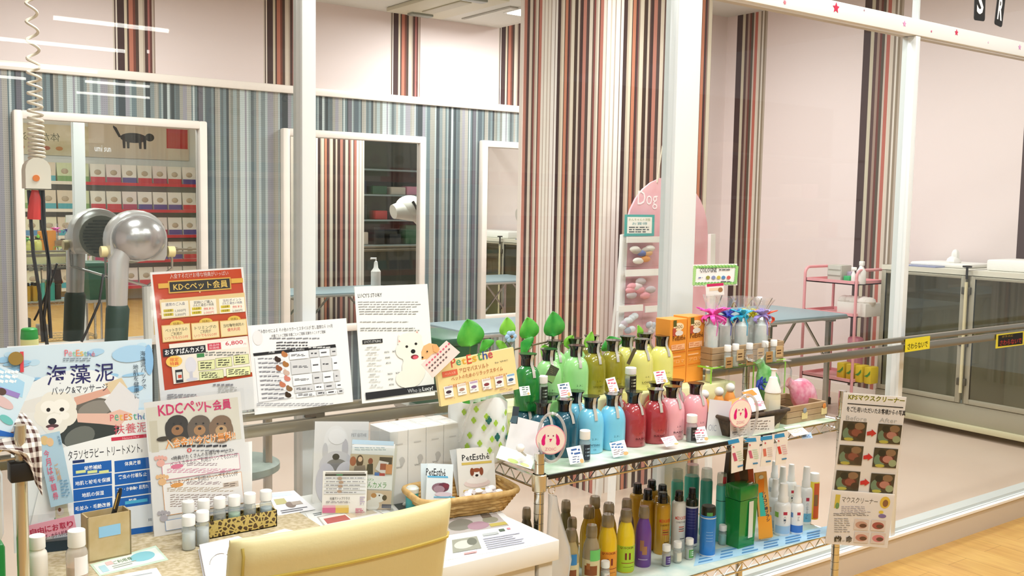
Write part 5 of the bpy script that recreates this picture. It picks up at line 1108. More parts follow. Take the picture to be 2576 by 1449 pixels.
# blue flyer on the rack
s = Sheet([(-75, 880), (62, 962), (38, 1100), (-100, 1090)], onY(30, 1060, ry+.02), 0, 12)
s.poly([(-75, 880), (62, 962), (56, 1000), (-80, 960)], 'a6d4f0'); s.lines(-30, 930, 54, 965, 3, 'f0f8ff', .6, 3, dx=2); s.rect(-60, 972, 52, 985, '9a86c8'); s.ell(5, 1010, 34, 12, 'dcc0c0', rot=-14); s.ell(4, 985, 12, 9, '5a4640'); s.ell(16, 1056, 20, 9, '72c4c0', rot=-16); s.poly([(-90, 1060), (40, 1092), (38, 1100), (-100, 1090)], '2a6ac0')
s.build('flyer', 'tilted sky blue flyer at the left edge above the gingham cloth', 'flyer', 'd3e8f4', .002)
# leaflet holder with the pink take-one strip
hp_ = dk(140, 1384)
s = Sheet([(66, 1196), (152, 1186), (186, 1310), (70, 1330)], hp_+V((0, .01, .03)), 14, 9)
s.poly([(66, 1196), (96, 1192), (102, 1222), (68, 1230)], '6aa84a'); s.rect(68, 1232, 104, 1242, 'f0efe8'); s.poly([(68, 1246), (150, 1236), (160, 1270), (70, 1280)], 'efc3ac'); s.poly([(70, 1280), (168, 1268), (176, 1300), (70, 1314)], 'e4dfc0'); s.lines(72, 1284, 140, 1300, 4, 'c8b898', .4, 4); s.ell(152, 1286, 9, 11, 'e8e0d6'); s.ell(150, 1282, 4, 5, '8a5a40'); s.poly([(72, 1312), (140, 1302), (140, 1310), (72, 1322)], '8ab48a')
s.build('leaflet', 'green and cream shop leaflets standing in the clear holder at left', 'leaflet', 'f4f1ea', .004)
s = Sheet([(104, 1094), (154, 1085), (182, 1262), (116, 1280)], hp_+V((0, -.004, .03)), 14, 7)
s.ell(112, 1108, 10, 12, 'e8c890'); s.ell(126, 1112, 9, 11, 'eec79a'); s.text(112, 1138, 128, 1264, '毎日の安半額', 'e88aa0', .01, vert=True) if False else None
for i, ch in enumerate('今月は半額券'): s.text(110+i*4.6, 1132+i*21, 124+i*4.6, 1151+i*21, ch, 'e6708c', .012)
for i, ch in enumerate('ご利用'): s.text(137+i*3.4, 1166+i*15, 147+i*3.4, 1180+i*15, ch, 'e8a86a', .008)
for i, ch in enumerate('先着順'): s.text(144+i*2, 1096+i*8, 151+i*2, 1103+i*8, ch, '5a84a8')
s.lines(150, 1205, 172, 1250, 6, '7aa4c4', .4, 4, dx=1); s.build('leaflet', 'sky blue half price strip leaflet with pink characters leaning in the holder', 'leaflet', 'b7d6ea', .002)
s = Sheet([(72, 1322), (188, 1296), (191, 1334), (74, 1362)], hp_+V((0, -.02, .03)), 14, 4)
for i, ch in enumerate('自由にお取り'): s.text(76+i*18.5, 1330-i*4, 92+i*18.5, 1346-i*4, ch, 'c02c50', .015)
s.text(112, 1338, 172, 1352, 'ブ・ホテル料金', '6a1c38', .006); pk = s.build('sign_strip', 'pink take one sign strip across the leaflet holder', 'sign', 'f3a9bf', .002)
hm = thing('leaflet_holder', 'clear leaflet holder with a dark base behind the bottles', 'holder', tuple(hp_))
cen = s.c+s.n*-.006; HW = s.w/2
mm_ = MB(); bz_ = DM+.0003
pA, pB = s.at(-HW, 0, -.004), s.at(HW*.8, 0, -.004); nb = V((s.n.x, s.n.y, 0)).normalized()
mm_.hexa([V((q.x, q.y, bz_)) for q in (pA, pB, pB-nb*.05, pA-nb*.05)], [V((q.x, q.y, bz_+.022)) for q in (pA, pB, pB-nb*.05, pA-nb*.05)], M('22384a', .4)); mm_.build('base', hm, 0)
mm_ = MB(); mm_.hexa([V((q.x, q.y, bz_+.022)) for q in (pA, pB, pB-nb*.002, pA-nb*.002)], [V((q.x, q.y, s.c.z+.03)) for q in (pA, pB, pB-nb*.002, pA-nb*.002)], m_acr); mm_.build('front_panel', hm, 0)
# ================================================================ THE CHROME SHELF RACK
FY, BY_ = 1.88, 2.262
PXL, PXR = 1.472, 2.695
S1, S2, S3 = .877, .507, .15
rack = thing('shelf_rack', 'chrome wire shelf rack full of pet shampoo bottles before the glass', 'rack', ((PXL+PXR)/2, 2.07, 0))
for (x, y, zt) in ((PXL, FY, onY(1357, 1140, FY).z), (PXR, FY, onY(2112, 984, FY).z), (PXL, BY_, 1.0), (PXR-.015, BY_, 1.0)):
    m = MB().tube([(x, y, .03), (x, y, zt)], .0127, m_chrome, 18)
    for k in range(int((zt-.06)/.025)): m.lathe([(.0128, 0), (.0131, .0008), (.0128, .0016)], M('8f8a80', .3, metal=1), 14, (x, y, .06+.025*k), cap=False)
    m.build('post', rack)
    MB().lathe([(.018, 0), (.018, .022), (.008, .03)], m_blk, 12, (x, y, 0)).build('foot', rack)
    for z in (S1, S2, S3): MB().lathe([(.016, -.036), (.0185, -.034), (.019, .006), (.0165, .008)], m_gold, 18, (x, y, z), cap=False).build('sleeve', rack)
for z in (S1, S2, S3):
    m = MB(); lo = z-.031
    for y in (FY, BY_):
        m.tube([(PXL+.018, y, z-.002), (PXR-.018, y, z-.002)], .0032, m_chrome, 6).tube([(PXL+.018, y, lo), (PXR-.018, y, lo)], .0032, m_chrome, 6)
        n = 44; m.tube([(PXL+.03+(PXR-PXL-.06)*i/n, y, lo if i % 2 else z-.004) for i in range(n+1)], .0019, m_chrome, 5)
    for x in (PXL, PXR):
        m.tube([(x, FY+.018, z-.002), (x, BY_-.018, z-.002)], .0032, m_chrome, 6).tube([(x, FY+.018, lo), (x, BY_-.018, lo)], .0032, m_chrome, 6)
        n = 14; m.tube([(x, FY+.03+(BY_-FY-.06)*i/n, lo if i % 2 else z-.004) for i in range(n+1)], .0019, m_chrome, 5)
    for i in range(38): m.tube([(PXL+.03+(PXR-PXL-.06)*i/37, FY, z-.0045), (PXL+.03+(PXR-PXL-.06)*i/37, BY_, z-.0045)], .0015, m_chrome, 4)
    m.build('wire_shelf', rack)
# liners on the shelves
m_line = M('e9ece2', .35, noise=(9, 'b9d2b4', .1), spec=.6)
lr = thing('shelf_liner', 'glossy pale patterned liner sheet with black front edge on the top shelf', 'liner', (2.0, 2.07, S1+.0015))
MB().box(PXL+.024, PXR-.03, FY-.004, BY_-.02, S1+.0015, S1+.0035, m_line).build('sheet', lr, 0)
MB().box(PXL+.024, PXR-.35, FY-.008, FY-.0042, S1-.009, S1+.0025, M('25211c', .4), .001).build('black_edge', lr)
tag(MB().box(PXL+.03, PXR-.012, FY-.002, BY_-.03, S2+.0015, S2+.003, M('dfe6dc', .4, noise=(8, 'aec9c4', .12))).build('shelf_liner', None, 0), 'pale green liner sheet on the second shelf of the rack', 'liner')
Z1, Z2 = S1+.0037, S2+.0032
RZ = .996
rs = thing('riser_box', 'long pale yellow riser box along the back of the top shelf', 'box', (2.1, 2.17, Z1))
MB().box(1.52, 2.42, 2.085, 2.238, Z1, RZ-.0008, M('ece9b4', .5), .003).build('box_body', rs)
# --- round shoulder shampoo bottles
def face_ang(x, y, off=0): return atan2(-y, -x)+radians(off)
def wrap(mb, x, y, R, a0, a1, z0, z1, c, n=10, k=1.008):
    vs = [(x+R*k*cos(a0+(a1-a0)*i/n), y+R*k*sin(a0+(a1-a0)*i/n), z) for z in (z0, z1) for i in range(n+1)]
    mb.add(vs, [(i, i+1, n+2+i, n+1+i) for i in range(n)], c if not isinstance(c, str) else M(c, .45))
def wtext(mb, x, y, R, ac, w, zc, h, body, c, bold=0, k=1.014):
    vs, fs = glyphs(body, bold); mb.add([(x+R*k*cos(ac+q*w/R), y+R*k*sin(ac+q*w/R), zc+r_*h) for q, r_ in vs], fs, INK(c))
BH, BR = .152, .0362
m_cap = M('17171a', .18, coat=.4)
def protob(name, col, clear_=False, txt='SHAMPOO', ink='2a2a2a'):
    r = thing(name, '', 'bottle', (0, 0, 0))
    if clear_: mt = clear('liq_'+col, tuple(min(1, .25+.75*v) for v in srgb(col)), k=1.6, body=.62, bodycol=col)
    else: mt = M(col, .22, coat=.5)
    prof = [(BR*.93, 0), (BR, .004), (BR*1.02, BH*.3), (BR*1.02, BH*.5), (BR, BH*.56), (BR*.95, BH*.62), (BR*.86, BH*.68), (BR*.73, BH*.73), (BR*.56, BH*.765), (BR*.42, BH*.785), (BR*.4, BH*.81)]
    bb_ = MB().lathe(prof, mt, 28).build('bottle_body', r, 60)
    MB().lathe([(BR*.5, BH*.795), (BR*.5, BH*.81), (BR*.5, BH*.9), (BR*.54, BH*.95), (BR*.66, BH*.985), (BR*.68, BH), (0, BH)], m_cap, 22).build('cap', r, 40)
    t = MB(); ang = radians(-118)
    # neck strip hanging over the shoulder
    a2 = radians(-95); st = []
    for q, (rr, z) in enumerate(((BR*.7, BH*.995), (BR*.56, BH*.9), (BR*.56, BH*.82), (BR*.83, BH*.725), (BR*1.0, BH*.6))):
        for d in (-.0045, .0045): st.append(((rr+.001)*cos(a2)-d*sin(a2), (rr+.001)*sin(a2)+d*cos(a2), z))
    m = MB(); m.add(st, [(0, 1, 3, 2), (2, 3, 5, 4), (4, 5, 7, 6), (6, 7, 9, 8)], M('c9c6be', .25, metal=.3)); m.build('neck_strip', r, 60)
    for sx in (-1, 1):      # printed pair of long dog ears
        pts = []
        for i in range(10):
            q = 2*pi*i/10; dx = sx*(.007-.001*sin(q))+.0027*cos(q); dz = .0062*sin(q)
            pts.append((BR*1.012*cos(ang+dx/BR), BR*1.012*sin(ang+dx/BR), BH*.36+dz))
        t.add(pts, [tuple(range(10))], INK(ink))
    wtext(t, 0, 0, BR, radians(-98), .017, BH*.27, .0052, 'ZOIC', ink, .008)
    wtext(t, 0, 0, BR, radians(-100), .034, BH*.16, .0056, txt, ink, .008); wrap(t, 0, 0, BR, radians(-130), radians(-72), BH*.205, BH*.208, M(ink, .5)); wrap(t, 0, 0, BR, radians(-130), radians(-72), BH*.125, BH*.128, M(ink, .5)); wtext(t, 0, 0, BR, radians(-98), .008, BH*.08, .0045, 'CX', ink)
    t.build('lettering', bb_, 0); return r
KINDS = {'dark green': ('1f9a3e', True, 'PUPPY', '12401e'), 'light green': ('a3e092', False, 'PUPPYCOIL', '2f5a30'), 'olive yellow': ('b5ab2c', True, 'SHORT', '4a4410'), 'lemon yellow': ('e8e383', False, 'LONG', '4a4720'),
         'dark teal': ('13677f', True, 'WHITE', '0a2c38'), 'sky blue': ('7ccbe8', False, 'WHITENING', '1d4a60'), 'clear red': ('c9424c', True, 'BASIC', '50141a'), 'pink': ('efaab2', False, 'BASIC', '4a2630')}
PB = {}; first = {}
def zo(kind, u, v, z, lab, grp):
    p = onZ(u, v, z+BH)
    if kind not in PB:
        PB[kind] = protob('shampoo_bottle', *KINDS[kind]); r = PB[kind]; r.location = (p.x, p.y, z); r['label'] = lab; r['group'] = grp
    else: r = dup(PB[kind], (p.x, p.y, z), lab, grp)
    r.rotation_euler = (0, 0, random.uniform(-.25, .2)); return p
gA, gB = 'shampoo bottles at the back of the top shelf', 'shampoo bottles at the front of the top shelf'
for k, u, v, lab in (('dark green', 1328, 889, 'clear dark green shampoo bottle right beside the yellow board'), ('light green', 1381, 877, 'light green shampoo bottle with a dark card tag round its neck'), ('light green', 1396, 856, 'light green shampoo bottle behind the one with the dark card tag'),
                     ('light green', 1450, 868, 'light green shampoo bottle nearest the olive yellow ones, front row of the riser'), ('light green', 1446, 850, 'light green bottle hidden behind the right light green one'),
                     ('olive yellow', 1495, 860, 'clear olive yellow shampoo bottle next to the light green ones'), ('olive yellow', 1489, 843, 'clear olive yellow bottle peeking from behind its twin'), ('olive yellow', 1543, 855, 'clear olive yellow shampoo bottle next to the lemon yellow ones'),
                     ('lemon yellow', 1579, 845, 'leftmost lemon yellow shampoo bottle, set back with a brown strip'), ('lemon yellow', 1614, 852, 'middle front lemon yellow shampoo bottle behind the black label vial'), ('lemon yellow', 1624, 838, 'lemon yellow bottle at the very back of the yellow ones'), ('lemon yellow', 1666, 844, 'rightmost lemon yellow shampoo bottle beside the orange cartons')):
    zo(k, u, v, RZ, lab, gA)
for k, u, v, lab in (('dark teal', 1320, 996, 'leftmost clear dark teal bottle, by the white paper'), ('dark teal', 1366, 1010, 'clear dark teal bottle right behind the round dog sign'), ('dark teal', 1385, 991, 'clear dark teal bottle at the back between two teal bottles'), ('dark teal', 1421, 1003, 'rightmost clear dark teal bottle beside the sky blue ones'),
                     ('sky blue', 1449, 983, 'sky blue bottle set back behind the other two'), ('sky blue', 1487, 996, 'left front sky blue bottle behind the navy label vial'), ('sky blue', 1542, 990, 'right front sky blue bottle next to the red ones'),
                     ('clear red', 1551, 973, 'clear red bottle hidden behind the sky blue one'), ('clear red', 1595, 984, 'clear red bottle next to the right sky blue bottle'), ('clear red', 1650, 978, 'clear red bottle next to the pink ones'), ('clear red', 1652, 961, 'clear red bottle hidden behind the right red one'),
                     ('pink', 1692, 971, 'pink shampoo bottle next to the right red one'), ('pink', 1701, 955, 'pink bottle hidden behind the left pink one'), ('pink', 1751, 963, 'rightmost pink shampoo bottle behind the white capped vial')):
    zo(k, u, v, Z1, lab, gB)
# hanging card tags
def card(name, lab, cat, px, ref, yaw=25, lean=5, color='f6f5f1', draw=None, **k):
    s = Sheet(px, ref, yaw, lean)
    if draw: draw(s)
    return s.build(name, lab, cat, color, .0008, **k)
def yref(u, v, y): return onY(u, v, y)
card('hang_tag', 'dark olive card tag hanging on the light green bottle', 'tag', [(1381, 916), (1404, 925), (1391, 968), (1372, 955)], yref(1388, 940, 2.055), color='454c38', draw=lambda s: (s.poly([(1376, 944), (1398, 946), (1391, 964), (1373, 954)], '7ea862'), s.lines(1384, 926, 1398, 940, 3, '6a6a50', .4, 2)))
card('hang_tag', 'dark brown strip tag between two lemon yellow bottles', 'tag', [(1592, 874), (1600, 878), (1586, 919), (1578, 915)], yref(1590, 900, 2.06), color='544a30')
card('hang_tag', 'dark slate card tag hanging on the leftmost teal bottle', 'tag', [(1296, 1025), (1309, 1022), (1298, 1068), (1281, 1062)], yref(1300, 1045, 1.9), color='3a4650', draw=lambda s: s.poly([(1288, 1046), (1303, 1046), (1298, 1066), (1282, 1061)], '55707e'))
# white sample vials on the top shelf
def vpx(u, vt, vb, half, z, lab, liq, lab_c, tc='c8c8c0'):
    p = onZ(u, vt, z+.068); mp = mpp(p); return vial(p.x, p.y, z, half*mp, .068, lab, liq, lab_c, textcol=tc, lh=(.06, .56))
vpx(1365, 947, 1008, 13, Z1, 'white capped vial with black label before the light green bottles', '26302a', '1d241e') if False else None
p = onY(1365, 945, 2.062); r_ = vial(p.x, 2.062, p.z-.07, .0145, .07, 'white capped vial with dark label in front of the light green bottles', '2c3a2c', '20281f', textcol='9aa89a', lh=(.05, .6))
bs = thing('card_box', 'small flat green box under the vial before the light green bottles', 'box', (p.x, 2.06, Z1)); MB().box(p.x-.02, p.x+.05, 2.045, 2.0785, Z1, p.z-.0702, M('8fd07a', .5), .002).build('box_body', bs)
p = onY(1587, 924, 2.062); vial(p.x, 2.062, p.z-.068, .0165, .068, 'white capped vial with black label in front of the lemon yellow bottles', '2b2a16', '1e1d12', textcol='b8b89a', lh=(.05, .66))
bs = thing('card_box', 'small flat yellow box under the vial before the lemon yellow bottles', 'box', (p.x, 2.06, Z1)); MB().box(p.x-.05, p.x+.03, 2.045, 2.0785, Z1, p.z-.0682, M('e6e08a', .5), .002).build('box_body', bs)
def vy(u, vt, half, y, lab, liq, lab_c, tc):
    p = onY(u, vt, y); mp = mpp(p); vial(p.x, y, Z1, half*mp, p.z-Z1, lab, liq, lab_c, textcol=tc, lh=(.06, .56))
vy(1472, 1082, 14, 1.926, 'white capped vial with navy label in front of the left sky blue bottle', '223040', '1c2836', '8aa0b0')
vy(1741, 1043, 14, 1.926, 'white capped vial with black label in front of the right pink bottle', '3a2c30', '221c1e', 'b0a0a4')
p = onZ(1722, 908, RZ+.052); vial(p.x, 2.12, RZ, .0105, .052, 'small vial of yellow liquid before the orange cartons', 'dfe05a', None)
# small curled price cards
def pcard(px, lab, y, cols=('4a6a8a', 'd87080'), yaw=30, lean=28):
    def dr(s):
        u0 = min(q[0] for q in px); u1 = max(q[0] for q in px); v0 = min(q[1] for q in px); v1 = max(q[1] for q in px); w_ = u1-u0; h_ = v1-v0
        s.lines(u0+w_*.2, v0+h_*.1, u1-w_*.2, v0+h_*.48, 2, cols[0], .5, int(u0)); s.lines(u0+w_*.28, v0+h_*.5, u1-w_*.25, v0+h_*.9, 3, cols[1], .35, int(u1)); s.ell(u1-w_*.22, v1-h_*.22, w_*.1, h_*.12, 'e3b67a')
    return card('price_card', lab, 'card', px, yref(sum(q[0] for q in px)/4, sum(q[1] for q in px)/4, y), yaw, lean, 'fbfaf7', dr)
pcard([(1400, 968), (1430, 961), (1440, 996), (1412, 1000)], 'blue handwritten price card before the light green bottles', 2.03)
pcard([(1307, 974), (1330, 970), (1336, 994), (1308, 996)], 'grey green price card beside the yellow board', 2.03, ('5a7a6a', '6a7a70'))
pcard([(1522, 953), (1548, 948), (1556, 984), (1536, 990)], 'red handwritten price card before the olive yellow bottles', 2.03, ('d87080', 'e09aa4'))
pcard([(1643, 936), (1672, 930), (1680, 962), (1652, 966)], 'red handwritten price card before the rightmost lemon yellow bottle', 2.03, ('d05a78', 'c88aa0'))
pcard([(1427, 1126), (1456, 1122), (1474, 1160), (1432, 1170)], 'price card with blue handwriting beside the round dog sign', 1.9, ('2f5a9a', '6a7a9a'))
pcard([(1526, 1117), (1564, 1110), (1588, 1139), (1550, 1149)], 'price card with blue handwriting before the right sky blue bottle', 1.9, ('4a7ab0', '9a8a90'))
pcard([(1656, 1104), (1690, 1098), (1714, 1116), (1682, 1122)], 'pale price card lying nearly flat before the left pink bottle', 1.9, ('e0a0b0', 'c8b0b0'), lean=60)
pcard([(1737, 1078), (1768, 1075), (1788, 1106), (1760, 1112)], 'price card with red handwriting before the rightmost pink bottle', 1.9, ('d86a80', '8a7a80'))
# white paper at the left end, candy knob
card('paper_sheet', 'plain white paper leaning at the left end of the top shelf', 'paper', [(1296, 1046), (1362, 1066), (1358, 1150), (1262, 1130)], yref(1310, 1140, 1.935), 20, 16, 'e9e9e9')
card('paper_sheet', 'white folded paper with green print lying at the left shelf corner', 'paper', [(1255, 1120), (1345, 1148), (1338, 1182), (1252, 1152)], yref(1300, 1160, 1.9), 20, 55, 'eef0ea', lambda s: (s.ell(1290, 1160, 14, 5, 'c9de8a'), s.ell(1320, 1170, 12, 4, 'd4e49a')))
p = onY(1309, 1127, 1.885); kn = MB().ball((p.x, p.y, p.z), .0105, .0105, .0105, M('faf9f5', .4), 12, 8).tube([p+V((0, .002, -.006)), p+V((.02, .004, -.022))], .003, M('c8c8c4', .3), 6); tag(kn.build('ball_clip'), 'small round white ball clip before the plain white paper', 'clip')
# round dog signs on clear loops
def dogsign(u, v, ru, rv, y, lab, loop, yaw, sc=1):
    c = onY(u, v, y); mp = mpp(c); a = radians(yaw); ex = V((cos(a), -sin(a), 0)); n = ex.cross(V((0, 0, 1))); R = rv*mp
    r = thing('round_sign', lab, 'sign', (c.x, c.y, c.z-R))
    P = lambda x, z, d=0: c+ex*x+V((0, 0, z))+n*d
    MB().prism([P(R*cos(i*pi/18), R*sin(i*pi/18)) for i in range(36)], n, .0016, M('f2a3b4', .4)).build('rim_disc', r, 30)
    MB().prism([P(R*.94*cos(i*pi/18), R*.94*sin(i*pi/18), .0018) for i in range(36)], n, .0004, M('f8e8da', .4)).build('disc', r, 30)
    m = MB(); mg = INK('e01a78')
    for sx in (-1, 1):
        pts = [(sx*.36, .42), (sx*.52, .25), (sx*.62, -.05), (sx*.6, -.3), (sx*.46, -.4), (sx*.36, -.28), (sx*.38, 0), (sx*.34, .2)]
        m.add([P(x*R, z*R, .0026) for x, z in pts], [tuple(range(8))], mg)
        m.add([P((sx*.17+.05*cos(i*.63))*R, (.27+.05*sin(i*.63))*R, .0027) for i in range(10)], [tuple(range(10))], INK('8a1a58'))
    m.add([P(x*R, z*R, .0027) for x, z in ((-.1, .07), (.1, .07), (.06, -.02), (.02, -.05), (.02, -.12), (-.08, -.12), (-.03, -.05), (-.06, -.02))], [tuple(range(8))], mg); m.build('dog_face', r, 0)
    vs, fs = glyphs('ZOIC'); t = MB(); t.add([P(x*R*.75, (-.62+y_*.2)*R, .0027) for x, y_ in vs], fs, INK('e58aa0')); t.build('lettering', r, 0)
    lu, lv, lru, lrv = loop; lc = onY(lu, lv, y+.004); L = []
    for i in range(40): L.append(lc+ex*(lru*mp*cos(i*pi/20))+V((0, 0, lrv*mp*sin(i*pi/20)))+n*(.004+.004*sin(i*pi/10)))
    MB().tube(L, .0042, clear('loop_plastic', (.9, .9, .9), k=2, body=.45, bodycol='dcd9d6'), 6, closed=True).build('clear_loop', r, 50)
    return r
dogsign(1385, 1106, 36, 38, 1.868, 'round pink dog face sign on a clear loop at the left shelf end', (1388, 1100, 34, 62), 30)
dogsign(1862, 1040, 22, 36, 1.868, 'round pink dog face sign on a clear loop before the brown basket', (1876, 1050, 34, 58), 8)
# grey paper with lettering beside the pink bottles
card('paper_bag', 'pale grey paper bag with faint lettering right of the pink bottles', 'bag', [(1781, 1000), (1838, 1014), (1833, 1105), (1779, 1108)], yref(1800, 1105, 1.935), 20, 6, 'dfdcdc', lambda s: s.text(1782, 1068, 1802, 1084, 'OIC', 'a8a8b4'))
# two orange cartons
for i, (u0, u1, vt0, vt1, vb, lab) in enumerate(((1683, 1726, 806, 800, 930, 'left orange cologne carton standing behind the yellow vial'), (1727, 1770, 799, 792, 925, 'right orange cologne carton touching the wooden crate'))):
    a = onY(u0, vb, 2.15); b = onY(u1, vb, 2.15); zt = onY((u0+u1)/2, (vt0+vt1)/2, 2.15).z
    r = thing('carton', lab, 'box', ((a.x+b.x)/2, 2.18, RZ)); MB().box(a.x, b.x-.001, 2.15, 2.215, RZ, zt, M('ef9a3a', .4), .0015, 1).build('carton_body', r)
    s = Sheet([(u0, vt0), (u1, vt1), (u1, vb-4), (u0, vb+2)], (a.x, 2.1496, RZ), 0, 0)
    o_ = u0-1683; k = -(o_)*.16
    s.ell(1707+o_, 822+k, 13, 10, 'f6dcb0'); s.text(1700+o_, 818+k, 1716+o_, 826+k, 'DOG', '6a4a20', .01); s.rect(1694+o_, 806+k, 1702+o_, 822+k, '5a5a2a'); s.rect(1692+o_, 826+k, 1700+o_, 846+k, 'b8503a'); s.ell(1708+o_, 838+k, 10, 7, 'e8dcd0')
    s.text(1692+o_, 844+k, 1724+o_, 856+k, 'PetEsthé', '5a2a10', .01); s.rect(1688+o_, 866+k, 1722+o_, 880+k, 'f3b98a'); s.lines(1690+o_, 868+k, 1720+o_, 878+k, 2, 'd88a5a', .5, 3); s.rect(1686+o_, 885+k, 1724+o_, 887+k, 'c8641e'); s.rect(1686+o_, 896+k, 1712+o_, 899+k, 'f6c08a'); s.text(1688+o_, 905+k, 1720+o_, 913+k, 'アロマ', 'f3bd84'); s.rect(1686+o_, 920+k, 1722+o_, 922+k, 'd8741e')
    s.let.build('lettering', r, 0); s.pic.build('print', r, 0)
# orange capped bottles and slanted pack in the brown basket
bx0, bx1 = onY(1836, 1080, 1.9), onY(1953, 1080, 1.9); bxt0, bxt1 = onY(1834, 1055, 1.9), onY(1978, 1030, 1.9)
r = thing('wicker_basket', 'dark brown tapered basket with a price sheet, right half of the top shelf', 'basket', ((bx0.x+bx1.x)/2, 1.95, Z1))
m_db = M('3a2c22', .6, noise=(70, '57432f', .15), bump=(120, .6)); zbt = onY(1900, 1042, 1.9).z
B4 = [V((bx0.x, 1.905, Z1)), V((bx1.x, 1.905, Z1)), V((bx1.x, 2.03, Z1)), V((bx0.x, 2.03, Z1))]; T4 = [V((bx0.x-.012, 1.89, zbt)), V((bxt1.x, 1.89, zbt)), V((bxt1.x, 2.045, zbt)), V((bx0.x-.012, 2.045, zbt))]
sd = MB()
for i in range(4):
    j = (i+1) % 4; cB = (B4[0]+B4[2])/2; cT = (T4[0]+T4[2])/2
    ib = [B4[i]+(cB-B4[i]).normalized()*.006, B4[j]+(cB-B4[j]).normalized()*.006]; it = [T4[i]+(cT-T4[i]).normalized()*.006, T4[j]+(cT-T4[j]).normalized()*.006]
    sd.hexa([B4[i], B4[j], ib[1], ib[0]], [T4[i], T4[j], it[1], it[0]], m_db)
sd.build('woven_side', r, 0); rm = MB()
for i in range(4): rm.tube([T4[i], T4[(i+1) % 4]], .006, m_db, 8)
rm.build('rim', r); MB().hexa(B4, [q+V((0, 0, .004)) for q in B4], m_db).build('base', r, 0)
card('price_sheet', 'white price sheet with small print on the front of the dark brown basket', 'notice', [(1838, 1061), (1949, 1047), (1947, 1086), (1836, 1105)], yref(1890, 1075, 1.884), 0, 4, 'e6e0d8', lambda s: (s.lines(1888, 1056, 1940, 1082, 4, '8a807a', .4, 3), s.lines(1845, 1066, 1880, 1096, 5, 'b0a8a0', .3, 5), s.text(1842, 1084, 1860, 1090, '500円', '2a2624', .01)))
for i, (u, v, lab) in enumerate(((1809, 985, 'orange bottle with round white cap, leftmost behind the grey paper bag'), (1837, 975, 'orange bottle with round white cap, right one in the brown basket'), (1757+15, 992, 'orange bottle with round white cap just right of the pink bottles'))):
    y = 2.055; c = onY(u, v, y); mp = mpp(c); R = 12*mp
    r = thing('orange_bottle', lab, 'bottle', (c.x, y, Z1), 'orange bottles with round caps'); h = c.z-Z1-R*.9
    MB().lathe([(R*1.05, 0), (R*1.2, .004), (R*1.2, h*.8), (R*.7, h)], M('f2a050', .35), 18, (c.x, y, Z1)).build('bottle_body', r, 50); MB().ball((c.x, y, c.z), R, R, R, M('f3f1ea', .3), 16, 10).build('round_cap', r, 60)
s = Sheet([(1866, 988), (1892, 980), (1941, 1023), (1898, 1030)], yref(1900, 1010, 1.93), 10, 30)
s.poly([(1866, 988), (1892, 980), (1905, 992), (1880, 1001)], 'f09a4a'); s.ell(1906, 1018, 9, 4, 'e89ab4', rot=-20); s.lines(1900, 1008, 1925, 1018, 2, 'e0a8b8', .4, 4); s.build('slanted_pack', 'orange and white pack lying slanted in the dark brown basket', 'package', 'faf5f2', .012, part='pack')
s = Sheet([(1838, 1006), (1872, 998), (1886, 1034), (1845, 1046)], yref(1860, 1025, 1.92), 10, 35); s.build('slanted_pack', 'plain orange pack behind the second round dog sign', 'package', 'f3a050', .01, part='pack')
# wooden crate of wrapped cologne bottles on a green wire stand
cy_ = 2.1; c0, c1 = onY(1792, 900, cy_), onY(1972, 880, cy_); zb_ = onY(1802, 922, cy_).z; zt_c = onY(1795, 875, cy_).z
m_wood = M('b59a78', .6, noise=(14, 'a1835f', .2)); cd_ = .125
r = thing('wooden_crate', 'wooden crate of ribboned cologne bottles on a green stand', 'crate', ((c0.x+c1.x)/2, cy_+.06, zb_))
w_ = MB()
for k in range(3):
    z0 = zb_+k*(zt_c-zb_)/3; z1 = z0+(zt_c-zb_)/3-.0012
    w_.box(c0.x, c1.x, cy_, cy_+.008, z0, z1, m_wood, .001, 1).box(c0.x, c1.x, cy_+cd_-.008, cy_+cd_, z0, z1, m_wood, .001, 1).box(c0.x, c0.x+.008, cy_+.008, cy_+cd_-.008, z0, z1, m_wood).box(c1.x-.008, c1.x, cy_+.008, cy_+cd_-.008, z0, z1, m_wood)
w_.box(c0.x+.008, c1.x-.008, cy_+.008, cy_+cd_-.008, zb_, zb_+.005, m_wood); w_.build('crate_body', r, 30)
gs_ = thing('wire_stand', 'lime green wire stand carrying the cologne crate', 'stand', ((c0.x+c1.x)/2, cy_+.06, Z1)); g_ = MB(); m_lime = M('9ad84a', .4)
legs = [(c0.x-.012, cy_-.008), (c1.x, cy_-.008), (c1.x, cy_+cd_), (c0.x-.012, cy_+cd_)]
for i, (x, y) in enumerate(legs):
    base = RZ if (x < 2.43 and y > 2.085) else Z1
    g_.tube([(x, y, base), (x, y, zb_-.003)], .0025, m_lime, 6)
g_.tube([(x, y, zb_-.003) for x, y in legs], .0025, m_lime, 6, closed=True)
for i in range(9): x = c0.x+(c1.x-c0.x)*i/8; g_.tube([(x, cy_-.008, zb_-.003), (x, cy_+cd_, zb_-.003)], .0018, m_lime, 5)
g_.build('wire_frame', gs_)
m_cel = clear('cellophane', (.98, .98, .98), k=2.6, rough=.06, body=.1, bodycol='f4eef0')
rib = (('magenta', 'f25cc0', 1778), ('navy blue', '3a48b8', 1826), ('cyan', '35b4d8', 1866), ('yellow', 'e8df3a', 1892), ('lilac', 'a898dc', 1916), ('orange red', 'ec5a3a', 1942))
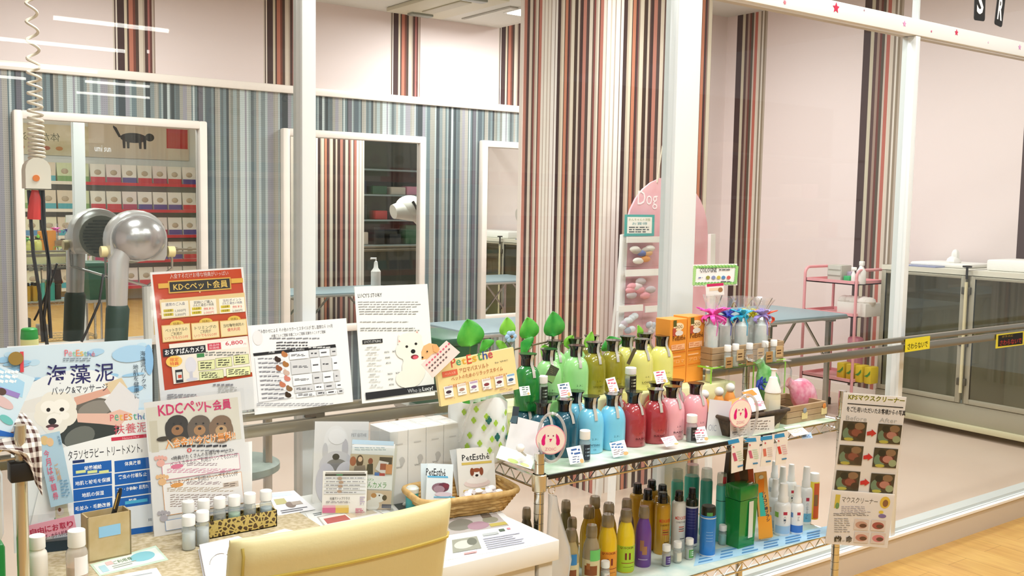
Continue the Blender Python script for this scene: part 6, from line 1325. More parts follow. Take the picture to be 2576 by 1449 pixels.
for i, (nm, col, u) in enumerate(rib):
    y = cy_+.035+(.035 if i % 2 else 0); p = onY(u, 785, y); x = min(max(p.x, c0.x+.03), c1.x-.028); zt_b = p.z; R = .021
    r = thing('cologne_bottle', 'cellophane wrapped cologne bottle tied with a %s ribbon in the wooden crate' % nm, 'bottle', (x, y, zb_+.0055), 'wrapped cologne bottles in the wooden crate')
    H = zt_b-zb_-.012
    MB().lathe([(R, 0), (R, H*.75), (R*.5, H*.82), (R*.5, H*.92), (0, H*.92)], M('eef0ec', .3, noise=(30, 'cfe0da', .2)), 16, (x, y, zb_+.0055)).build('bottle_body', r)
    MB().lathe([(R*1.25, 0), (R*1.3, H*.7), (R*.45, H*1.0), (R*.4, H*1.03), (R*1.2, H*1.25), (R*1.5+.004*(i % 3), H*1.38)], m_cel, 9, (x, y, zb_+.0058), cap=False).build('cellophane', r, 20)
    m = MB(); rn = random.Random(i+5); mr = M(col, .35); z = zb_+H*1.01
    for k in range(34 if i == 0 else 15):
        a = rn.uniform(0, 2*pi); L = rn.uniform(.026, .048 if i else .062); m.tube([(x+L*t*cos(a+q*.6), y+L*t*.5*sin(a)-.006, z+.008*sin(q*3)*1.0+L*.35*q*(1 if k % 3 else -1.6)) for q, t in ((0, .1), (.3, .5), (.6, .9), (.8, 1), (1, .8))], [.004, .008, .0085, .007, .003], mr, 6, flat=.35)
    m.ball((x, y-.008, z), .011, .008, .009, mr, 10, 6).tube([(x, y-.012, z), (x+.005, y-.02, z-.03), (x+.002*i, y-.022, z-.065)], [.003, .004, .002], mr, 5, flat=.4); m.build('ribbon', r, 50)
for i, (u, v) in enumerate(((1831, 868), (1851, 865), (1886, 863), (1925, 858), (1947, 855))):
    y = cy_-.0225; p = onY(u, v, y); r = vial(p.x, y, zb_-.001, .0112, p.z-zb_+.001, 'little white capped tester before the wooden crate, ' + ('leftmost', 'second from left', 'middle', 'second from right', 'rightmost')[i], 'e8e4c8' if i % 2 else 'dfe8e4', None, group='little testers before the wooden crate')
lg = thing('ledge', 'thin clear ledge under the little testers before the crate', 'ledge', ((c0.x+c1.x)/2, cy_-.02, zb_-.006)); MB().box(c0.x+.02, c1.x, cy_-.0355, cy_-.0095, zb_-.0045, zb_-.0015, m_acr).build('plate', lg, 0)
MB().box(c0.x+.04, c0.x+.05, cy_-.03, cy_-.02, RZ if False else Z1, zb_-.0045, m_acr).box(c1.x-.05, c1.x-.04, cy_-.03, cy_-.02, Z1, zb_-.0045, m_acr).build('support', lg, 0)
for i, (u, v) in enumerate(((1834, 912), (1862, 893), (1886, 905), (1913, 890), (1935, 898), (1960, 884))):
    p = onY(u, v, cy_-.037); mp = mpp(p); w2 = 13*mp; h2 = 14*mp
    r = thing('name_tag', 'tan wooden name tag before the crate, '+('leftmost of six', 'second of six', 'third of six', 'fourth of six', 'fifth of six', 'rightmost of six'
        )[i], 'tag', (p.x, p.y, p.z-h2), 'tan name tags before the wooden crate'); MB().box(p.x-w2, p.x+w2, p.y-.0012, p.y, p.z-h2, p.z+h2, M(('b58a54', 'c9a878')[i % 2], .5), .0005, 1).build('plate', r, 0)
    m = MB()
    for k in range(2): m.box(p.x-w2*.7, p.x+w2*.5, p.y-.0016, p.y-.0013, p.z+h2*(.1-.5*k), p.z+h2*(.3-.5*k), INK('5a3a20'))
    m.build('lettering', r, 0)
s = Sheet([(1745, 666), (1857, 663), (1852, 718), (1741, 720)], yref(1800, 700, 2.25), 20, 4)
for i in range(26):
    t = i/26.; s.ell(1748+t*106, 671+(i % 2)*2-t*3, 4, 3, ('9fd07a', '6fae5c')[i % 2]); s.ell(1746+t*104, 715-(i % 2)*2-t*2, 4, 3, ('a8d484', '7fb86a')[i % 2])
for i in range(10): s.ell(1747-i*.3, 675+i*4.4, 4, 3, 'a9d486'); s.ell(1853-i*.4, 672+i*4.4, 4, 3, '94c878')
s.text(1760, 674, 1802, 685, 'COLOGNE', '2c2c30', .006); s.lines(1808, 676, 1844, 681, 1, '6a6a6a', .6, 3); s.lines(1756, 697, 1770, 700, 1, '6a7aa8', .8, 4)
for x, c in ((1780, '9a9a48'), (1794, '8a94b8'), (1807, 'c8b84a'), (1819, '5a8ab8'), (1832, 'd0605a')): s.ell(x, 698, 5, 4.5, c)
s.lines(1812, 707, 1838, 710, 1, '4a4a50', .7, 8); cs = s.build('cologne_sign', 'white cologne sign with leafy border above the ribboned bottles', 'sign', 'f6f3ee', .0015)
a_ = s.at(0, -s.h/2, -.003); MB().tube([a_+V((0, 0, .03)), (a_.x, a_.y, RZ)], .0025, M('e8e4dc', .4), 6).build('stick', cs)
s = Sheet([(1775, 717), (1822, 712), (1820, 742), (1776, 744)], yref(1798, 728, 2.24), 20, 4); s.rect(1778, 713, 1820, 720, 'cf2f62'); s.rect(1784, 724, 1816, 731, 'efd2b0'); s.ell(1812, 729, 6, 6, 'a87850'); tg_ = s.build('small_sign', 'small sign with a crimson bar under the cologne sign', 'sign', 'f4ece2', .001)
a_ = s.at(0, -s.h/2, -.002); MB().tube([a_+V((0, 0, .01)), (a_.x, a_.y, RZ)], .002, M('e8e4dc', .4), 6).build('stick', tg_)
# second crate with gift wraps and the pump bottle
y2 = 1.915; k0, k1 = onY(1980, 1045, y2), onY(2103, 1030, y2); z2b, z2t = Z1, onY(1982, 1024, y2).z
r = thing('wooden_crate', 'wooden crate with pink and green gift wraps at the right shelf end', 'crate', ((k0.x+k1.x)/2, y2+.07, Z1)); w_ = MB()
x1_ = min(k1.x, PXR-.035)
for k in range(3):
    z0 = z2b+k*(z2t-z2b)/3; z1 = z0+(z2t-z2b)/3-.0012
    w_.box(k0.x, x1_, y2, y2+.008, z0, z1, m_wood, .001, 1).box(k0.x, x1_, y2+.152, y2+.16, z0, z1, m_wood, .001, 1).box(k0.x, k0.x+.008, y2+.008, y2+.152, z0, z1, m_wood).box(x1_-.008, x1_, y2+.008, y2+.152, z0, z1, m_wood)
w_.box(k0.x+.008, x1_-.008, y2+.008, y2+.152, z2b, z2b+.004, m_wood); w_.build('crate_body', r, 30)
for i, (u, v, c) in enumerate(((2024, 1042, 'd9c48a'), (2073, 1030, 'e0c890'))):
    p = onY(u, v, y2-.001); m = MB().box(p.x-.014, p.x+.014, y2-.002, y2-.0008, p.z-.015, p.z+.006, M(c, .5)).ball((p.x, y2-.002, p.z+.012), .009, .0015, .009, M(('8a94a0', 'd8843a')[i], .5), 10, 6); tag(m.build('dog_tag'), ('grey', 'orange')[i]+' dog shaped tag on the front of the right wooden crate', 'tag')
def wrap_bag(name, lab, c, col, ru, tilt):
    r = thing(name, lab, 'gift', (c.x, c.y, c.z)); m = MB(); rn = random.Random(len(lab)); vs = []
    m.T = Matrix.Translation(c) @ Matrix.Rotation(tilt, 4, 'Y')
    n = 18
    for j in range(8):
        t = j/7; rr = ru*(.55+.45*sin(pi*min(t*1.3, 1)))*(1 if t < .85 else .6)
        for i in range(n): vs.append((rr*1.05*cos(2*pi*i/n)*(1+rn.uniform(-.07, .07)), rr*.5*sin(2*pi*i/n)*(1+rn.uniform(-.07, .07)), ru*3.1*(t-.5)))
    fs = [(j*n+i, j*n+(i+1) % n, (j+1)*n+(i+1) % n, (j+1)*n+i) for j in range(7) for i in range(n)]+[tuple(range(n))[::-1], tuple(7*n+i for i in range(n))]
    m.add(vs, fs, M(col, .25, noise=(40, 'f3c3cf' if col[0] == 'd' else '9ad08a', .25), coat=.6)); m.build('wrapped_gift', r, 25)
    m = MB(); m.T = Matrix.Translation(c) @ Matrix.Rotation(tilt, 4, 'Y'); m.lathe([(ru*.35, ru*1.45), (ru*.3, ru*1.6), (ru*.8, ru*2.0), (ru*.95, ru*2.35)], m_cel, 9, cap=False, sy=.6); m.build('cellophane_top', r, 20); return r
pc_ = onY(2020, 992, y2+.075); wrap_bag('gift_wrap', 'pink cellophane gift wrap lying slanted in the right wooden crate', V((pc_.x, y2+.085, pc_.z+.004)), 'dd5f86', .05, -1.0)
gc = onY(1955, 1000, y2+.05); gx = k0.x+.048; r = wrap_bag('gift_wrap', 'green cellophane gift wrap with a navy ribbon behind the pump bottle', V((gx-.005, y2+.12, Z1+.115)), '3f9a3c', .05, -.5)
rbp = onY(1912, 962, y2+.1); m = MB(); rn = random.Random(3)
for k in range(7): a = k*.9; m.tube([rbp, rbp+V((.022*cos(a), -.01, .018*sin(a))), rbp+V((.03*cos(a+.4), -.012, .012*sin(a+.5)-.01))], [.003, .006, .003], M('28409a', .35), 6, flat=.4)
m.ball(tuple(rbp), .012, .01, .01, M('2f4cae', .35), 10, 6); m.build('ribbon', r, 50)
p = onZ(1957, 1088, Z1); p.y = 1.895; p.x = onY(1957, 1080, 1.9).x; mp = mpp(p); zc1 = onY(1957, 990, 1.9).z; zc2 = onY(1957, 960, 1.9).z; zc3 = onY(1957, 932, 1.9).z
px_ = p.x; r = thing('pump_bottle', 'cream bottle with a white pump between basket and right crate', 'bottle', (px_, 1.925, Z1)); R = 20*mp
R = min(R, (k0.x-.001-px_)*.97) if k0.x-px_ > .012 else R
MB().lathe([(R*.95, 0), (R, .004), (R, zc1-Z1-.012), (R*.9, zc1-Z1)], M('ddd6b8', .35), 22, (px_, 1.925, Z1)).build('bottle_body', r)
MB().lathe([(R*1.02, zc1-Z1), (R*1.02, zc1-Z1+.006), (R*.55, zc2-Z1), (R*.5, zc2-Z1+.008), (R*.3, zc2-Z1+.012), (R*.25, zc3-Z1-.006), (R*.45, zc3-Z1), (0, zc3-Z1)], M('f6f4f0', .35), 22, (px_, 1.925, Z1)).build('pump', r)
lb = MB(); wrap(lb, px_, 1.925, R, radians(-165), radians(-70), Z1+.02, zc1-Z1+Z1-.02, 'e9e3cc'); lb.build('label', r, 30)
# flyer and tags at the shelf edge
card('flyer', 'orange tinted flyer resting on the top shelf edge', 'flyer', [(1968, 1076), (2008, 1069), (2040, 1090), (2000, 1097)], yref(2000, 1085, 1.868), 0, 62, 'f3e2d4', lambda s: s.lines(1985, 1078, 2020, 1090, 3, 'e0b8a0', .4, 3))
card('small_tag', 'small pale blue tag hanging at the right of the orange flyer', 'tag', [(2012, 1091), (2038, 1088), (2046, 1101), (2020, 1104)], yref(2028, 1096, 1.86), 0, 30, 'bcd4ee', lambda s: s.lines(2018, 1093, 2040, 1101, 2, '5a8ac8', .5, 3))
for i, px in enumerate(([(1830, 1108), (1857, 1103), (1881, 1177), (1850, 1187)], [(1871, 1103), (1901, 1101), (1916, 1173), (1889, 1177)], [(1912, 1099), (1942, 1095), (1947, 1168), (1920, 1172)], [(1944, 1094), (1972, 1089), (1988, 1161), (1962, 1166)])):
    s = Sheet(px, yref(px[0][0], px[0][1], 1.866), 10, -6); (x0, y0), (x1, y1), (x2, y2_), (x3, y3) = px
    X = lambda a, b: ((x0*(1-a)+x1*a)*(1-b)+(x3*(1-a)+x2*a)*b, (y0*(1-a)+y1*a)*(1-b)+(y3*(1-a)+y2_*a)*b)
    s.poly([X(0, 0), X(1, 0), X(1, .13), X(0, .13)], '3a9ad8'); s.poly([X(.12, .42), X(.38, .42), X(.38, .68), X(.12, .68)], ('c85a7a', 'cf6a86', 'dc7a68', 'd84a44')[i])
    for k in range(5): s.poly([X(.48, .4+k*.07), X(.9, .4+k*.07), X(.9, .43+k*.07), X(.48, .43+k*.07)], ('c8d8c0', 'c0dcc4', 'd8c8c8', 'e0b8c0')[i])
    s.poly([X(.25, .84), X(.7, .84), X(.7, .89), X(.25, .89)], '4a8ab8'); s.poly([X(.3, .2), X(.42, .2), X(.42, .26), X(.3, .26)], 'd86a70')
    s.build('strip_tag', 'blue topped leaflet strip hanging under the top shelf, '+('leftmost of four', 'second of four', 'third of four', 'rightmost of four')[i], 'tag', 'f6f2ee', .0015, group='blue topped strips under the top shelf')
# mouth cleaner boards on the right post
s = Sheet([(2124, 988), (2284, 999), (2246, 1243), (2094, 1232)], yref(2105, 1120, FY-.03), 30, 0)
s.text(2134, 996, 2276, 1010, 'KPSマウスクリーナー', 'd9d232', .05); s.text(2134, 996, 2276, 1010, 'KPSマウスクリーナー', '3a3a1e', .004); s.rect(2132, 1019, 2272, 1021.5, '242424'); s.text(2130, 1027, 2278, 1042, 'をご使用いただいたお客様からの写真', '1e1e1e', .012)
s.text(2128, 1047, 2180, 1058, 'Before', 'b8b8b6'); s.text(2212, 1052, 2256, 1063, 'After', 'b8b8b6')
for i, (xa, xb, ya) in enumerate(((2118, 2206, 1062), (2109, 2196, 1122), (2101, 2188, 1186))):
    for j, x in enumerate((xa, xb)):
        y0 = ya+j*5-(0 if j else 2); rn = random.Random(i*7+j); s.rect(x, y0, x+60, y0+49, '3f3a2c')
        s.ell(x+16, y0+30, 15, 16, '6a8468'); s.ell(x+34, y0+26, 19, 14, '5a2a22'); s.ell(x+36, y0+28, 13, 9, ('8a4a3c', 'b47a6a')[j]); s.ell(x+44, y0+12, 13, 9, '8a6a4c'); s.ell(x+22, y0+12, 10, 9, '20241c'); s.ell(x+16, y0+44, 12, 4, 'b8b04a'); s.ell(x+48, y0+38, 10, 9, ('3a2a20', '96a078')[j])
    s.poly([(xa+62, ya+24), (xa+74, ya+21), (xa+74, ya+17), (xa+86, ya+28), (xa+73, ya+36), (xa+73, ya+32), (xa+62, ya+33)], 'c8282c')
s.build('notice_board', 'upper mouth cleaner board with three before and after photo pairs', 'sign', 'ece6e0', .003, sleeve=.002)
s = Sheet([(2087, 1232), (2246, 1245), (2237, 1378), (2082, 1368)], yref(2100, 1300, FY-.038), 30, 0)
s.text(2118, 1252, 2208, 1266, 'マウスクリーナー', '3c3c3c'); s.rect(2100, 1244, 2112, 1278, 'd8c34a'); s.ell(2106, 1272, 5, 8, '6a9a5a'); s.ell(2226, 1264, 13, 15, 'e8c44a'); s.ell(2227, 1266, 7, 9, '8a5a3a'); s.ell(2219, 1298, 10, 5, '7a6aa8'); s.ell(2216, 1288, 6, 4, 'e8d04a')
s.lines(2116, 1272, 2192, 1290, 4, 'a8a4b4', .35, 4); s.lines(2096, 1290, 2196, 1298, 2, '6a6a70', .35, 6); s.lines(2098, 1302, 2138, 1340, 7, '8a8a8c', .3, 9)
for x, y, c in ((2148, 1306, 'c89a8a'), (2190, 1308, 'a84a4a'), (2148, 1338, 'c8887a'), (2190, 1340, 'd8808a')): s.rect(x, y, x+36, y+27, 'e3d4cc'); s.ell(x+18, y+14, 15, 9, c); s.ell(x+22, y+16, 9, 5, '5a3430')
s.text(2098, 1347, 2116, 1364, '歯', '1a1a1a', .02); s.text(2118, 1358, 2124, 1362, 'が', '1a1a1a'); s.text(2127, 1347, 2143, 1364, '命', '1a1a1a', .02)
s.build('notice_board', 'lower mouth cleaner leaflet board with four small photos on the right post', 'sign', 'eeeae8', .003, sleeve=.002)
# warning signs on the guard rail
s = Sheet([(2277, 853), (2339, 846), (2339, 876), (2278, 887)], yref(2300, 868, 2.326), 0, 0); s.text(2283, 861, 2334, 876, 'さわらないで', '2a2608', .012); s.rect(2296, 853, 2322, 856, '6a6420') if False else None; s.build('warning_sign', 'yellow warning sign with black characters on the guard rail', 'sign', 'ead91e', .002)
s = Sheet([(2507, 842), (2577, 832), (2576, 868), (2505, 876)], yref(2540, 855, 2.326), 0, 0); s.poly([(2511, 844), (2573, 836), (2572, 865), (2510, 872)], '1c1614'); s.text(2515, 853, 2570, 866, 'さわらないで', 'b8322a', .012); s.text(2520, 843, 2548, 848, 'ガラスに', 'c8a820'); s.build('warning_sign', 'black warning sign with red characters and yellow border on the guard rail', 'sign', 'e6d626', .002)

# ---------------------------------------------------------------- second shelf
def bt(kind, name, lab, u, vt, H, R, cols, z=Z2, grp=None, off=0, extra=None, ymin=None):
    """a bottle placed by the pixel of its top, known height"""
    p = onZ(u, vt, z+H); x, y = p.x, p.y
    if ymin and y < ymin: y = ymin; x = onY(u, vt, y).x
    r = thing(name, lab, 'bottle', (x, y, z), grp); body, cap = cols[0], cols[1]
    bm = body if not isinstance(body, str) else M(body, .28, coat=.3); cm = cap if not isinstance(cap, str) else M(cap, .3)
    if kind == 'round':
        MB().lathe([(R*.92, 0), (R, .004), (R, H*.5), (R*.97, H*.57), (R*.88, H*.66), (R*.68, H*.75), (R*.58, H*.79), (R*.56, H*.84)], bm, 22, (x, y, z)).build('bottle_body', r, 60)
        MB().lathe([(R*.64, H*.81), (R*.66, H*.84), (R*.64, H*.95), (R*.54, H), (0, H)], cm, 18, (x, y, z)).build('cap', r, 40)
    elif kind == 'cyl':
        MB().lathe([(R*.95, 0), (R, .004), (R, H*.76), (R*.94, H*.8), (R*.7, H*.83)], bm, 22, (x, y, z)).build('bottle_body', r, 50)
        MB().lathe([(R*.62, H*.82), (R*.62, H*.9), (R*.56, H*.905), (R*.55, H*.98), (R*.48, H), (0, H)], cm, 18, (x, y, z)).build('cap', r, 40)
    elif kind == 'spray':
        MB().lathe([(R*.95, 0), (R, .004), (R, H*.56), (R*.9, H*.62), (R*.5, H*.66)], bm, 20, (x, y, z)).build('bottle_body', r, 50)
        MB().lathe([(R*.66, H*.65), (R*.66, H*.74), (R*.56, H*.76), (R*.5, H*.97), (R*.44, H), (0, H)], cm, 16, (x, y, z)).build('spray_cap', r, 40)
    elif kind == 'can':
        MB().lathe([(R*.97, 0), (R, .003), (R, H*.8), (R*.9, H*.83)], bm, 22, (x, y, z)).build('bottle_body', r, 50)
        MB().lathe([(R*.92, H*.82), (R*.92, H*.95), (R*.84, H), (0, H)], cm, 20, (x, y, z)).build('cap', r, 40)
    if extra:
        t = MB(); extra(t, x, y, z, R, H, face_ang(x, y, off)); t.build('label', [c for c in r.children if c.name.startswith('bottle_body')][0], 30)
    return r
g2 = 'pet shampoo bottles on the second shelf'
m_brn = clear('brown_cap', (.85, .8, .7), k=1.5, body=.6, bodycol='9b8d6f')
def lab_q(t, x, y, z, R, H, a, c1, ink): 
    wrap(t, x, y, R, a-1.5, a+1.5, z+.004, z+H*.44, c1, 16); wtext(t, x, y, R, a+.2, .042, z+H*.41, .007, 'QUICKER', ink, .01, 1.02)
    for sx in (-1, 1): wrap(t, x, y, R, a+.3+sx*.22-.1, a+.3+sx*.22+.1, z+H*.22, z+H*.33, M('7a1f1c', .5), 3, 1.02)
    wrap(t, x, y, R, a-.4, a+1.2, z+H*.16, z+H*.17, M('a0301e', .5), 8, 1.02); wrap(t, x, y, R, a-.2, a+1.0, z+H*.1, z+H*.105, M(ink, .5), 8, 1.02)
def lab_d(t, x, y, z, R, H, a, patch, patchc):
    wrap(t, x, y, R, a-1.4, a+1.4, z+.004, z+H*.46, 'dccfa4', 16); wrap(t, x, y, R, a-.75, a+.75, z+H*.2, z+H*.36, M('8a4a20', .5), 10, 1.02); wrap(t, x, y, R, a-.5, a-.1, z+H*.3, z+H*.4, M('a8642c', .5), 4, 1.025); wtext(t, x, y, R, a+.1, .032, z+H*.12, .005, 'SPECETREE', '3a3424', 0, 1.02)
    wrap(t, x, y, R, a-.7+patch, a+.8+patch, z+H*.44, z+H*.62, patchc, 8, 1.025)
def lab_m(t, x, y, z, R, H, a, ink, w2):
    wtext(t, x, y, R, a+.45, .038, z+H*.56, .010, 'MEDICATED', 'd8402a', .01); wtext(t, x, y, R, a+.45, .032, z+H*.49, .006, w2, ink)
    for k in range(3): wrap(t, x, y, R, a+.1, a+.9, z+H*(.4-.035*k), z+H*(.415-.035*k), M('c8502c' if k != 1 else '6a3020', .5), 6)
    wrap(t, x, y, R, a+.3, a+1.1, z+H*.2, z+H*.212, M(ink, .5), 6)
m_yc = clear('amber_shampoo', (.95, .85, .4), k=1.5, body=.8, bodycol='d9a51e')
bt('round', 'shampoo_bottle', 'cream dog picture bottle with a blue patch, leftmost at the front of the second shelf', 1437, 1331, .165, .0235, ('b5a472', m_brn), grp=g2, extra=lambda *q: lab_d(*q, 0, '2f86c8'))
bt('round', 'shampoo_bottle', 'brown dog picture bottle with a round green sticker on the second shelf', 1489, 1320, .168, .0245, ('a8997a', m_brn), grp=g2, extra=lambda *q: lab_d(*q, .6, '6fcf72'))
bt('round', 'shampoo_bottle', 'yellow bottle with an orange label at the front of the second shelf', 1530, 1293, .178, .0275, ('edc522', m_brn), grp=g2, extra=lambda *q: lab_q(*q, 'ee9a2c', '7a2a18'))
bt('round', 'shampoo_bottle', 'yellow bottle with a lime green label at the front of the second shelf', 1576, 1281, .178, .0262, ('eed42a', m_brn), grp=g2, extra=lambda *q: lab_q(*q, 'b4d433', '6a4a1c'))
bt('round', 'shampoo_bottle', 'purple bottle with a dog picture at the front of the second shelf', 1621, 1273, .175, .0235, ('6a3f94', m_brn), grp=g2, extra=lambda t, x, y, z, R, H, a: (wrap(t, x, y, R, a-.4, a+.1, z+H*.28, z+H*.46, M('9a6a4c', .5), 4), wrap(t, x, y, R, a-.1, a+.5, z+H*.22, z+H*.36, M('a8744c', .5), 5), wrap(t, x, y, R, a-.6, a+.6, z+H*.13, z+H*.145, M('b8a8c8', .5), 6)))
bt('cyl', 'shampoo_bottle', 'clear amber medicated bottle with a black cap at the front of the second shelf', 1668, 1238, .185, .0245, (m_yc, m_cap), grp=g2, extra=lambda *q: lab_m(*q, '4a3410', 'SHAMPOO'))
bt('cyl', 'conditioner_bottle', 'white medicated bottle with a black cap right of the amber one', 1709, 1234, .18, .0215, ('f0eee8', m_cap), grp=g2, extra=lambda *q: lab_m(*q, '2a2a2e', 'CONDITIONER'))
bt('cyl', 'lotion_bottle', 'navy labelled white bottle with a black cap on the second shelf', 1742, 1227, .18, .0195, ('1e2418', M('17151a', .3)), grp=g2, extra=lambda t, x, y, z, R, H, a: (wrap(t, x, y, R, a-1.5, a+1.5, z+.002, z+H*.7, 'e4e4e8', 14), wrap(t, x, y, R, a-1.45, a+1.45, z+.01, z+H*.67, M('2f3276', .4), 14, 1.015), [wrap(t, x, y, R, a-.7, a+.7, z+H*(.62-.05*k), z+H*(.627-.05*k), M('6a70a8', .5), 6, 1.02) for k in range(7)]))
bt('can', 'lotion_bottle', 'bright blue bottle with a dark top and green sticker on the second shelf', 1783, 1272, .15, .0235, ('2a7fcc', M('20241c', .25)), grp=g2, extra=lambda t, x, y, z, R, H, a: (wrap(t, x, y, R, a-1.5, a+1.5, z+.001, z+.005, 'dfe6ea', 12), wrap(t, x, y, R, a-1.5, a+1.5, z+H*.77, z+H*.79, 'dfe6ea', 12), wrap(t, x, y, R*.93, a-.2, a+.6, z+H*.83, z+H*.9, M('4f9a54', .4), 6, 1.02), [wrap(t, x, y, R, a-.2, a+.7, z+H*(.5-.06*k), z+H*(.508-.06*k), M('9ac8ee', .5), 6) for k in range(4)]))
m_tq = 'mint'; mint = M('5fc9b8', .3, coat=.3); m_cc = clear('clear_cap', (.9, .94, .92), k=1.7, body=.35, bodycol='b9c4b8')
bt('can', 'mousse_can', 'slim mint green can with a clear lid and red sticker beside the green cup', 1817, 1190, .215, .0165, (mint, m_cc), grp=g2, ymin=1.95, extra=lambda t, x, y, z, R, H, a: (wrap(t, x, y, R, a+.2, a+1.0, z+H*.86, z+H*.96, M('c83a48', .4), 5, .98), wrap(t, x, y, R, a-1.3, a+1.3, z+H*.6, z+H*.61, M('22504a', .5), 10)))
# rows behind
for kd_, u, v, H, R, c, cp, lab in (('round', 1424, 1259, .175, .022, '8f8458', m_brn, 'olive brown bottle behind the white hanging bag'), ('round', 1440, 1302, .165, .02, '9a906a', m_brn, 'grey brown bottle behind the blue patch bottle'), ('round', 1325, 1277, .17, .02, '6b5f4a', m_brn, 'dark brown bottle seen left of the chrome post'),
                                   ('round', 1482, 1273, .178, .025, 'dcae22', m_brn, 'yellow bottle behind the round green sticker bottle'), ('round', 1497, 1248, .178, .025, 'd9ab20', m_brn, 'yellow bottle at the very back left of the second shelf'), ('round', 1532, 1265, .178, .025, 'd6a822', m_brn, 'yellow bottle right behind the orange label bottle'),
                                   ('round', 1577, 1255, .175, .0235, '5a4a66', m_brn, 'dull purple bottle behind the lime green label bottle'), ('cyl', 1604, 1215, .185, .0235, m_yc, m_cap, 'clear amber bottle with black cap behind the dull purple bottle'), ('cyl', 1630, 1230, .185, .0235, m_yc, m_cap, 'clear amber bottle with black cap behind the purple bottle'),
                                   ('cyl', 1640, 1207, .185, .0235, m_yc, m_cap, 'clear amber bottle with black cap at the very back of the amber ones'), ('cyl', 1667, 1219, .185, .0235, m_yc, m_cap, 'clear amber bottle hidden behind the front medicated bottle'),
                                   ('can', 1705, 1180, .215, .019, mint, m_cc, 'tall teal can at the back behind the white medicated bottle'), ('can', 1742, 1168, .215, .024, M('3fae9c', .3), m_cc, 'tall teal can with a wide clear lid at the back of the second shelf'), ('can', 1779, 1178, .215, .019, M('54b8a8', .3), m_cc, 'tall teal can at the back behind the bright blue bottle')):
    bt(kd_, 'shampoo_bottle' if kd_ != 'can' else 'mousse_can', lab, u, v, H, R, (c, cp), grp=g2)
# green lidded cup pack, toothbrush pack, brown pack
a = onY(1858, 1360, 1.94); b = onY(1903, 1360, 1.94); zt_ = onY(1872, 1221, 1.95).z; m_gc = clear('green_cup', (.2, .75, .3), k=1.4, body=.72, bodycol='1f9a44')
r = thing('green_canister', 'clear green square canister with a lid on the second shelf', 'canister', ((a.x+b.x)/2, 1.97, Z2))
MB().hexa([(a.x+.006, 1.945, Z2), (b.x-.006, 1.945, Z2), (b.x-.006, 1.995, Z2), (a.x+.006, 1.995, Z2)], [(a.x+.002, 1.94, zt_-.045), (b.x-.002, 1.94, zt_-.045), (b.x-.002, 2.0, zt_-.045), (a.x+.002, 2.0, zt_-.045)], m_gc).build('canister_body', r, 0)
MB().box(a.x, b.x, 1.938, 2.002, zt_-.0445, zt_, m_gc, .005).build('lid', r); MB().box(a.x+(b.x-a.x)*.48, a.x+(b.x-a.x)*.72, 1.9372, 1.9378, Z2+.03, zt_-.05, M('dfe6dc', .4)).build('label', r, 0)
s = Sheet([(1904, 1190), (1924, 1186), (1946, 1352), (1908, 1358)], yref(1926, 1350, 1.945), 15, 8)
s.poly([(1906, 1208), (1922, 1204), (1922, 1240), (1908, 1244)], 'e88a2a'); s.poly([(1909, 1240), (1918, 1238), (1930, 1322), (1914, 1326)], '3fc0b4'); s.poly([(1906, 1300), (1940, 1296), (1944, 1350), (1908, 1356)], 'f0a43a')
for i, ch in enumerate('シリコン歯ブラシ'): s.text(1916+i*1.6, 1236+i*9.6, 1925+i*1.6, 1244+i*9.6, ch, '1e3a5a', .012)
s.ell(1914, 1200, 6, 5, 'd8d8c8'); s.build('toothbrush_pack', 'orange card with a teal silicone toothbrush beside the green canister', 'package', 'd8a860', .006, part='pack')
s = Sheet([(1822, 1132), (1880, 1124), (1900, 1222), (1842, 1232)], yref(1855, 1225, 2.03), 10, -8); s.poly([(1838, 1140), (1850, 1138), (1866, 1226), (1852, 1228)], '7a3a22'); s.poly([(1880, 1178), (1894, 1176), (1898, 1222), (1884, 1222)], 'c85a34'); s.build('brown_pack', 'dark brown slim pack standing behind the green canister', 'package', '3f2a1c', .02, part='pack')
bp2 = s.at(0, -s.h/2, -.012); st_ = MB().box(bp2.x-.025, bp2.x+.025, bp2.y-.004, bp2.y+.03, Z2, bp2.z-.002, M('4a3626', .6), .002); tag(st_.build('support_block'), 'small brown block under the slim brown pack', 'block')
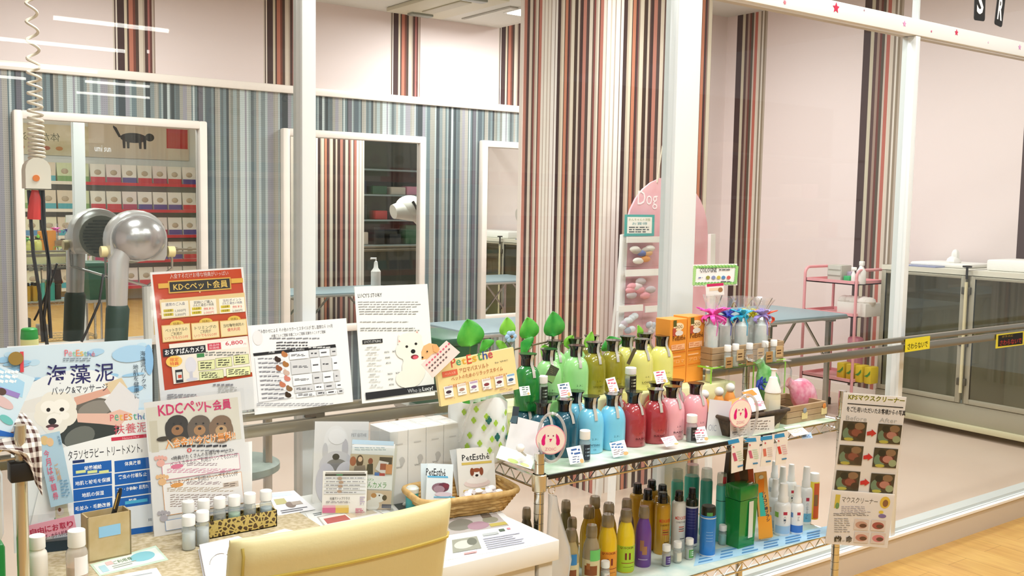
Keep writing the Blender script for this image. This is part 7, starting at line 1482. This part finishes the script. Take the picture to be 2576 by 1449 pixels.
# white spray bottles at the right
g3 = 'white spray bottles at the right of the second shelf'
def lab_s(c1, c2, txt=None):
    def f(t, x, y, z, R, H, a):
        wrap(t, x, y, R, a-1.0, a+1.2, z+H*.05, z+H*.2, c1, 10); wrap(t, x, y, R, a+.1, a+.6, z+H*.42, z+H*.48, M('b8304a', .5), 5); wrap(t, x, y, R, a-1.2, a-.5, z+H*.36, z+H*.46, c2, 5)
        for i, ch in enumerate(txt or 'ハーブ'): wtext(t, x, y, R, a+.3, .007, z+H*(.37-.05*i), .007, ch, '4a5a6a', .005)
    return f
for u, v, H, R, c1, c2, tx, lab in ((1972, 1216, .165, .0255, 'a8cbe8', '8ac04a', None, 'white spray bottle with green leaf print, leftmost in the front'), (2007, 1222, .155, .0215, '3f7ac8', '6a94c8', 'ブル', 'white spray bottle with a blue bottle picture, second in the front'), (2030, 1174, .19, .0215, '6fb8d8', 'e0a87a', 'バニラミント', 'tall white bottle with vertical characters at the right'),
                                    (1951, 1205, .165, .019, 'c0d0d8', 'd8b090', None, 'white spray bottle behind the toothbrush card'), (1950, 1160, 165e-3, .0195, 'c8d4dc', 'b8c0c8', None, 'white spray bottle at the back under the rightmost strip'), (1970, 1174, 165e-3, .0195, 'c8d4dc', 'd0c0a8', None, 'white spray bottle at the back beside the leaf print bottle'), (1992, 1168, 165e-3, .0195, 'c8d4e0', 'e0b888', None, 'white spray bottle at the back behind the blue picture bottle')):
    bt('spray', 'spray_bottle', lab, u, v, H, R, ('eef0f0', 'f3f3f1'), grp=g3, extra=lab_s(c1, c2, tx))
bt('can', 'mouth_cleaner_bottle', 'yellow and red bottle with white cap at the right end of the second shelf', 2050, 1190, .155, .017, ('e3cf3c', 'f3f2ee'), grp=g3, extra=lambda t, x, y, z, R, H, a: (wrap(t, x, y, R, a+.0, a+1.3, z+.004, z+H*.8, M('d2603a', .45), 8), wrap(t, x, y, R, a+.1, a+.9, z+H*.3, z+H*.55, M('8a6a4a', .5), 5, 1.02)))
# vials on the second shelf
def v2(u, vt, lab, liq, lc, tc=None, H=.062, R=.0125):
    p = onZ(u, vt, Z2+H); vial(p.x, p.y, Z2, R, H, lab, liq, lc, textcol=tc, lh=(.1, .5))
v2(1523, 1411, 'white capped vial before the orange label bottle', 'e3d8c4', 'e9ddd0', 'b88a7a'); v2(1677, 1370, 'white capped vial with a purple label on the second shelf', 'c8bcae', '4a2f72', 'c8bcdc'); v2(1705, 1362, 'white capped vial with a cream label before the white medicated bottle', 'd8d0bc', 'e6dcc6'); v2(1735, 1354, 'white capped vial with a green and white label before the navy bottle', 'dfe2d8', '5aa04a', 'f0f4ee'); v2(1819, 1320, 'white capped vial of mint liquid before the slim mint can', '7fd0c4', None)
# blue price sheets on the second shelf edge, bag on a ring, third shelf things
flat('price_list', 'pale blue handwritten price list on the second shelf edge', 'paper', [(1752, 1392), (2086, 1322), (2090, 1346), (1745, 1424)], S2+.0032, 'a9cfe6', draw=lambda q, el, ln, tx: [ln(.03+.16*k, .15, .15+.16*k, .9, 3, '5a90c0', k) for k in range(6)])
rg = onY(1388, 1232, FY-.006); r = thing('hanging_bag', 'white plastic bag hanging from a ring at the left post', 'bag', (rg.x, rg.y, rg.z-.2))
mp = mpp(rg); MB().tube([rg+V((10*mp*cos(i*pi/10), 0, 10*mp*sin(i*pi/10))) for i in range(20)], .0012, m_chrome, 6, closed=True).build('ring', r)
bag_ = MB(); rowsb = [((1383, 1244), (1392, 1244)), ((1379, 1280), (1402, 1278)), ((1374, 1330), (1416, 1326)), ((1368, 1390), (1432, 1372)), ((1366, 1430), (1436, 1400)), ((1370, 1480), (1425, 1480))]; vs = []; 
for (q0, q1) in rowsb:
    A_, B_ = onY(*q0, FY-.03), onY(*q1, FY-.03); c = (A_+B_)/2; rx_ = (B_.x-A_.x)/2
    for i in range(12): vs.append((c.x+rx_*cos(2*pi*i/12), FY-.034+.014*sin(2*pi*i/12)*(1+.3*sin(i*2.2)), c.z))
bag_.add(vs, [(j*12+i, j*12+(i+1) % 12, (j+1)*12+(i+1) % 12, (j+1)*12+i) for j in range(5) for i in range(12)], clear('bag_film_white', (.95, .95, .95), k=1.5, rough=.15, body=.55, bodycol='eeebe6')); bag_.build('bag_body', r, 60)
p = onZ(1880, 1446, S3+.12); tag(MB().box(2.2, 2.3, 1.93, 2.05, S3+.002, S3+.11, M('d9d6d2', .5), .01).build('package'), 'pale package on the third shelf behind the truss', 'package')
tag(MB().box(1.7, 2.1, 1.92, 2.2, S3+.002, S3+.2, M('3a3f3c', .5), .01).build('storage_box'), 'dark storage box on the third shelf under the bottles', 'box')

# ---------------------------------------------------------------- clover sack with green bottles, trailing plant
m_sack = M('f1f2f0', .7); sx0 = onY(1152, 1100, 2.16); sx1 = onY(1290, 1100, 2.0)
sk = thing('clover_sack', 'white sack with green clover print, left end of the top shelf', 'bag', (1.56, 2.12, Z1))
cc = V(((onY(1150, 1080, 2.12).x+onY(1285, 1080, 2.06).x)/2, 2.12, Z1)); rw = (onY(1285, 1080, 2.06).x-onY(1150, 1080, 2.12).x)/2*.97; zs_t = onY(1200, 1010, 2.05).z; zs_b = onY(1240, 1155, 2.02).z
cc.z = Z1; rings = []; n = 28
for j, (t, k) in enumerate(((0, .96), (.06, 1), (.35, 1.01), (.7, 1.02), (.92, 1), (1.0, .99))):
    for i in range(n):
        a = 2*pi*i/n; rr = 1+.035*sin(a*5+j)
        rings.append((cc.x+rw*k*rr*cos(a), cc.y+.1*k*rr*sin(a), Z1+(zs_t-Z1)*t+(.012*sin(a*3+.6) if t == 1 else 0)))
m = MB().add(rings, [(j*n+i, j*n+(i+1) % n, (j+1)*n+(i+1) % n, (j+1)*n+i) for j in range(5) for i in range(n)]+[tuple(range(n))[::-1]], m_sack); m.build('sack_body', sk, 60)
cl = MB(); rn = random.Random(8)
def clover(a, z, r_, c):
    R1, R2 = rw*1.09, .1*1.09
    for dx, dz in ((0, .62), (0, -.62), (.62, 0), (-.62, 0)):
        cl.add([(cc.x+R1*cos(a+(dx*r_+r_*.6*cos(i*pi/5))/R2), cc.y+R2*sin(a+(dx*r_+r_*.6*cos(i*pi/5))/R2), z+dz*r_+r_*.6*sin(i*pi/5)) for i in range(10)], [tuple(range(10))], INK(c))
for i in range(22): clover(radians(-165+125*((i*.382+.05) % 1)), Z1+.015+(zs_t-Z1-.035)*((i*.29+.13) % 1), .0072, 'a9cf4a')
for a, t in ((-118, .72), (-100, .45), (-72, .42)): clover(radians(a), Z1+(zs_t-Z1)*t, .0095, '2a6a60')
cl.build('clover_print', sk, 0)
for i, (u, v) in enumerate(((1215, 1006), (1243, 1012), (1272, 1004), (1292, 1002))):
    y = 2.12-.012*(i % 2); p = onY(u, v, y); r = thing('green_bottle', 'clear bright green bottle standing in the clover sack, '+('leftmost', 'second from the left', 'third from the left', 'rightmost')[i], 'bottle', (cc.x-rw*.6+i*rw*.4, y, Z1+.004), 'green bottles in the clover sack')
    x = cc.x-rw*.6+i*rw*.4; H = p.z-Z1+.004
    MB().lathe([(.02, 0), (.021, .004), (.021, H*.8), (.01, H*.95), (.0095, H)], clear('liq_greenb', (.5, .9, .5), k=1.6, body=.6, bodycol='4fc43a'), 14, (x, y, Z1+.004)).lathe([(.011, H), (.011, H+.014), (0, H+.014)], M('dff0dc', .3), 12, (x, y, Z1+.004)).build('bottle_body', r, 50)
# artificial vine
vy_ = 2.28; r = thing('artificial_vine', 'artificial vine with broad green leaves along the back of the top shelf', 'plant', (onY(1300, 880, vy_).x, vy_, 1.0))
m_leafs = [M('3fa33a', .35, noise=(25, '6cc04a', .2)), M('7cc63f', .35, noise=(25, '94d455', .2)), M('2f9440', .3, noise=(30, '58b24a', .2))]
stem = [onY(u, v, vy_) for u, v in ((1150, 985), (1180, 905), (1230, 890), (1290, 880), (1340, 868), (1385, 858), (1440, 868), (1500, 872), (1560, 862), (1640, 850))]
MB().tube(stem, .0028, M('6a5a3c', .6), 6).build('stem', r, 60)
def leaf(u, v, w, h, rot, mi, y=vy_):
    c = onY(u, v, y); mp = mpp(c); W, Hh = w*mp*1.5, h*mp*1.08; R = lambda x, z, d: V((c.x+x*cos(rot)-z*sin(rot), y-.012-d, c.z+x*sin(rot)+z*cos(rot)))
    m = MB(); n = 12; vs = []
    for i in range(n+1):
        t = i/n; prof = (sin(pi*t**.68))**.7*.5; z = (t-.5)*Hh
        vs += [R(-W*prof, z, .008*sin(pi*t)), R(0, z, -.003), R(W*prof, z, .006*sin(pi*t))]
    fs = []
    for i in range(n): fs += [(i*3, i*3+1, i*3+4, i*3+3), (i*3+1, i*3+2, i*3+5, i*3+4)]
    m.add(vs, fs, m_leafs[mi]); o = m.build('leaf', r, 80); sd = o.modifiers.new('solid', 'SOLIDIFY'); sd.thickness = .0008
    q = R(0, -Hh*.5, 0); st = min(stem, key=lambda s_: (s_-q).length); sm = MB().tube([q, (q+st)/2+V((0, 0, -.004)), st], .0016, M('5a7a3a', .6), 5); sm.build('leaf_stalk', o, 60)
for u, v, w, h, rot, mi in ((1174, 836, 56, 66, .12, 0), (1268, 820, 34, 44, -.1, 1), (1322, 824, 42, 52, .05, 0), (1385, 814, 46, 60, 0, 2), (1214, 866, 34, 26, .5, 0), (1256, 868, 34, 20, -.7, 1), (1315, 868, 40, 30, .9, 2), (1362, 884, 20, 34, 3.1, 1), (1425, 856, 22, 36, -.9, 1), (1475, 852, 22, 40, -.5, 1), (1528, 862, 48, 34, .2, 2), (1600, 832, 16, 30, .2, 1)): leaf(u, v, w, h, rot, mi)
fc = onY(1282, 846, vy_-.03); m = MB(); mp = mpp(fc)
for k in range(6): a = k*1.047; m.ball((fc.x+11*mp*cos(a), vy_-.036, fc.z+9*mp*sin(a)), 8*mp, 3*mp, 7*mp, M('a9c9ea', .5), 10, 6)
m.ball((fc.x, vy_-.042, fc.z), 4*mp, 3*mp, 4*mp, M('7a5a3c', .6), 10, 6).tube([(fc.x, vy_-.034, fc.z), (fc.x, vy_, fc.z-.03)], .0016, M('5a7a3a', .6), 5); m.build('flower', r, 60)

# ---------------------------------------------------------------- the shop behind the camera, seen in the mirrors and the glass
m_tube = M('fffdf6', .5, emit=16)
def lamp(x0, x1, y, z, lab):
    r = thing('tube_light', lab, 'light', ((x0+x1)/2, y, z), 'tube lights of the shop ceiling')
    MB().box(x0, x1, y-.045, y+.045, z+.02, z+.06, m_wht).build('fixture', r, 0); MB().tube([(x0+.02, y, z), (x1-.02, y, z)], .02, m_tube, 8).build('tube', r)
    MB().box((x0+x1)/2-.02, (x0+x1)/2+.02, y-.01, y+.01, z+.06, 3.45, m_wht).build('hanger', r, 0)
for i, (u0, v0, u1, v1) in enumerate(((128, 45, 430, 78), (0, 100, 330, 125), (365, 130, 465, 139), (0, 158, 250, 181), (210, 205, 465, 225), (190, 232, 395, 248), (0, 193, 74, 196), (188, 256, 290, 262))):
    zl = 3.3; A_ = onZ(u0 if u0 > 0 else -40, v0, zl); B_ = onZ(u1, v1, zl); y = (A_.y+B_.y)/2; yr = 2*(YG+.015)-y
    if yr < -14: continue
    lamp(A_.x, B_.x, yr, zl, 'white tube light of the shop ceiling, mirrored as a bright line in the left glass')
gy = -2.3
gd = thing('gondola_shelf', 'shop gondola shelf of pet food seen in the mirror behind the dryers', 'shelf', (4.0, gy-.2, 0))
GX0, GX1 = 2.2, 6.6
MB().box(GX0, GX1, gy-.45, gy-.42, 0, 2.75, M('e6e6e0', .5)).build('back_panel', gd, 0)
GZ = [.22, .6, .97, 1.35, 1.74]
for z in GZ:
    MB().box(GX0, GX1, gy-.42, gy-.02, z-.03, z, M('ece9e2', .4)).build('shelf_board', gd, 0)
    MB().box(GX0, 3.9, gy-.02, gy-.01, z-.035, z+.01, M('e9e2d4', .4)).build('price_rail', gd, 0); MB().box(3.9, GX1, gy-.02, gy-.01, z-.035, z+.01, M('c8343a', .4)).build('price_rail', gd, 0)
MB().box(GX0, 4.1, gy-.415, gy-.40, 2.12, 2.56, M('e6dcc0', .5, noise=(6, 'd2c49a', .2))).build('header_panel', gd, 0)
MB().box(4.1, 5.6, gy-.415, gy-.40, 2.12, 2.68, M('dfd0bb', .5)).build('header_panel', gd, 0)
ct = MB()   # the black cat of the header picture
cxx, czz, yy = 4.75, 2.43, gy-.398
ct.add([(cxx+.2*cos(i*pi/10), yy, czz+.075*sin(i*pi/10)) for i in range(20)], [tuple(range(20))], INK('33322e'))
ct.add([(cxx+.24+.07*cos(i*pi/8), yy+.0005, czz+.02+.06*sin(i*pi/8)) for i in range(16)], [tuple(range(16))], INK('33322e'))
for dx in (-.16, -.1, .08, .15): ct.add([(cxx+dx, yy+.0007, czz-.16), (cxx+dx+.035, yy+.0007, czz-.16), (cxx+dx+.04, yy+.0007, czz), (cxx+dx-.01, yy+.0007, czz)], [(0, 1, 2, 3)], INK('33322e'))
ct.add([(cxx-.18, yy+.0008, czz), (cxx-.25, yy+.0008, czz+.14), (cxx-.3, yy+.0008, czz+.17), (cxx-.3, yy+.0008, czz+.14), (cxx-.22, yy+.0008, czz)], [(0, 1, 2, 3, 4)], INK('33322e'))
ct.add([(5.25, yy, 2.3), (5.58, yy, 2.3), (5.58, yy, 2.6), (5.25, yy, 2.6)], [(0, 1, 2, 3)], INK('c23438')); ct.build('header_picture', gd, 0)
hp2 = MB(); vs, fs = glyphs('体が喜ぶ健康おやつ'); hp2.add([(3.1-x*1.2, gy-.399, 2.38+y*.12) for x, y in vs], fs, INK('6a6a48'))
for i in range(8): hp2.add([(2.5+i*.17+.05*cos(k*pi/6), gy-.3985, 2.22+.03*sin(k*pi/6)) for k in range(12)], [tuple(range(12))], INK(('b86a4a', 'c8884a', '8a9a4a')[i % 3]))
hp2.build('header_lettering', gd, 0)
def pack(col, top):
    r = thing('pet_food_pack', 'pet food pouch on the shop shelf, seen only in the mirror behind the dryers', 'package', (0, 0, 0), 'pet food pouches seen in the mirror')
    MB().hexa([(-.1, -.05, 0), (.1, -.05, 0), (.1, .05, 0), (-.1, .05, 0)], [(-.105, -.012, .27), (.105, -.012, .27), (.105, .012, .27), (-.105, .012, .27)], M(col, .35)).build('pouch', r, 0)
    MB().hexa([(-.1, .0515, .01), (-.1, .049, .01), (.1, .049, .01), (.1, .0515, .01)], [(-.1, .04, .085), (-.1, .036, .085), (.1, .036, .085), (.1, .04, .085)], M(top, .4)).ball((0, .032, .15), .05, .012, .04, M('b8a890', .5), 10, 6).build('print', r, 0); return r
PK = [pack(*q) for q in (('dcd6b8', '5a8ab0'), ('c9d2a8', '7aa05a'), ('e6dcd8', 'b03a5a'), ('e9e4dc', '5a4a8a'), ('e3dfd4', 'c8343a'), ('d8c8b0', '4aa0a8'))]; used = set(); rn = random.Random(2)
for li, z in enumerate(GZ):
    for k in range(19):
        x = GX0+.12+k*.2255; i = rn.choice((0, 1, 5)) if x < 3.9 else rn.choice((2, 3, 4))
        if i not in used: used.add(i); PK[i].location = (x, gy-.12, z+.001)
        else: dup(PK[i], (x, gy-.12, z+.001))
for i in range(6):
    if i not in used: PK[i].location = (6.5, gy-.3, GZ[0]+.001)
# dark goods rack seen in the right part of the middle mirror
ds = thing('goods_rack', 'dark shop rack of pet goods seen at the right of the middle mirror', 'shelf', (6.6, -1.3, 0))
MB().box(5.9, 9.0, -1.75, -1.7, 0, 2.6, M('4a5048', .6)).build('back_panel', ds, 0)
for z in (.85, 1.25, 1.65, 2.05): MB().box(5.9, 9.0, -1.7, -1.3, z-.025, z, M('9fb0b0', .4, metal=.3)).build('shelf_board', ds, 0)
for i in range(26):
    rn2 = random.Random(i+60); x = 6.0+(i % 9)*.32+rn2.uniform(0, .08); z = (.85, 1.25, 1.65)[i//9]; w3, h3 = rn2.uniform(.08, .14), rn2.uniform(.12, .32); col = rn2.choice(['e3d8c8', 'c8343a', '2a3a4a', 'e8a0b8', 'd8c48a', 'f0efe8', '3a6a4a', '1f2426', '5a6a70'])
    tag(MB().box(x-w3, x+w3, -1.6, -1.38, z+.001, z+h3, M(col, .45), .015).build('goods_box'), 'boxed goods on the dark shop rack seen in the middle mirror', 'box', 'boxed goods on the dark shop rack')
tag(MB().lathe([(.14, 0), (.16, .02), (.16, .08), (.07, .1), (.07, .02)], M('d9c09a', .8), 20, (7.1, -1.5, 2.052), cap=False).build('pet_bed'), 'beige ring shaped pet bed on top of the dark shop rack', 'pet bed')
